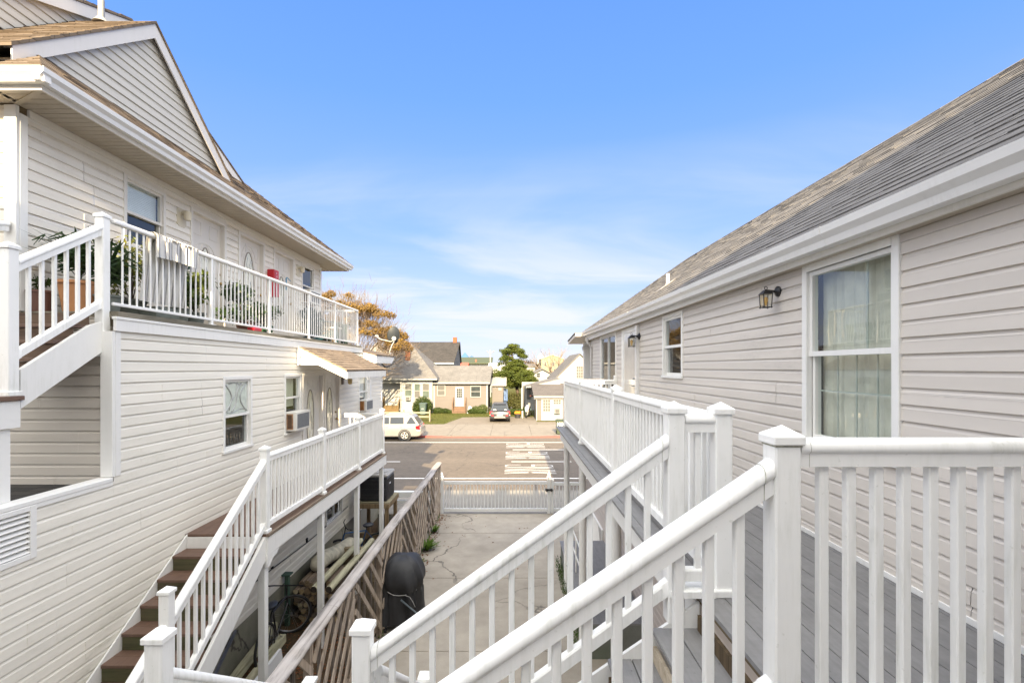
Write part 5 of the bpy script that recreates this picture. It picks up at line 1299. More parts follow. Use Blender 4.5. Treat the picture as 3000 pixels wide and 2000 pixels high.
m=MB(); b=c-nrm*.04-vv*.10; m.lathe(tuple(b),[(.0,-.03),(.07,-.03),(.075,.01),(.03,.05),(0,.05)],12,'y'); m.pipe([tuple(b),tuple(b-vv*.10-nrm*.02),(-3.92,15.9,5.72),(-3.98,15.9,5.55),(-4.02,15.95,5.40)],.016,8); m.build('mount',M_plain('galvanised_mount',(.50,.50,.47),.5,.15,metal=.3),SD,smooth=True)
m=MB(); m.pipe([tuple(b-vv*.06),tuple(b-vv*.10-uu*(-.0)+Vector((-.10,0,.0))),(-4.30,15.9,5.93),(-4.42,15.9,6.02)],.010,8); m.lathe((-4.42,15.9,6.03),[(0,-.05),(.03,-.04),(.03,.05),(0,.06)],10,'x'); m.build('arm',M_plain('pale_arm',(.62,.60,.55),.5,.1),SD,smooth=True)
m=MB(); m.pipe([(-3.99,15.0,5.10),(-3.97,15.2,5.02),(-3.93,15.5,5.03),(-3.86,15.7,5.10),(-3.80,15.8,5.24),(-3.79,15.8,5.36)],.03,8); tag(m.build('downspout_elbow',BLACK,smooth=True),'black gutter elbow at the corner of the street porch roof','pipe')
# towel
TW_=M_plain('grey_white_towel',(.58,.57,.54),.95,.07,8,bump=.35)
m=MB(); nu,nv=26,22; y0,y1=6.05,6.86; G=[]
for j in range(nv+1):
    t=j/nv
    row=[]
    for i in range(nu+1):
        s=i/nu; y=y0+(y1-y0)*s
        L=.30+.85+.10; d=t*L
        wv=.004*math.sin(s*17+.5)+.003*math.sin(s*31)
        if d<.30: x=-4.434+wv*(1-d/.3)*1.2+.006*math.sin(s*9); z=6.68-.30+d+.02*math.sin(s*3.0)*(1-d/.3)
        elif d<.40: a=(d-.30)/.10*math.pi; x=-4.5+.060*math.cos(a)+wv*.3; z=6.683+.018*math.sin(a)+.004*math.sin(s*17)
        else:
            e=(d-.40)/.85; x=-4.560-.05*e+wv*(1+2*e)+.012*math.sin(s*7)*e; z=6.68-(d-.40); y+= (-.06+.02*s)*e
        row.append((x,y,z))
    G.append(row)
for j in range(nv):
    for i in range(nu): m.quad(G[j][i],G[j][i+1],G[j+1][i+1],G[j+1][i])
t=m.build('towel',TW_,smooth=True); tag(t,'off white towel folded over the gallery railing','towel')
import bmesh
bm=bmesh.new(); bm.from_mesh(t.data); bmesh.ops.remove_doubles(bm,verts=bm.verts[:],dist=.0005); bm.to_mesh(t.data); bm.free()
# adirondack chair
def adirondack(loc,rz,mat,label):
    A=thing('garden_chair',label,'chair',loc)
    M=Matrix.Translation(Vector(loc))@Matrix.Rotation(rz,4,'Z')
    def put(m,n): m.xf(M); m.build(n,mat,A)
    m=MB()
    for i in range(5): m.bar((-.24+i*.12,-.28,.36),(-.24+i*.12+0,.22,.27),.105,.02)
    put(m,'seat')
    m=MB()
    for i in range(5):
        h=.95-abs(i-2)*.05; m.bar((-.22+i*.11,.18,.24),(-.26+i*.13,.42,h),.10,.02,up=(0,-1,.3))
    put(m,'backrest')
    for s in (-.30,.30):
        m=MB(); m.box(s-.02,s+.02,-.28,-.18,0,.54); put(m,'leg')
        m=MB(); m.bar((s,-.26,.33),(s,.52,.03),.03,.10); put(m,'leg')
        m=MB(); m.box(s-.07,s+.07,-.34,.32,.54,.565); put(m,'armrest')
TEAL=M_plain('dark_teal_plastic',(.012,.055,.065),.5,.1)
adirondack((-5.0,12.75,5.63),math.radians(150),TEAL,'dark teal slatted garden chair at the far end of the gallery')
adirondack((-4.95,13.6,5.63),math.radians(120),M_plain('dark_green_plastic',(.015,.04,.03),.5,.1),'dark green slatted garden chair in the outer corner of the gallery')
T=thing('side_table','small white plastic side table between the gallery chairs','table',(-4.85,13.2,5.63))
m=MB(); m.cbox(-5.02,-4.68,13.05,13.38,6.06,6.09,.01); m.build('top',WHITE2,T)
for x in (-4.98,-4.72):
    for y in (13.09,13.34): m=MB(); m.tube((x,y,5.63),(x,y,6.06),.016); m.build('leg',WHITE2,T)
# ------------------------------------------------------------------ cars
CARGL=M_plain('car_window_tint',(.012,.016,.02),.04,.1,spec=.9)
TAIL=M_plain('red_tail_lens',(.42,.01,.015),.12,.1); DARKP=M_plain('dark_bumper_plastic',(.03,.03,.032),.6,.1); CLEAR=M_plain('clear_lens',(.7,.7,.7),.1,.05)
def paint(name,c,metal=0,rough=.28):
    t=NT(name); t.col(t.ramp(t.noise(t.world(),1.5,3),[(.3,mul(c,.95)),(.7,mul(c,1.04))])); t.rough(rough); t.b.inputs['Metallic'].default_value=metal; t.b.inputs['Coat Weight'].default_value=.6; t.b.inputs['Coat Roughness'].default_value=.08
    return t.m
def car(label,loc,rz,L,W,H,belt,gr,mat,roofmat,wb,rear_oh,rw,suv=True):
    """x runs forward from the rear bumper; y across; z up"""
    C=thing('parked_car',label,'car',loc)
    M=Matrix.Translation(Vector(loc))@Matrix.Rotation(rz,4,'Z')
    def put(m,n,mt,par=C,sm=True,ang=28): m.xf(M); return m.build(n,mt,par,smooth=sm,ang=ang)
    h=W/2
    # body: rings (y,z) lofted along x
    def ring(x,zb,zt,w,top_in): 
        zm=zb+(zt-zb)*.45
        return [(x,-w*.90,zb),(x,-w*.985,zb+.06),(x,-w,zm),(x,-w*.985,zt-.12),(x,-w*(1-top_in),zt),(x,w*(1-top_in),zt),(x,w*.985,zt-.12),(x,w,zm),(x,w*.985,zb+.06),(x,w*.90,zb)]
    st=[(.0,.46,.80,h*.84,.10),(.06,.36,.92,h*.93,.06),(.16,.30,belt-.06,h*.97,.05),(.30,.27,belt,h,.05),(L*.30,.26,belt,h,.045),(L*.62,.26,belt-.02,h,.05),(L*.76,.27,belt-.10,h*.99,.07),(L*.92,.28,belt-.20,h*.95,.12),(L*.985,.34,belt-.34,h*.84,.16),(L,.42,belt-.48,h*.74,.18)]
    m=MB(); R_=[ring(*s) for s in st]
    for r in R_: m.v+=r
    k=len(R_[0])
    for a in range(len(R_)-1):
        for i in range(k): m.f.append((a*k+i,a*k+(i+1)%k,(a+1)*k+(i+1)%k,(a+1)*k+i)); m.m.append(0)
    m.f.append(tuple(range(k-1,-1,-1))); m.f.append(tuple(range((len(R_)-1)*k,len(R_)*k))); m.m+=[0,0]
    put(m,'body',mat)
    # greenhouse
    x0,x1,x2,x3=gr     # rear at belt, rear at roof, front at roof, front at belt
    wb0,wr=h*.93,h*.74
    gx=[(x0,belt-.01,wb0,0),(x0*.6+x1*.4,belt+(H-belt)*.55,(wb0*.5+wr*.5),0),(x1,H-.07,wr,0),(x1+.14,H-.015,wr*.92,0)]
    m=MB()
    bot=[(x0,-wb0*.94,belt-.01),(x3,-wb0*.90,belt-.05),(x3,wb0*.90,belt-.05),(x0,wb0*.94,belt-.01)]
    mid=[(x1-.03,-wr*1.0,H-.09),(x2+.05,-wr*.98,H-.10),(x2+.05,wr*.98,H-.10),(x1-.03,wr*1.0,H-.09)]
    top=[(x1+.12,-wr*.86,H-.008),(x2-.15,-wr*.84,H-.02),(x2-.15,wr*.84,H-.02),(x1+.12,wr*.86,H-.008)]
    m.v=bot+mid+top
    for a in (0,4):
        for i in range(4): m.f.append((a+i,a+(i+1)%4,a+4+(i+1)%4,a+4+i)); m.m.append(0)
    m.f.append((8,9,10,11)); m.m.append(0)
    put(m,'roof',roofmat)
    # glass: side panes offset just outside the greenhouse
    def P(x,t,s):  # t 0 belt..1 roof along the side
        a=Vector((x,s*wb0*.94,belt-.01)); b=Vector((x,s*wr*1.0,H-.09)); q=a+(b-a)*t; q.y+=s*.012; return tuple(q)
    zx=lambda x,t: x
    for s in (-1,1):
        nm=3 if suv else 2
        cols=[(x0+.20+.0,x0+.95),(x0+1.08,x0+2.0),(x0+2.08,x3-.55)] 
        for (a,b) in cols:
            sh=(x1-x0)*.0
            m=MB(); lo,hi=.14,.88
            ra=a+ (.04 if a<x0+.5 else 0); ta=a+((x1-x0)*.75 if a<x0+.5 else (0.0)); tb=b-((.42) if b>x3-.6 else 0)
            if a<x0+.5: pts=[P(a+.02,lo,s),P(b-.06,lo,s),P(b-.30,hi,s),P(ta-.02,hi,s)] if suv else [P(a+.15,lo,s),P(b,lo,s),P(b-.02,hi,s),P(ta+.15,hi,s)]
            else: pts=[P(a,lo,s),P(b,lo,s),P(tb,hi,s),P(a+.02,hi,s)]
            m.poly(pts); put(m,'side_window',CARGL,sm=False)
    m=MB(); o=.014
    def Q(t,y): 
        a=Vector((x0,0,belt-.01)); b=Vector((x1-.03,0,H-.09)); q=a+(b-a)*t; w=wb0*.94+(wr-wb0*.94)*t; return (q.x-o,y*w,q.z+.004)
    m.poly([Q(.10,-.86),Q(.10,.86),Q(.86,.84),Q(.86,-.84)]); put(m,'rear_window',CARGL,sm=False)
    m=MB(); m.poly([(x3+.01,-wb0*.82,belt-.01),(x3+.01,wb0*.82,belt-.01),(x2+.08,wr*.86,H-.12),(x2+.08,-wr*.86,H-.12)]); put(m,'windscreen',CARGL,sm=False)
    for s in (-1,1):
        m=MB(); yb=s*h
        m.hexa([(.10,yb*.985,belt-.34),(.36,yb*1.006,belt-.30),(.36,yb*.90,belt-.30),(.06,yb*.70,belt-.34),(.14,yb*.97,belt-.05),(.42,yb*1.0,belt-.04),(.42,yb*.9,belt-.04),(.10,yb*.72,belt-.05)]); t=put(m,'tail_light',TAIL)
        m=MB(); m.hexa([(.08,yb*.98,belt-.40),(.30,yb*1.004,belt-.385),(.30,yb*.9,belt-.385),(.04,yb*.70,belt-.40),(.09,yb*.985,belt-.345),(.33,yb*1.005,belt-.31),(.33,yb*.9,belt-.31),(.05,yb*.70,belt-.345)]); put(m,'reverse_lens',CLEAR,t)
        m=MB(); m.cbox(x3-.35,x3-.20,s*(h+.02),s*(h+.20),belt-.06,belt+.08,.02); put(m,'door_mirror',DARKP)
        for xh in (x0+1.15,x0+2.12): m=MB(); m.cbox(xh,xh+.17,s*h*.985,s*(h*.985+.03),belt-.155,belt-.125,.008); put(m,'door_handle',mat if suv else DARKP)
        for xw in (rear_oh,rear_oh+wb):
            m=MB(); m.torus((xw,s*(h-.02),rw),rw+.035,.045,'y',30,6,flat=.7); put(m,'wheel_arch',DARKP)
            m=MB(); yo=s*(h+.015); yi=s*(h-.20)
            m.lathe((xw,0,rw),[(rw-.13,yo-s*.01),(rw-.04,yo),(rw-.005,yo-s*.03),(rw,yo-s*.06),(rw,yi),(rw-.1,yi)],30,'y'); w=put(m,'tyre',RUBBER,sm=True)
            m=MB(); m.lathe((xw,0,rw),[(0,yo-s*.02),(.05,yo-s*.012),(.06,yo-s*.03),(.07,yo-s*.04)],14,'y'); m.torus((xw,yo-s*.012,rw),rw-.135,.018,'y',28,6)
            for i in range(5):
                a=2*math.pi*i/5+.3; m.bar((xw+.05*math.cos(a),yo-s*.018,rw+.05*math.sin(a)),(xw+(rw-.13)*math.cos(a),yo-s*.012,rw+(rw-.13)*math.sin(a)),.02,.075,up=(0,1,0) if False else (-math.sin(a),0,math.cos(a)))
            put(m,'rim',M_plain('bright_alloy',(.55,.54,.52),.3,.08,metal=.6),w)
            m=MB(); m.lathe((xw,0,rw),[(0,yo-s*.05),(rw-.13,yo-s*.05),(rw-.13,yo-s*.06),(0,yo-s*.06)],24,'y'); put(m,'brake_disc',BLACK,w)
    m=MB(); m.cbox(-.03,.20,-h*.86,h*.86,.44,.60,.05); put(m,'rear_bumper',roofmat if suv else DARKP)
    m=MB(); m.cbox(-.012,.03,-.26,.26,belt-.44,belt-.30,.004); put(m,'number_plate',M_plain('white_plate',(.28,.28,.27),.4,.03))
    if not suv:
        m=MB(); m.prism([(-.035,-.52,.40),(-.035,.52,.40),(-.035,.42,.56),(-.035,-.42,.56)],(.04,0,0)); put(m,'bumper_panel',M_plain('silver_panel',(.22,.22,.22),.35,.05,metal=.3))
        for s in (-1,1): m=MB(); m.cbox(-.02,.06,s*.52,s*.72,.50,.66,.02); put(m,'reflector',TAIL)
        m=MB(); m.cbox(x1-.16,x1+.1,-wr*.8,wr*.8,H-.085,H-.05,.01); put(m,'spoiler',mat)
        m=MB(); m.box(x0-.03,x0-.012,-.58,-.40,belt+.05,belt+.12); m.box(x0-.03,x0-.012,.32,.58,belt+.04,belt+.12); put(m,'sticker',CLEAR)
    else:
        for s in (-1,1): m=MB(); m.pipe([(x1+.25,s*wr*.80,H+.0),(x1+.32,s*wr*.80,H+.045),(x2-.5,s*wr*.80,H+.035),(x2-.4,s*wr*.80,H-.01)],.018,6); put(m,'roof_rail',M_plain('grey_roof_rail',(.35,.35,.35),.5,.05))
    return C
car('white sport utility car parked at the far kerb, tail to the right',(-6.13,33.95,-.012),math.pi,4.45,1.80,1.74,1.08,(.16,.62,2.95,3.55),paint('white_car_paint',(.19,.187,.183)),MATS.get('x') or paint('white_car_roof',(.19,.187,.183)),2.62,1.15,.365,True)
car('grey crossover seen from behind on the far parking pad',(-.97,42.0,.205),math.pi/2,4.25,1.78,1.66,1.02,(.16,.52,2.85,3.4),paint('grey_car_paint',(.030,.032,.037),.0,.35),paint('blue_grey_car_roof',(.02,.026,.04),.0,.3),2.55,.80,.345,False)
# ------------------------------------------------------------------ wheelie bins
def bin_(label,loc,rz,col,number=None,s=1.0):
    B=thing('wheelie_bin',label,'bin',loc); M=Matrix.Translation(Vector(loc))@Matrix.Rotation(rz,4,'Z')@Matrix.Scale(s,4)
    BM=M_plain('bin_plastic_'+col[0],col[1],.55,.12,5)
    def put(m,n,mt,par=B,ang=40): m.xf(M); return m.build(n,mt,par,smooth=True,ang=ang)
    m=MB()
    def rr_(hw,hd,z,c): return [(-hw+c,-hd,z),(hw-c,-hd,z),(hw,-hd+c,z),(hw,hd-c,z),(hw-c,hd,z),(-hw+c,hd,z),(-hw,hd-c,z),(-hw,-hd+c,z)]
    rs=[rr_(.23,.26,.05,.05),rr_(.245,.28,.35,.05),(rr_(.29,.33,.90,.05)),rr_(.30,.345,.97,.05),rr_(.33,.37,.975,.05),rr_(.33,.37,1.01,.05)]
    for r in rs: m.v+=r
    for a in range(len(rs)-1):
        for i in range(8): m.f.append((a*8+i,a*8+(i+1)%8,a*8+8+(i+1)%8,a*8+8+i)); m.m.append(0)
    m.f.append(tuple(range(7,-1,-1))); m.f.append(tuple(range(40,48))); m.m+=[0,0]
    put(m,'tub',BM)
    m=MB(); m.v=rr_(.335,.375,1.012,.06)+rr_(.34,.38,1.04,.06)+rr_(.27,.30,1.085,.06); m.f=[tuple(range(7,-1,-1))]+[(a*8+i,a*8+(i+1)%8,a*8+8+(i+1)%8,a*8+8+i) for a in (0,1) for i in range(8)]+[tuple(range(16,24))]; m.m=[0]*len(m.f); put(m,'lid',BM)
    m=MB(); m.tube((-.22,.40,.98),(.22,.40,.98),.018); put(m,'handle',BM)
    for sx in (-1,1):
        m=MB(); m.lathe((sx*.27,.26,.12),[(0,-.03),(.12,-.03),(.12,.03),(0,.03)],20,'x'); put(m,'wheel',RUBBER)
    if number:
        cu=bpy.data.curves.new('num','FONT'); cu.body=number; cu.size=.34; cu.align_x='CENTER'; cu.extrude=.003; cu.offset=.012
        o=bpy.data.objects.new('num',cu); COL.objects.link(o); dg=bpy.context.evaluated_depsgraph_get(); me=bpy.data.meshes.new_from_object(o.evaluated_get(dg)); bpy.data.objects.remove(o)
        m=MB(); R2=Matrix.Translation((0.0,-.338,.66))@Matrix.Rotation(math.radians(95),4,'X')
        m.add([tuple(R2@v.co) for v in me.vertices],[tuple(p.vertices) for p in me.polygons]); m.xf(M); m.build('painted_number',PW,B,fixn=False)
    else:
        m=MB(); m.box(-.10,.10,-.315,-.30,.55,.60); m.xf(M); m.build('moulded_mark',M_plain('pale_mark',(.4,.42,.4),.6,.1),B)
    return B
bin_('green wheelie bin painted with the number 102 on the far pavement',(3.60,35.6,.10),math.radians(-6),('olive_green',(.045,.062,.036)),'102')
x,y,_=U(1244,1205,49.0); bin_('dark green wheelie bin standing before the round clipped bush',(x,48.2,.27),0,('dark_green',(.055,.085,.08)),None,1.12)
# ------------------------------------------------------------------ houses over the road
HW=M_painted('white_clapboard',(.27,.275,.27),amount=.15); BEIGE=M_siding('beige_board_wall',(.130,.117,.112),amount=.2); CREAMY=M_siding('yellow_cream_wall',(.25,.205,.135),amount=.2)
BRICK=M_plain('orange_brick',(.22,.07,.03),.9,.35,12); GWALL=M_siding('pale_grey_wall',(.52,.50,.48),amount=.2); DWALL=M_plain('dark_house_wall',(.12,.12,.13),.8,.2)
DKGL=M_plain('dark_reflecting_glass',(.035,.042,.042),.08,.3,3,spec=.9); GRGL=M_plain('greenish_glass',(.08,.105,.09),.12,.25,3,spec=.8); GYB=M_plain('grey_blind',(.075,.075,.072),.6,.1,4)
def win(root,x0,x1,y,z0,z1,glass=DKGL,fr=HW,top=None,cross=None,t=.05):
    m=MB(); f=.07
    m.box(x0-f,x0,y-t,y,z0-f,z1+f); m.box(x1,x1+f,y-t,y,z0-f,z1+f); m.box(x0,x1,y-t,y,z1,z1+f); m.box(x0,x1,y-t-.02,y,z0-f,z0); zm=(z0+z1)/2; m.box(x0,x1,y-t*.8,y-.012,zm-.025,zm+.025)
    if cross:
        for i in range(1,cross[0]): xx=x0+(x1-x0)*i/cross[0]; m.box(xx-.018,xx+.018,y-t*.6,y-.0125,z0,z1)
        for i in range(1,cross[1]):
            zz=z0+(z1-z0)*i/cross[1]
            if abs(zz-zm)>.05: m.box(x0,x1,y-t*.6,y-.0126,zz-.018,zz+.018)
    w=m.build('window',fr,root)
    m=MB(); m.quad((x0,y-.011,z0),(x1,y-.011,z0),(x1,y-.011,zm),(x0,y-.011,zm)); m.build('pane',glass,w,fixn=False)
    m=MB(); m.quad((x0,y-.0112,zm),(x1,y-.0112,zm),(x1,y-.0112,z1),(x0,y-.0112,z1)); m.build('pane',top or glass,w,fixn=False)
    return w
WC=thing('cottage','white hip roofed cottage with brick chimney and beige wing across the road','house',(-8,50,.28))
m=MB(); siding(m,Face('x',50,-1),-11.4,-8.12,.28,3.78,.14,lip=.012); m.box(-11.4,-8.13,50.02,50.1,.28,3.78); m.box(-8.2,-8.12,50.02,58,.28,3.78); m.box(-14.5,-11.4,51.6,51.7,.28,3.78); m.box(-11.45,-11.38,50.0,51.6,.28,3.78); m.build('wall',HW,WC)
m=MB(); ex0,ex1,ey0,ey1,ez=-15.0,-7.55,49.45,59.6,3.90; ap=(-11.4,54.5,7.86)
for a,b in (((ex0,ey0),(ex1,ey0)),((ex1,ey0),(ex1,ey1)),((ex1,ey1),(ex0,ey1)),((ex0,ey1),(ex0,ey0))): m.poly([(a[0],a[1],ez),(b[0],b[1],ez),ap])
m.poly([(ex0,ey0,ez-.01),(ex1,ey0,ez-.01),(ex1,ey1,ez-.01),(ex0,ey1,ez-.01)]); m.build('roof',SHG,WC)
m=MB(); m.box(ex0,ex1-.03,ey0+.02,ey0+.06,3.70,3.885); m.box(ex1-.06,ex1-.025,ey0+.065,ey1,3.70,3.885); m.box(-14,-11.4,50.0,50.05,3.40,3.60); m.build('fascia',HW,WC)
m=MB(); m.box(-11.32,-10.85,51.8,52.3,5.6,7.55); m.box(-11.36,-10.81,51.76,52.34,7.551,7.62); m.build('chimney',BRICK,WC)
win(WC,-10.93,-10.27,49.985,2.05,3.30,GRGL,top=GYB); win(WC,-9.95,-9.42,49.985,1.9,3.28,GYB,top=GRGL); win(WC,-9.10,-8.47,49.985,1.9,3.30,GRGL,top=GYB)
m=MB(); m.box(-12.75,-11.75,51.54,51.6,1.0,3.1); m.build('door',M_painted('white_door_far',(.30,.295,.285),amount=.1),WC)
m=MB(); m.box(-11.42,-11.3,49.9,50.0,.9,3.5); m.box(-13.9,-13.8,49.9,50.0,.9,3.5); m.build('porch_post',HW,WC)
# wing
m=MB(); m.box(-8.12,-2.44,50.6,50.7,.28,3.50); m.box(-2.52,-2.44,50.72,56.5,.28,3.5)
i=-8.1
while i<-2.5: m.box(i,i+.012,50.588,50.599,.3,3.45); i+=.2
m.poly([(-2.45,50.6,3.5),(-2.45,57.4,3.5),(-2.45,54.0,5.10)]); m.build('wing_wall',BEIGE,WC)
m=MB(); slab(m,[(-8.6,50.2,3.48),(-2.15,50.2,3.48),(-2.05,54,5.2),(-8.6,54,5.2)],.06); slab(m,[(-8.6,54,5.2),(-2.05,54,5.2),(-2.15,57.8,3.48),(-8.6,57.8,3.48)],.06); m.build('wing_roof',SHG,WC)
m=MB(); m.box(-8.25,-2.2,50.16,50.195,3.30,3.46); m.box(-8.12,-7.95,50.56,50.587,.28,3.3); m.box(-2.58,-2.43,50.55,50.599,.28,3.3); m.build('wing_trim',HW,WC)
win(WC,-7.66,-6.93,50.59,2.10,3.10,GYB); win(WC,-4.17,-3.22,50.59,1.95,3.00,DKGL,t=.06)
d=MB(); d.box(-5.82,-4.93,50.54,50.587,.92,2.98); do=d.build('door',MATS['white_door_far'],WC)
d=MB(); d.box(-5.66,-5.12,50.525,50.538,1.85,2.78); d.build('door_glass',DKGL,do)
d=MB()
for k in (-5.48,-5.30): d.box(k-.015,k+.015,50.515,50.524,1.85,2.78)
for k in (2.08,2.31,2.54): d.box(-5.66,-5.12,50.512,50.5145,k-.015,k+.015)
d.build('door_muntin',HW,do)
m=MB(); m.box(-2.05,-.86,53,53.1,.3,3.2); m.box(-.94,-.86,53.12,57,.3,3.2); m.box(-2.05,-1.97,53.12,57,.3,3.2); m.build('annex_wall',BEIGE,WC)
m=MB(); slab(m,[(-2.3,52.7,3.15),(-.5,52.7,3.15),(-.5,57,3.9),(-2.3,57,3.9)],.16); m.build('annex_roof',M_painted('white_flat_roof',(.3,.295,.28),amount=.2),WC)
m=MB(); m.box(-1.38,-1.04,52.95,52.99,2.50,2.78); m.box(-1.75,-1.68,52.93,52.99,2.72,2.85); m.build('wall_vent',M_plain('grey_vent',(.25,.25,.25),.7,.2),WC)
def win_ac_far(x0,x1,y,z0,z1,label):
    A=thing('window_air_conditioner',label,'air conditioner',((x0+x1)/2,y,z0)); m=MB(); m.cbox(x0,x1,y-.35,y-.06,z0,z1,.02); m.build('case',HW,A); m=MB(); m.box(x0+.06,x1-.06,y-.358,y-.351,z0+.05,z1-.05); m.build('rear_grille',GYB,A)
win_ac_far(-10.85,-10.35,49.985,1.62,2.02,'white window air conditioner on the cottage front across the road')
# timber steps
def timber_steps(label,x0,x1,y0,zt,n,mat,rails=True):
    S=thing('timber_steps',label,'steps',((x0+x1)/2,y0,.28)); dz=(zt-.28)/n
    for i in range(n):
        z=zt-dz*i; m=MB(); m.box(x0,x1,y0-.30*(i+1),y0-.30*i-.01,z-.05,z); m.box(x0,x1,y0-.30*(i+1),y0-.30*(i+1)+.03,z-dz,z-.051); m.build('tread',mat,S)
    for x in (x0-.05,x1+.05):
        for yy in (y0-.05,y0-.30*n): m=MB(); m.box(x-.05,x+.05,yy-.05,yy+.05,.25,(zt+1.0) if yy>y0-.2 else (.28+1.05)); m.build('post',mat,S)
        m=MB(); m.bar((x,y0-.05,zt+.93),(x,y0-.30*n,.28+.98),.09,.06)
        for k in range(1,7):
            t=k/7; yy=y0-.05-(.30*n-.05)*t; zz=zt+.9+(.28+.98-zt-.93)*t; m.box(x-.02,x+.02,yy-.02,yy+.02,zz-.85,zz)
        m.build('railing',mat,S)
STW=M_wood('reddish_step_timber',(.17,.11,.075),(.07,.042,.03),axis=0)
timber_steps('brown timber steps with railings before the white panelled door',-5.95,-4.75,50.5,.90,3,STW)
timber_steps('dark weathered timber steps with railings at the porch of the white cottage',-13.1,-11.5,50.3,1.05,4,M_wood('dark_step_timber',(.16,.11,.05),(.05,.035,.02),axis=0))
# dark roofed house behind
DH=thing('dark_house','larger house with a plain charcoal roof and small brick chimney behind the cottage','house',(-10,70,.4))
m=MB(); slab(m,[(-15,66,5.75),(-7.75,66,5.75),(-7.45,71,8.74),(-15,71,8.74)],.1); slab(m,[(-15,71,8.74),(-7.45,71,8.74),(-7.75,76,5.75),(-15,76,5.75)],.1); m.build('roof',SHD,DH)
m=MB(); m.box(-15,-7.9,66.4,66.5,.4,5.62); m.poly([(-7.9,66.5,5.6),(-7.9,75.5,5.6),(-7.7,71,8.5)]); m.box(-7.95,-7.9,66.5,75.5,.4,5.6); m.build('wall',DWALL,DH)
m=MB(); m.box(-15,-7.8,65.93,65.99,5.42,5.66); m.box(-11.5,-7.95,66.3,66.395,4.9,5.35); m.build('fascia',HW,DH)
m=MB(); m.box(-8.5,-7.95,70.8,71.3,8.2,9.42); m.build('chimney',BRICK,DH)
# far skyline
def simple_house(name,label,x0,x1,y0,y1,zg,ze,zr,wall,roof,axis='x',ov=.3):
    H=thing(name,label,'house',((x0+x1)/2,y0,zg))
    m=MB(); m.box(x0,x1,y0,y1,zg,ze)
    if axis=='y':
        xm=(x0+x1)/2; m.prism([(x0,y0,ze),(x1,y0,ze),(xm,y0,zr-.12)],(0,y1-y0,0))
    else:
        ym=(y0+y1)/2; m.prism([(x0,y0,ze),(x0,y1,ze),(x0,ym,zr-.12)],(x1-x0,0,0))
    m.build('wall',wall,H); m=MB()
    if axis=='y':
        s=(zr-ze)/((x1-x0)/2)
        slab(m,[(xm,y0-ov,zr),(xm,y1+ov,zr),(x0-ov,y1+ov,ze-s*ov+.05),(x0-ov,y0-ov,ze-s*ov+.05)],.12); slab(m,[(xm,y0-ov,zr),(x1+ov,y0-ov,ze-s*ov+.05),(x1+ov,y1+ov,ze-s*ov+.05),(xm,y1+ov,zr)],.12)
    else:
        s=(zr-ze)/((y1-y0)/2)
        slab(m,[(x0-ov,ym,zr),(x1+ov,ym,zr),(x1+ov,y0-ov,ze-s*ov+.05),(x0-ov,y0-ov,ze-s*ov+.05)],.12); slab(m,[(x0-ov,ym,zr),(x0-ov,y1+ov,ze-s*ov+.05),(x1+ov,y1+ov,ze-s*ov+.05),(x1+ov,ym,zr)],.12)
    m.build('roof',roof,H); return H
LG=simple_house('white_house','white house with pale roof half hidden behind the autumn tree',-19.5,-14.6,62,70,.4,5.6,8.3,HW,M_plain('pale_metal_roof',(.3,.3,.3),.6,.1),'y')
win(LG,-16.4,-15.6,61.98,3.6,4.8)
GB=thing('green_roofed_building','long low building with a flat dark green roof face in the distance','building',(-8.5,120,.4))
m=MB(); slab(m,[(-13,119,6.1),(-4.6,119,6.1),(-4.6,124,7.6),(-13,124,7.6)],.2); m.build('roof',M_plain('dark_green_roof',(.05,.062,.032),.7,.1),GB); m=MB(); m.box(-12.8,-4.8,120,128,.4,6.0); m.build('wall',GWALL,GB)
m=MB(); m.box(-8.9,-8.5,120,120.4,6.4,7.0); m.build('roof_vent',M_plain('rusty_vent',(.25,.08,.05),.8,.2),GB)
simple_house('red_roofed_house','small house with a red roof showing over the ridge of the beige wing',-12.6,-8.9,96,102,.4,5.0,6.0,GWALL,M_plain('red_roof',(.36,.08,.05),.7,.15),'x')
def pyramid(label,x,y,zb,za,hw,col,stem):
    T=thing('pyramid_roof_tower',label,'tower',(x,y,.4)); m=MB(); m.add([(x-hw,y-hw,zb),(x+hw,y-hw,zb),(x+hw,y+hw,zb),(x-hw,y+hw,zb),(x,y,za)],[(0,1,4),(1,2,4),(2,3,4),(3,0,4),(3,2,1,0)]); m.build('roof',col,T); m=MB(); m.box(x-hw*.8,x+hw*.8,y-hw*.8,y+hw*.8,.4,zb); m.build('tower_wall',stem,T)
BLUER=M_plain('blue_metal_roof',(.035,.10,.19),.5,.1); 
pyramid('blue pyramid roof tower left of the lamp post',-19.05,200,8.6,11.3,2.05,BLUER,GWALL)
pyramid('tiny dark blue pyramid roof beside the bigger blue one',-20.3,250,10.2,11.2,1.2,M_plain('navy_roof',(.04,.09,.16),.5,.1),GWALL)
pyramid('grey blue pyramid roof tower behind the bare tree',11.0,180,8.5,10.4,1.65,M_plain('grey_blue_roof',(.16,.24,.32),.5,.1),GWALL)
YH=simple_house('yellow_house','pale yellow gabled house seen through the bare tree',6.9,11.9,110,120,.4,7.0,7.95,CREAMY,M_plain('pale_yellow_roof',(.5,.45,.35),.8,.1),'y',.2)
for xx in (7.6,9.4): win(YH,xx,xx+.45,109.98,5.4,6.1,DKGL)
m=MB(); m.box(6.9,11.4,107.5,110,4.0,4.15); m.box(6.9,7.0,107.6,107.7,.4,4); m.box(9.1,9.2,107.6,107.7,.4,4); m.build('porch',CREAMY,YH)
SG=simple_house('white_house','small white gabled house with grey roof low beside the green tree',3.1,6.6,75,83,.4,3.9,4.85,HW,SHG,'y',.35)
win(SG,4.0,4.5,74.98,3.5,4.1,DKGL)
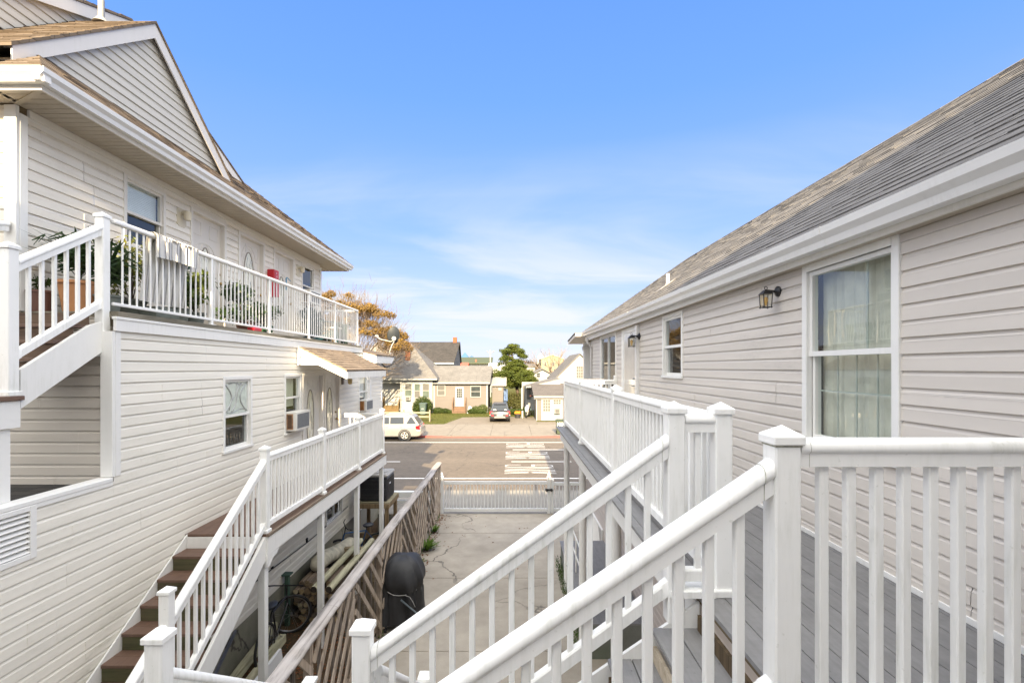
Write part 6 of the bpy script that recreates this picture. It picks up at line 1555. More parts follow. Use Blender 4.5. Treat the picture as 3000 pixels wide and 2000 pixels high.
simple_house('white_house','small white house directly behind the green tree',3.0,4.6,92,98,.4,5.2,5.75,HW,SHG,'x',.2)
simple_house('white_house','far white building left of the green tree',-4.0,-1.2,88,94,.4,5.0,5.8,HW,M_plain('white_roof',(.6,.6,.6),.6,.1),'x',.2)
# right hand white gabled house
RW=thing('gabled_house','white house with a steep gable, small paned window and side porch across the road','house',(7.4,52,.3))
m=MB(); m.box(4.87,9.97,52,61,.3,3.9); m.prism([(4.87,52,3.9),(9.97,52,3.9),(7.42,52,6.40)],(0,9,0)); m.build('wall',HW,RW)
m=MB(); slab(m,[(7.42,51.8,6.52),(7.42,61.2,6.52),(4.55,61.2,3.72),(4.55,51.8,3.72)],.12); slab(m,[(7.42,51.8,6.52),(10.3,51.8,3.72),(10.3,61.2,3.72),(7.42,61.2,6.52)],.12); m.build('roof',SHG,RW)
win(RW,7.05,7.72,51.98,3.85,5.12,GYB,cross=(3,4))
m=MB(); slab(m,[(4.9,48.2,3.92),(4.9,54,3.92),(1.55,54,3.10),(1.55,48.2,3.10)],.08); m.build('porch_roof',SHG,RW)
m=MB(); m.box(1.5,4.9,48.12,48.19,3.0,3.08); m.prism([(1.55,48.15,3.02),(4.9,48.15,3.84),(4.9,48.15,3.0)],(0,.04,0)); m.box(1.50,1.545,48.2,54,2.92,3.06); m.build('porch_fascia',HW,RW)
m=MB(); m.box(1.02,1.16,48.4,48.54,.3,2.95); m.build('porch_post',HW,RW)
m=MB(); m.box(1.2,4.9,53.2,53.3,.3,3.4); m.build('porch_back_wall',HW,RW)
m=MB(); m.box(1.75,2.15,53.1,53.19,1.5,2.9); m.box(1.3,1.5,53.1,53.19,.3,3.0); m.build('porch_window',GYB,RW)
# shed
SHD_=thing('garage','low white double door garage with a grey roof across the road','garage',(4.6,43.5,.22))
m=MB(); m.box(2.27,7.2,43.5,48.2,.22,2.42); m.build('wall',BEIGE,SHD_)
m=MB(); slab(m,[(2.02,43.2,2.46),(7.4,43.2,2.46),(7.4,48.6,3.40),(2.02,48.6,3.40)],.05); m.build('roof',M_shingle('warm_grey_shingles',(.15,.135,.125),(.12,.108,.10)),SHD_)
m=MB(); m.box(2.05,7.35,43.13,43.19,2.30,2.44); m.box(2.05,7.35,43.3,43.36,2.18,2.28); m.box(2.26,2.34,43.44,43.495,.22,2.3); m.build('fascia',HW,SHD_)
d=MB(); d.box(2.72,4.64,43.42,43.495,.24,2.17); do=d.build('door',HW,SHD_)
def pane_grid(x0,x1,z0,z1,nx,nz,glass):
    m=MB(); m.box(x0,x1,43.405,43.419,z0,z1); p=m.build('door_glass',glass,do); m=MB()
    for i in range(nx+1): xx=x0+(x1-x0)*i/nx; m.box(xx-.02,xx+.02,43.392,43.404,z0,z1)
    for i in range(nz+1): zz=z0+(z1-z0)*i/nz; m.box(x0,x1,43.388,43.3915,zz-.02,zz+.02)
    m.build('door_muntin',HW,do)
pane_grid(2.87,3.53,1.05,2.12,3,4,GYB); pane_grid(3.82,4.48,1.70,2.12,3,2,GYB)
win_ac_far(3.88,4.40,43.48,.88,1.36,'white window air conditioner set in the garage door')
# porch clutter
P_=thing('porch_chair','white plastic chair on the side porch behind the motorcycle','chair',(2.0,49,.3))
m=MB(); m.box(1.75,2.2,48.8,49.2,.70,.75); m.build('seat',HW,P_); m=MB()
for k in range(4): m.box(1.76+k*.12,1.84+k*.12,49.18,49.22,.75,1.30)
m.box(1.75,2.2,49.18,49.22,1.30,1.38); m.build('backrest',HW,P_)
for xx in (1.77,2.17):
    for yy in (48.82,49.18): m=MB(); m.box(xx-.02,xx+.02,yy-.02,yy+.02,.3,.70); m.build('leg',HW,P_)
m=MB(); m.cbox(1.35,1.95,47.6,48.1,.78,1.05,.03); m.cbox(1.38,1.92,47.62,48.08,.3,.78,.02); tag(m.build('storage_bench',M_plain('teal_bench',(.10,.20,.19),.6,.1)),'teal storage bench behind the motorcycle on the side porch','bench')
m=MB(); m.lathe((2.05,48.5,2.15),[(.05,-.12),(.16,-.06),(.2,.05),(.2,.06)],12); m.tube((2.05,48.5,2.2),(2.05,48.5,2.9),.012); tag(m.build('hanging_basket',M_plain('red_brown_basket',(.16,.06,.045),.8,.4,20)),'reddish hanging basket under the side porch roof','basket')
MC=thing('motorcycle','white motorcycle parked nose first beside the garage wall','motorcycle',(1.5,46,.24))
M_=Matrix.Translation((1.45,45.6,.24))@Matrix.Rotation(math.radians(75),4,'Z')
def mput(m,n,mt): m.xf(M_); m.build(n,mt,MC,smooth=True,ang=40)
for x in (0,1.35):
    m=MB(); m.torus((x,0,.30),.24,.07,'y',24,8); mput(m,'wheel',RUBBER)
    m=MB(); m.torus((x,0,.30),.16,.02,'y',18,6); m.tube((x,-.08,.3),(x,.08,.3),.06); mput(m,'rim',STEEL)
WM=paint('white_fairing',(.74,.74,.74))
m=MB(); m.tube((0,-.09,.3),(.30,-.07,.95),.028); m.tube((0,.09,.3),(.30,.07,.95),.028); mput(m,'fork',STEEL)
m=MB(); m.pipe([(.05,0,.62),(.25,0,.88),(.55,0,.98),(.8,0,.86)],[.10,.19,.20,.10],10); mput(m,'fairing',WM)
m=MB(); m.pipe([(.75,0,.80),(1.0,0,.80),(1.3,0,.86),(1.6,0,.95)],[.13,.15,.12,.05],10); mput(m,'seat',BLACK)
m=MB(); m.pipe([(-.05,0,.58),(.05,0,.63),(.15,0,.60)],[.06,.09,.06],8); mput(m,'mudguard',WM)
m=MB(); m.cbox(.45,1.0,-.16,.16,.25,.75,.05); mput(m,'engine',M_plain('engine_metal',(.10,.10,.10),.4,.3,metal=.5))
m=MB(); m.pipe([(.42,-.36,.98),(.36,-.2,1.04),(.34,0,1.02),(.36,.2,1.04),(.42,.36,.98)],.02,6); mput(m,'handlebar',BLACK)
m=MB(); m.lathe((.08,0,.86),[(0,-.02),(.09,-.01),(.10,.05),(0,.06)],12,'x'); mput(m,'headlight',CLEAR)
PT=thing('flower_pot','black tub of orange flowers on the grass beside the porch','flower pot',(.62,45.5,.23))
m=MB(); m.lathe((.62,45.5,.23),[(.20,0),(.27,.38),(.29,.40),(.29,.43),(.25,.43),(.24,.40)],18); m.build('pot',M_plain('black_tub',(.03,.03,.035),.6,.2),PT)
bl=MB(); rr=random.Random(4)
for i in range(160):
    a=rr.random()*6.28; q=rr.random()**.5*.25; x,y,z=.62+q*math.cos(a),45.5+q*math.sin(a),.64+rr.random()*.20; s=.05
    bl.quad((x-s,y,z-s*.5),(x+s,y+rr.uniform(-s,s),z-s*.4),(x+s,y,z+s),(x-s,y+rr.uniform(-s,s),z+s*.8))
bl.build('flowers',M_leaf('orange_petals',(.62,.30,.03),(.5,.2,.02)),PT,fixn=False)
m=MB(); m.cbox(.98,1.16,45.2,45.35,.24,.95,.04); tag(m.build('white_jug',HW),'tall white container beside the black flower tub','container')
m=MB(); 
for k,(c0) in enumerate((0,1)): 
    for i in range(6): m.box(-.80+k*.22+i*.035,-.77+k*.22+i*.035,54.0+.02*(i%2),54.03+.02*(i%2),1.25,2.7-.12*k)
tag(m.build('hanging_laundry',M_plain('blue_cloth',(.09,.15,.30),.9,.5,3)),'dark and pale blue cloths hanging beside the beige annex','laundry')
m=MB(); m.bar((-4.45,49.6,.28),(-4.25,49.9,1.0),.18,.03); m.bar((-4.25,49.6,.28),(-4.1,49.9,.9),.12,.03,); tag(m.build('leaning_board',M_plain('white_blue_board',(.55,.62,.68),.4,.3,5)),'white and blue board leaning beside the brown timber steps','board')
# rail fence and lamp post
RF=thing('rail_fence','pale two rail timber fence on the lawn behind the white car','fence',(-7,44,.22))
RFW=M_wood('pale_rail_wood',(.27,.23,.18),(.14,.11,.08),axis=0)
xe=U(1259,1230,42.6)[0]
for xx in (xe,xe-2.3,xe-4.6): m=MB(); m.cbox(xx-.06,xx+.06,42.54,42.66,.2,1.28,.01); m.build('post',RFW,RF)
for z in (1.02,.66): m=MB(); m.cbox(xe-6.4,xe-.06,42.57,42.63,z-.07,z+.07,.01); m.build('rail',RFW,RF)
LPST=thing('lamp_post','tall pale lamp post with two raised arms beyond the beige wing','lamp post',(-3.2,75,.4))
m=MB(); m.tube((-3.2,75,.4),(-3.2,75,7.75),.13,.10,10); m.build('pole',M_plain('pale_pole',(.25,.25,.25),.5,.08),LPST)
for s in (-1,1): m=MB(); m.tube((-3.2,75,7.1),(-3.2+s*.62,75,7.55),.06,.05,8); m.cbox(-3.2+s*.50-.16,-3.2+s*.50+.16,74.9,75.1,7.47,7.56,.03); m.build('arm',M_plain('grey_lamp_arm',(.22,.22,.22),.5,.1),LPST)
# tall neighbour behind the camera: its roof line and deck parapet shade the yard and the street edge
NB=thing('neighbour_building','tall cream sided building behind the viewpoint whose roof line shades the yard','building',(-1,-6,0))
m=MB(); siding(m,Face('x',-5,1),-10.5,9,0,11.2,.125); m.box(-10.5,9,-14,-5.02,0,11.2); m.build('wall',SIDU,NB)
m=MB(); m.box(-10.6,9.1,-14.1,-4.9,11.201,11.32); m.build('roof',M_plain('flat_roof',(.25,.24,.23),.9,.1),NB)
m=MB()
for (a,b) in ((-10.5,-2.15),(-1.45,-1.3),(-.15,.4),(1.38,1.52),(2.2,9.0)): m.box(a,b,-5.2,-5.1,11.321,11.76)
m.build('parapet',SIDU,NB)
# ------------------------------------------------------------------ plants
def leaf_cloud(blobs,n,size,seed,flat=.35,droop=0,shell=.55,aspect=.55,tri=False):
    """n leaf faces spread through ellipsoid clumps; blobs: (cx,cy,cz,rx,ry,rz)"""
    rs=np.random.RandomState(seed); B=np.array(blobs,float); vol=(B[:,3]*B[:,4]*B[:,5])**.67; pk=rs.choice(len(B),n,p=vol/vol.sum())
    d=rs.normal(size=(n,3)); d/=np.linalg.norm(d,axis=1)[:,None]; q=rs.uniform(shell**3,1,size=n)**(1/3)
    q*=1+rs.normal(0,.07,n)
    c=B[pk,:3]+d*q[:,None]*B[pk,3:]
    a=rs.normal(size=(n,3)); a[:,2]*=flat+.3; a/=np.linalg.norm(a,axis=1)[:,None]
    b=np.cross(a,d+rs.normal(0,.5,size=(n,3))); b/=np.linalg.norm(b,axis=1)[:,None]+1e-9
    a[:,2]-=droop
    s=size*rs.uniform(.6,1.4,n)[:,None]
    if tri:
        V=np.stack([c-b*s*aspect,c+b*s*aspect,c+a*s*1.6],1); k=3
    else:
        V=np.stack([c-a*s,c+b*s*aspect,c+a*s,c-b*s*aspect],1); k=4
    m=MB(); m.v=[tuple(p) for p in V.reshape(-1,3)]; m.f=[tuple(range(i*k,i*k+k)) for i in range(n)]; m.m=[0]*n
    return m
def branches(m,p,d,L,r,depth,rr,spread=.55,up=.15,n=3,taper=.62,seg=3,gnarl=.12):
    p=Vector(p); d=Vector(d).normalized(); pts=[p]; rs=[r]
    for k in range(seg):
        d=(d+Vector((rr.gauss(0,gnarl),rr.gauss(0,gnarl),rr.gauss(0,gnarl)+up*.3))).normalized(); p=p+d*(L/seg); pts.append(p); rs.append(r*(1-(1-taper)*(k+1)/seg))
    m.pipe(pts,rs,6 if r>.03 else 4)
    if depth<=0: return [p]
    ends=[]
    for i in range(n):
        t=rr.uniform(.45,1.0) if i else 1.0; j=min(seg,max(1,int(round(t*seg)))); q=pts[j]
        nd=(d+Vector((rr.gauss(0,spread),rr.gauss(0,spread),rr.gauss(0,spread*.8)+up))).normalized()
        ends+=branches(m,q,nd,L*rr.uniform(.6,.85),rs[j]*.72,depth-1,rr,spread,up,n,taper,seg,gnarl)
    return ends
BKB=M_wood('grey_brown_bark',(.24,.19,.145),(.075,.058,.045),axis=2,scale=.5,bump=.6); BKD=M_wood('dark_bark',(.09,.065,.05),(.03,.022,.018),axis=2,scale=.5)
# golden autumn tree behind the left building
AT=thing('autumn_tree','large half bare tree with golden brown tufts behind the cream building','tree',(-15.2,46,.3))
rr=random.Random(21); m=MB(); ends=[]
for k in range(9):
    a=2*math.pi*k/9; ends+=branches(m,(-15.2+.3*math.cos(a),46+.3*math.sin(a),2.2),(math.cos(a)*.8,math.sin(a)*.8,.75),3.0,.16,4,rr,.50,.10,3,.6,3,.10)
m.tube((-15.2,46,.2),(-15.2,46,2.6),.45,.36,10); m.build('trunk',BKB,AT,smooth=True)
bl=[(-16.1,45.8,11.0,2.6,3,1.2),(-14.6,45.6,10.3,2.2,2.4,1.2),(-13.4,45.5,9.6,2.4,2.6,1.2),(-17.8,46,9.6,2.2,2.6,1.3),(-11.9,45.3,7.9,1.9,2.2,1.0),(-10.9,45.2,6.9,1.3,1.7,.7),(-14.6,44.4,8.2,2.8,2.2,1.6),(-16.5,44.6,7.6,2.6,2,1.6),(-18.6,45.2,7.0,2,2,1.6)]
rs=np.random.RandomState(3)
tuft=[]
for b in bl:
    for i in range(16):
        d=rs.normal(size=3); d/=np.linalg.norm(d); d[2]=abs(d[2])*.9-.15
        tuft.append((b[0]+d[0]*b[3],b[1]+d[1]*b[4],b[2]+d[2]*b[5],.50,.5,.34))
leaf_cloud(tuft[:],26000,.08,5,shell=.2).build('crown',M_leaf('golden_leaves',(.27,.17,.035),(.14,.085,.025),scale=.5),AT,fixn=False,uv=False)
m=MB(); rr=random.Random(8)
for i in range(4200):
    b=bl[rr.randrange(len(bl))]; p=Vector((b[0]+rr.gauss(0,.55)*b[3],b[1]+rr.gauss(0,.55)*b[4],b[2]+rr.gauss(0,.6)*b[5]-.4)); d=(p-Vector((-15.2,46,3.0))).normalized()+Vector((rr.gauss(0,.35),rr.gauss(0,.35),rr.gauss(0,.3))); d.normalize(); m.tube(p,p+d*rr.uniform(.5,1.2),.016,.006,3,False)
m.build('twigs',M_plain('tan_twigs',(.20,.145,.10),.9,.25),AT,uv=False,fixn=False)
# green cypress-like tree
ET=thing('evergreen_tree','tall dark green evergreen tree with a lopsided tufted top behind the grey car','tree',(.75,58,.35))
m=MB(); m.pipe([(.95,57.6,.3),(.85,57.7,1.6),(.60,57.9,3.2),(.45,58,5.2),(.1,58.1,6.6),(.25,58.1,7.3)],[.24,.20,.18,.14,.09,.05],8)
for (a,b) in (((.45,58,5.4),(1.35,57.8,6.5)),((.3,58,5.6),(-.5,57.7,6.9)),((.45,58,5.0),(1.5,58,5.9)),((.6,57.9,3.0),(-1.2,57.5,3.6)),((.6,57.9,3.2),(2.0,57.5,3.8))): m.tube(a,b,.07,.03,6)
m.build('trunk',BKD,ET,smooth=True)
bl=[(.35,57.6,4.6,1.7,1.6,1.2),(-.9,57.5,4.0,1.3,1.3,1.1),(1.6,57.5,4.0,1.35,1.3,1.1),(.3,57.0,3.5,1.9,1.4,.8),(2.2,57.6,3.3,1.0,1,.75),(-1.5,57.6,3.4,.9,1,.9),(-.45,57.8,5.4,1.0,1.1,.8),(1.0,57.8,5.3,1.1,1.1,.7),(-.6,57.9,6.1,.7,.8,.55),(-.35,58,7.0,.75,.8,.42),(.35,58,7.35,.75,.8,.42),(.9,58,6.95,.6,.7,.38),(1.35,58,6.35,.5,.6,.28),(1.75,57.9,2.9,1.0,.9,.4),(-.3,57.4,2.95,1.1,.9,.4),(-1.3,57.2,3.9,1.1,1,.9),(1.9,57.2,3.8,1.1,1,.8),(.6,56.8,4.3,1.5,1,1.0)]
sub=[]; rs=np.random.RandomState(9)
for b in bl:
    k=int(6+b[3]*8)
    for i in range(k):
        d=rs.normal(size=3); d/=np.linalg.norm(d); q=rs.uniform(.6,1)
        sub.append((b[0]+d[0]*b[3]*q,b[1]+d[1]*b[4]*q,b[2]+d[2]*b[5]*q,.42,.42,.24))
EV=M_leaf('evergreen_leaves',(.105,.13,.018),(.04,.06,.012),scale=1.1)
leaf_cloud(sub+[(b[0],b[1]+.2,b[2],b[3]*.7,b[4]*.7,b[5]*.7) for b in bl],40000,.075,11,shell=.25).build('crown',EV,ET,fixn=False,uv=False)
# bare tree
def bare(label,x,y,zg,h,seed,lean=0,mat=None,w=.55,group=None):
    T=thing('bare_tree',label,'tree',(x,y,zg)); rr=random.Random(seed); m=MB(); m.tube((x,y,zg),(x,y,zg+h*.25),h*.028,h*.022,8)
    for k in range(5):
        a=2*math.pi*k/5+.4; branches(m,(x,y,zg+h*.22),(math.cos(a)*w,math.sin(a)*w,1.0),h*.32,h*.021,4,rr,.42,.12,3,.6,3,.10)
    m.build('trunk',mat or BKB,T,uv=False); return T
bare('wide bare branched tree in front of the yellow house',8.0,92,.4,8.6,5,w=.75)
bare('small bare tree beside the little gabled house',5.1,84,.4,5.0,9)
# hazy far tree belt and shrubs
def shrub(name,label,blobs,n,size,mat,loc,seed,group=None,cat='shrub'):
    S=thing(name,label,cat,loc,0,group); leaf_cloud(blobs,n,size,seed).build('foliage',mat,S,fixn=False,uv=False)
    m=MB(); rr=random.Random(seed)
    for b in blobs:
        for k in range(3): m.tube((b[0],b[1],loc[2]-.02),(b[0]+rr.uniform(-.6,.6)*b[3],b[1]+rr.uniform(-.5,.5)*b[4],b[2]+.2*b[5]),.02*max(.3,b[3]),.006,4)
    m.build('stems',BKD,S,uv=False); return S
BUSHG=M_leaf('bush_leaves',(.06,.09,.018),(.03,.05,.011),scale=2); BUSHD=M_leaf('dark_bush_leaves',(.05,.085,.02),(.025,.045,.012),scale=2); PALE=M_leaf('pale_bush_leaves',(.14,.16,.06),(.06,.085,.025),scale=2); OLIVE=M_leaf('olive_leaves',(.095,.095,.028),(.05,.055,.014),scale=1); BRN=M_leaf('brown_far_leaves',(.125,.082,.042),(.075,.052,.032),scale=.4)
shrub('clipped_bush','round clipped dark green bush against the white cottage front',[(-9.0,49.3,1.15,.98,.75,.92),(-9.5,49.25,.85,.55,.6,.6),(-8.5,49.25,.95,.55,.6,.7)],9000,.05,BUSHG,(-9.0,49.3,.28),31)
shrub('bush','low bush in front of the beige wing left of the brown steps',[(-7.5,49.8,.55,.6,.4,.35),(-6.8,49.8,.5,.5,.4,.30),(-6.3,49.8,.42,.35,.35,.24)],4500,.045,BUSHG,(-7,49.8,.28),32)
shrub('bush','pale flowering bush under the right window of the beige wing',[(-3.6,49.9,.62,.6,.4,.42),(-2.9,49.9,.72,.55,.4,.5),(-4.2,49.8,.45,.35,.3,.25)],3500,.05,PALE,(-3.3,49.9,.28),33)
shrub('bush','green bush between the brown steps and the pale flowering bush',[(-3.9,49.5,.5,.55,.35,.33),(-3.0,49.4,.45,.5,.35,.28)],2600,.05,BUSHG,(-3.6,49.5,.28),34)
shrub('undergrowth','tangled green undergrowth below the evergreen tree',[(.5,57,1.2,1.6,1,.9),(1.4,55.5,.9,1.0,1,.6),(-.2,55.5,1.0,1.2,1,.7),(.8,54,.7,.9,.8,.5),(1.0,50.5,.6,.5,.8,.35)],7000,.08,OLIVE,(.6,56,.33),35)
shrub('bush','bright green garden plants before the side porch',[(.9,48.2,.6,.35,.5,.32),(.2,48.6,.55,.5,.6,.3)],1800,.06,BUSHG,(.6,48.3,.28),36)
for i,(x,y,z,rx,rz) in enumerate(((3.5,120,5.2,3.2,1.8),(-1.0,130,5.0,3.5,1.6),(14.5,125,5.5,3.5,1.6),(-24,130,5.2,4,2.0),(2.2,105,3.6,2.0,1.6),(18,140,5,5,1.8))):
    shrub('far_tree',('brown autumn trees far behind the evergreen tree','low brown tree far left of the evergreen tree','brown tree far right behind the yellow house','far brown tree behind the autumn tree','reddish brown tree above the little gabled house','far brown tree low on the right skyline')[i],[(x,y,z,rx,rx*.7,rz),(x+rx*.6,y,z-.5,rx*.7,rx*.6,rz*.8),(x-rx*.6,y,z-.6,rx*.7,rx*.6,rz*.8)],2600,.22,BRN,(x,y,.4),50+i,cat='tree')
m=MB(); rr=random.Random(77); bl=[(-160+i*9+rr.uniform(-3,3),250+rr.uniform(-15,15),2.6,8,5,2.6+rr.uniform(0,1.6)) for i in range(37)]
tag(leaf_cloud(bl,16000,.55,78,shell=.3).build('distant_wood',BRN,None,fixn=False,uv=False),'low far away belt of bare brown trees along the horizon','trees',None,'stuff')
# potted plants on the gallery
POTO=M_plain('terracotta_orange_plastic',(.42,.20,.085),.7,.12,8); POTB=M_plain('dark_brown_pot',(.13,.06,.045),.6,.15); POTG=M_plain('grey_green_pot',(.16,.18,.16),.7,.2)
def potted(label,x,y,z,pr,ph,potm,h,w,n,size,mat,seed,blade=False):
    P=thing('potted_plant',label,'potted plant',(x,y,z)); m=MB(); m.lathe((x,y,z),[(pr*.72,0),(pr*.95,ph*.9),(pr*1.06,ph*.91),(pr*1.06,ph),(pr*.9,ph),(pr*.88,ph*.9)],22); m.build('pot',potm,P,smooth=True,ang=40)
    rr=random.Random(seed); m=MB(); st=MB()
    if blade:
        for k in range(n):
            a=rr.random()*6.28; L=h*rr.uniform(.6,1.1); o=w*rr.uniform(.3,1.1); pts=[]
            for t in range(6):
                q=t/5; pts.append(Vector((x+math.cos(a)*o*q*q,y+math.sin(a)*o*q*q,z+ph*.9+L*(q-.35*q*q*rr.uniform(.7,1.2)))))
            sd=Vector((-math.sin(a),math.cos(a),0))
            for t in range(5):
                w0=.022*math.sin(math.pi*(t+.4)/6); w1=.022*math.sin(math.pi*(t+1.4)/6) if t<4 else .001; m.quad(tuple(pts[t]-sd*w0),tuple(pts[t]+sd*w0),tuple(pts[t+1]+sd*w1),tuple(pts[t+1]-sd*w1))
                if t>1 and rr.random()<.8:
                    for s in (-1,1): e=pts[t]+sd*s*.13+Vector((math.cos(a)*.06,math.sin(a)*.06,-.05)); m.quad(tuple(pts[t]),tuple(pts[t]+Vector((0,0,.025))),tuple(e),tuple(e-Vector((0,0,.012))))
        m.build('fronds',mat,P,fixn=False,uv=False)
    else:
        bl=[(x+rr.uniform(-.4,.4)*w,y+rr.uniform(-.4,.4)*w,z+ph+h*rr.uniform(.15,.85),w*.45,w*.45,h*.24) for k in range(9)]
        leaf_cloud(bl,n,size,seed,droop=.35,shell=.3,aspect=.38).build('leaves',mat,P,fixn=False,uv=False)
        for b in bl: st.tube((x,y,z+ph*.85),b[:3],.008,.004,5)
        st.build('stem',BKD,P,uv=False)
    return P
LEAFD=M_leaf('potted_dark_leaves',(.045,.085,.02),(.02,.04,.012),scale=5,rough=.4); LEAFY=M_leaf('potted_yellow_leaves',(.26,.25,.05),(.10,.14,.03),scale=5,rough=.45)
potted('palm like plant in a tan orange tub behind the stair rail',-5.02,5.62,5.63,.20,.36,POTO,.85,.55,34,.1,LEAFD,61,True)
potted('second palm like plant in a grey pot nearer the corner post',-4.80,5.75,5.63,.15,.22,POTG,.95,.45,30,.1,LEAFD,62,True)
potted('empty looking brown pot with short sprigs at the top of the stairs',-5.35,5.50,5.63,.12,.24,POTB,.16,.12,60,.04,BUSHG,63)
potted('yellowish leafy shrub in a pot left of the towel',-4.98,6.35,5.63,.17,.25,POTG,.78,.42,700,.035,LEAFY,64)
potted('dark leafy plant in a pot below the right end of the towel',-4.80,6.95,5.63,.17,.22,POTG,.66,.46,650,.045,LEAFD,65)
potted('bushy plant with drooping dark leaves between the first two doors',-4.82,7.35,5.63,.16,.20,POTG,.62,.40,520,.055,M_leaf('olive_drooping_leaves',(.14,.16,.03),(.05,.08,.015),scale=5),66)
potted('broad dark leaved plant before the second gallery door',-4.85,8.85,5.63,.18,.20,POTB,.66,.62,800,.05,LEAFD,67)
potted('smaller dark leaved plant right of the broad one before the second door',-4.80,9.45,5.63,.16,.18,M_plain('green_pot',(.03,.09,.04),.5,.1),.46,.44,480,.045,LEAFD,68)
m=MB(); m.cbox(-4.85,-4.62,6.3,6.75,5.63,5.80,.01); tag(m.build('planter_box',POTG),'low grey planter box under the hanging towel','planter')
m=MB(); m.cbox(-4.56,-4.44,8.35,8.62,5.637,5.69,.01); tag(m.build('red_tray',REDP),'small red tray at the foot of the gallery railing','tray')
# weeds
def weed(label,x,y,h,n,mat,seed):
    W=thing('weed',label,'weed',(x,y,0)); rr=random.Random(seed); m=MB()
    for k in range(n):
        a=rr.random()*6.28; L=h*rr.uniform(.5,1.1); o=h*rr.uniform(.3,1.0); sd=Vector((-math.sin(a),math.cos(a),0)); prev=None
        for t in range(4):
            q=t/3; p=Vector((x+rr.uniform(-.03,.03)+math.cos(a)*o*q,y+math.sin(a)*o*q,L*(q-.4*q*q))); w=.02*math.sin(math.pi*(t+.5)/4.2)
            if prev: m.quad(tuple(prev[0]-sd*prev[1]),tuple(prev[0]+sd*prev[1]),tuple(p+sd*w),tuple(p-sd*w))
            prev=(p,w)
    m.build('leaves',mat,W,fixn=False,uv=False)
WEED=M_leaf('fresh_weed_leaves',(.13,.22,.025),(.06,.12,.015),scale=6)
weed('bright green weed clump at the foot of the slatted fence, the largest there',-2.30,13.2,.42,70,WEED,71); weed('small weed by the fence in front of the largest clump',-2.35,12.2,.22,40,WEED,72); weed('weed tuft near the gate end of the slatted fence',-2.32,14.7,.28,40,WEED,73); weed('weedy plant on the soil at the bottom left under the deck',-3.28,6.6,.35,60,BUSHD,74); weed('leafy weed beside the near deck post',-2.95,6.9,.30,50,BUSHG,75)
# fallen leaves and moss
rr=random.Random(90); m=MB()
def lf(x,y,z,s):
    a=rr.random()*6.28; c,s_=math.cos(a)*s,math.sin(a)*s; h=rr.uniform(.002,.02); m.quad((x-c,y-s_,z+.003),(x+s_*.5,y-c*.5,z+h),(x+c,y+s_,z+.004),(x-s_*.5,y+c*.5,z+h))
for i in range(420): lf(-2.44+abs(rr.gauss(0,.16)),rr.uniform(9.5,16.4),.0,.035)
for i in range(36): lf(rr.uniform(-2.2,2.0),rr.uniform(8,16.3),.0,.04)
for i in range(900): lf(rr.uniform(-4.3,-2.6),rr.uniform(5.5,9.4),.05,.035)
tag(m.build('fallen_leaves',M_leaf('fallen_leaf',(.26,.09,.035),(.14,.07,.03),scale=9),None,fixn=False,uv=False),'scattered reddish brown fallen leaves by the fence and on the soil','leaves',None,'stuff')
tag(blades('moss_edge',(1.12,1.27,8.3,12.2),1600,.02,.07,M_leaf('moss_blades',(.10,.17,.03),(.05,.09,.02)),lambda x,y: rr.random()*.25,5),'green moss and grass along the side of the low platform','moss',None,'stuff')
tag(blades('verge_grass',(-2.52,-2.38,5,16.4),500,.03,.10,WEED,lambda x,y:0,6),None,None,None,'stuff')

# ------------------------------------------------------------------ light, sky, camera
EL=math.radians(25.2); AZ=math.radians(-1.2)            # light travels towards +Y, a touch to -X
sd=Vector((math.sin(AZ)*math.cos(EL),math.cos(AZ)*math.cos(EL),-math.sin(EL)))
su=bpy.data.lights.new('sun','SUN'); su.energy=4.8; su.angle=math.radians(.53); su.color=(1,.79,.50)
so=bpy.data.objects.new('sun',su); COL.objects.link(so); so.rotation_euler=sd.to_track_quat('-Z','Y').to_euler(); so.location=(0,-20,30)
W=bpy.data.worlds.new('World'); SC.world=W; W.use_nodes=True; t=W.node_tree; N=t.nodes; K=t.links
bg=N['Background']; sky=N.new('ShaderNodeTexSky'); sky.sky_type='NISHITA'; sky.sun_disc=False; sky.sun_elevation=EL
sky.sun_rotation=math.radians(180)+AZ; sky.air_density=1.0; sky.dust_density=.6; sky.ozone_density=1.6; sky.altitude=0
SKYK=.15
tc=N.new('ShaderNodeTexCoord'); sp=N.new('ShaderNodeSeparateXYZ'); K.new(tc.outputs['Generated'],sp.inputs[0])
def mth(op,a,b=None):
    n=N.new('ShaderNodeMath'); n.operation=op
    for i,x in enumerate((a,b)):
        if x is None: continue
        if isinstance(x,(int,float)): n.inputs[i].default_value=x
        else: K.new(x,n.inputs[i])
    return n.outputs[0]
zc=mth('MAXIMUM',sp.outputs[2],.03); den=mth('ADD',zc,.10)
cx_=mth('DIVIDE',sp.outputs[0],den); cy_=mth('DIVIDE',sp.outputs[1],den)
cb=N.new('ShaderNodeCombineXYZ'); K.new(cx_,cb.inputs[0]); K.new(cy_,cb.inputs[1])
def cl(scale,rot,sc,lo,hi,det=6,dist=.6):
    mp=N.new('ShaderNodeMapping'); mp.inputs['Scale'].default_value=sc; mp.inputs['Rotation'].default_value=(0,0,rot); K.new(cb.outputs[0],mp.inputs[0])
    n=N.new('ShaderNodeTexNoise'); n.inputs['Scale'].default_value=scale; n.inputs['Detail'].default_value=det; n.inputs['Roughness'].default_value=.55; n.inputs['Distortion'].default_value=dist; K.new(mp.outputs[0],n.inputs['Vector'])
    r=N.new('ShaderNodeMapRange'); r.interpolation_type='SMOOTHSTEP'; r.inputs[1].default_value=lo; r.inputs[2].default_value=hi; K.new(n.outputs['Fac'],r.inputs[0]); return r.outputs[0]
c1=cl(.55,.25,(.6,1.2,1),.41,.66,8,1.0); c2=cl(.9,-.45,(.30,1.9,1),.52,.72,7,.5)
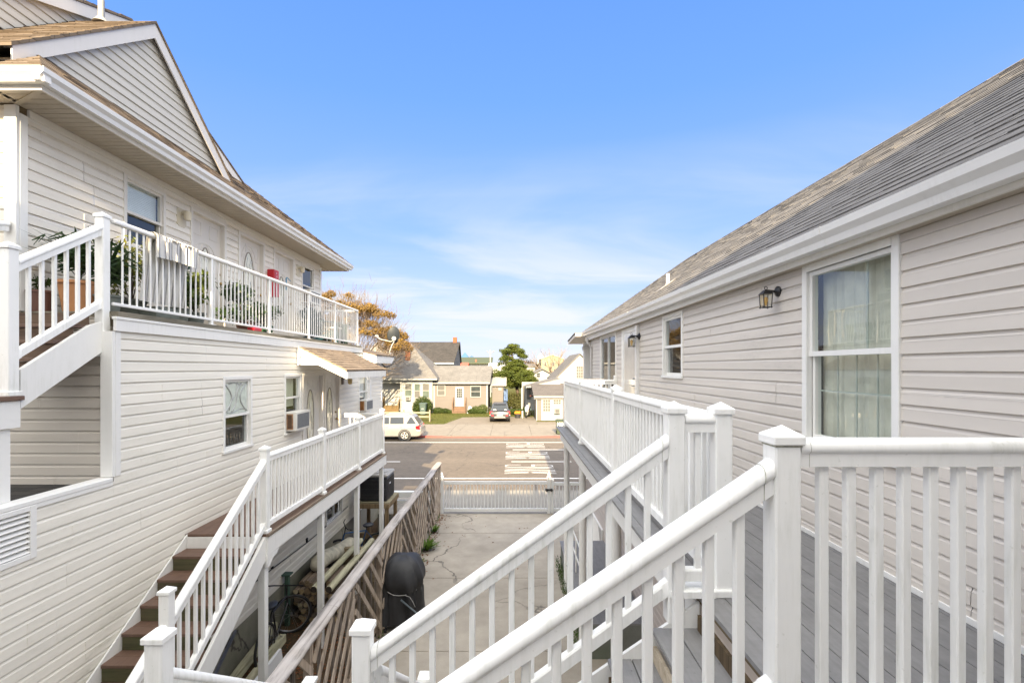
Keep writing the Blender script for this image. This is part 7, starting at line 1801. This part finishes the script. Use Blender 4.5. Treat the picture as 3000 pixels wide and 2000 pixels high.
low=N.new('ShaderNodeMapRange'); low.inputs[1].default_value=.42; low.inputs[2].default_value=.08; K.new(sp.outputs[2],low.inputs[0])
clo=mth('MULTIPLY',c1,low.outputs[0]); clo=mth('ADD',clo,mth('MULTIPLY',mth('MULTIPLY',c2,.35),low.outputs[0]))
hz=N.new('ShaderNodeMapRange'); hz.interpolation_type='SMOOTHSTEP'; hz.inputs[1].default_value=.30; hz.inputs[2].default_value=-.02; K.new(sp.outputs[2],hz.inputs[0])
hsv=N.new('ShaderNodeHueSaturation'); hsv.inputs['Saturation'].default_value=1.08; hsv.inputs['Value'].default_value=1.0; K.new(sky.outputs[0],hsv.inputs['Color'])
tint=N.new('ShaderNodeMix'); tint.data_type='RGBA'; tint.blend_type='MULTIPLY'; tint.inputs[0].default_value=1; tint.inputs[7].default_value=(.86,.90,1.22,1); K.new(hsv.outputs[0],tint.inputs[6])
gr=N.new('ShaderNodeValToRGB'); E=gr.color_ramp.elements
while len(E)<5: E.new(.5)
GK=.56
for i,(p_,c_) in enumerate(((0,(2.45,2.62,3.35)),(.10,(1.75,2.15,3.45)),(.26,(1.10,1.78,3.5)),(.48,(.62,1.40,3.45)),(.75,(.40,1.08,3.1)))):
    E[i].position=p_; E[i].color=(c_[0]*GK,c_[1]*GK,c_[2]*GK,1)
K.new(sp.outputs[2],gr.inputs['Fac'])
m0=N.new('ShaderNodeMix'); m0.data_type='RGBA'; m0.inputs[0].default_value=.93; K.new(tint.outputs[2],m0.inputs[6]); K.new(gr.outputs['Color'],m0.inputs[7]); tint=m0
m1=N.new('ShaderNodeMix'); m1.data_type='RGBA'; m1.inputs[7].default_value=(3.15*GK,3.25*GK,3.5*GK,1); K.new(mth('MINIMUM',mth('MULTIPLY',clo,1.0),.95),m1.inputs[0]); K.new(tint.outputs[2],m1.inputs[6])
m2=N.new('ShaderNodeMix'); m2.data_type='RGBA'; m2.inputs[7].default_value=(2.9*GK,3.15*GK,3.55*GK,1); K.new(mth('MULTIPLY',hz.outputs[0],.35),m2.inputs[0]); K.new(m1.outputs[2],m2.inputs[6])
# added bright veil in unseen sky, overhead and behind the viewpoint, fills the shade
vd=mth('ADD',mth('MULTIPLY',sp.outputs[1],-.55),mth('MULTIPLY',sp.outputs[2],.835))
vr=N.new('ShaderNodeMapRange'); vr.interpolation_type='SMOOTHSTEP'; vr.inputs[1].default_value=.18; vr.inputs[2].default_value=.62; K.new(vd,vr.inputs[0])
up=N.new('ShaderNodeMapRange'); up.inputs[1].default_value=.0; up.inputs[2].default_value=.1; K.new(sp.outputs[2],up.inputs[0])
vn=mth('ADD',mth('MULTIPLY',c1,.35),.65)
m3=N.new('ShaderNodeMix'); m3.data_type='RGBA'; m3.inputs[7].default_value=(8.5,8.2,7.5,1); K.new(mth('MULTIPLY',mth('MULTIPLY',vr.outputs[0],up.outputs[0]),vn),m3.inputs[0]); K.new(m2.outputs[2],m3.inputs[6])
K.new(m3.outputs[2],bg.inputs['Color']); bg.inputs['Strength'].default_value=SKYK
cam=bpy.data.cameras.new('camera'); co=bpy.data.objects.new('camera',cam); COL.objects.link(co); co.location=(0,0,CAMZ); co.rotation_euler=(math.radians(90),0,0)
cam.lens=17.0; cam.sensor_width=36; cam.shift_x=.001; cam.shift_y=.02533; cam.clip_start=.05; cam.clip_end=3000; SC.camera=co
SC.view_settings.view_transform='Standard'; SC.view_settings.look='None'; SC.view_settings.gamma=1; SC.view_settings.exposure=1.85
SC.cycles.max_bounces=10; SC.cycles.transparent_max_bounces=12; SC.cycles.diffuse_bounces=8; SC.cycles.caustics_reflective=False; SC.cycles.caustics_refractive=False
SC.render.film_transparent=False
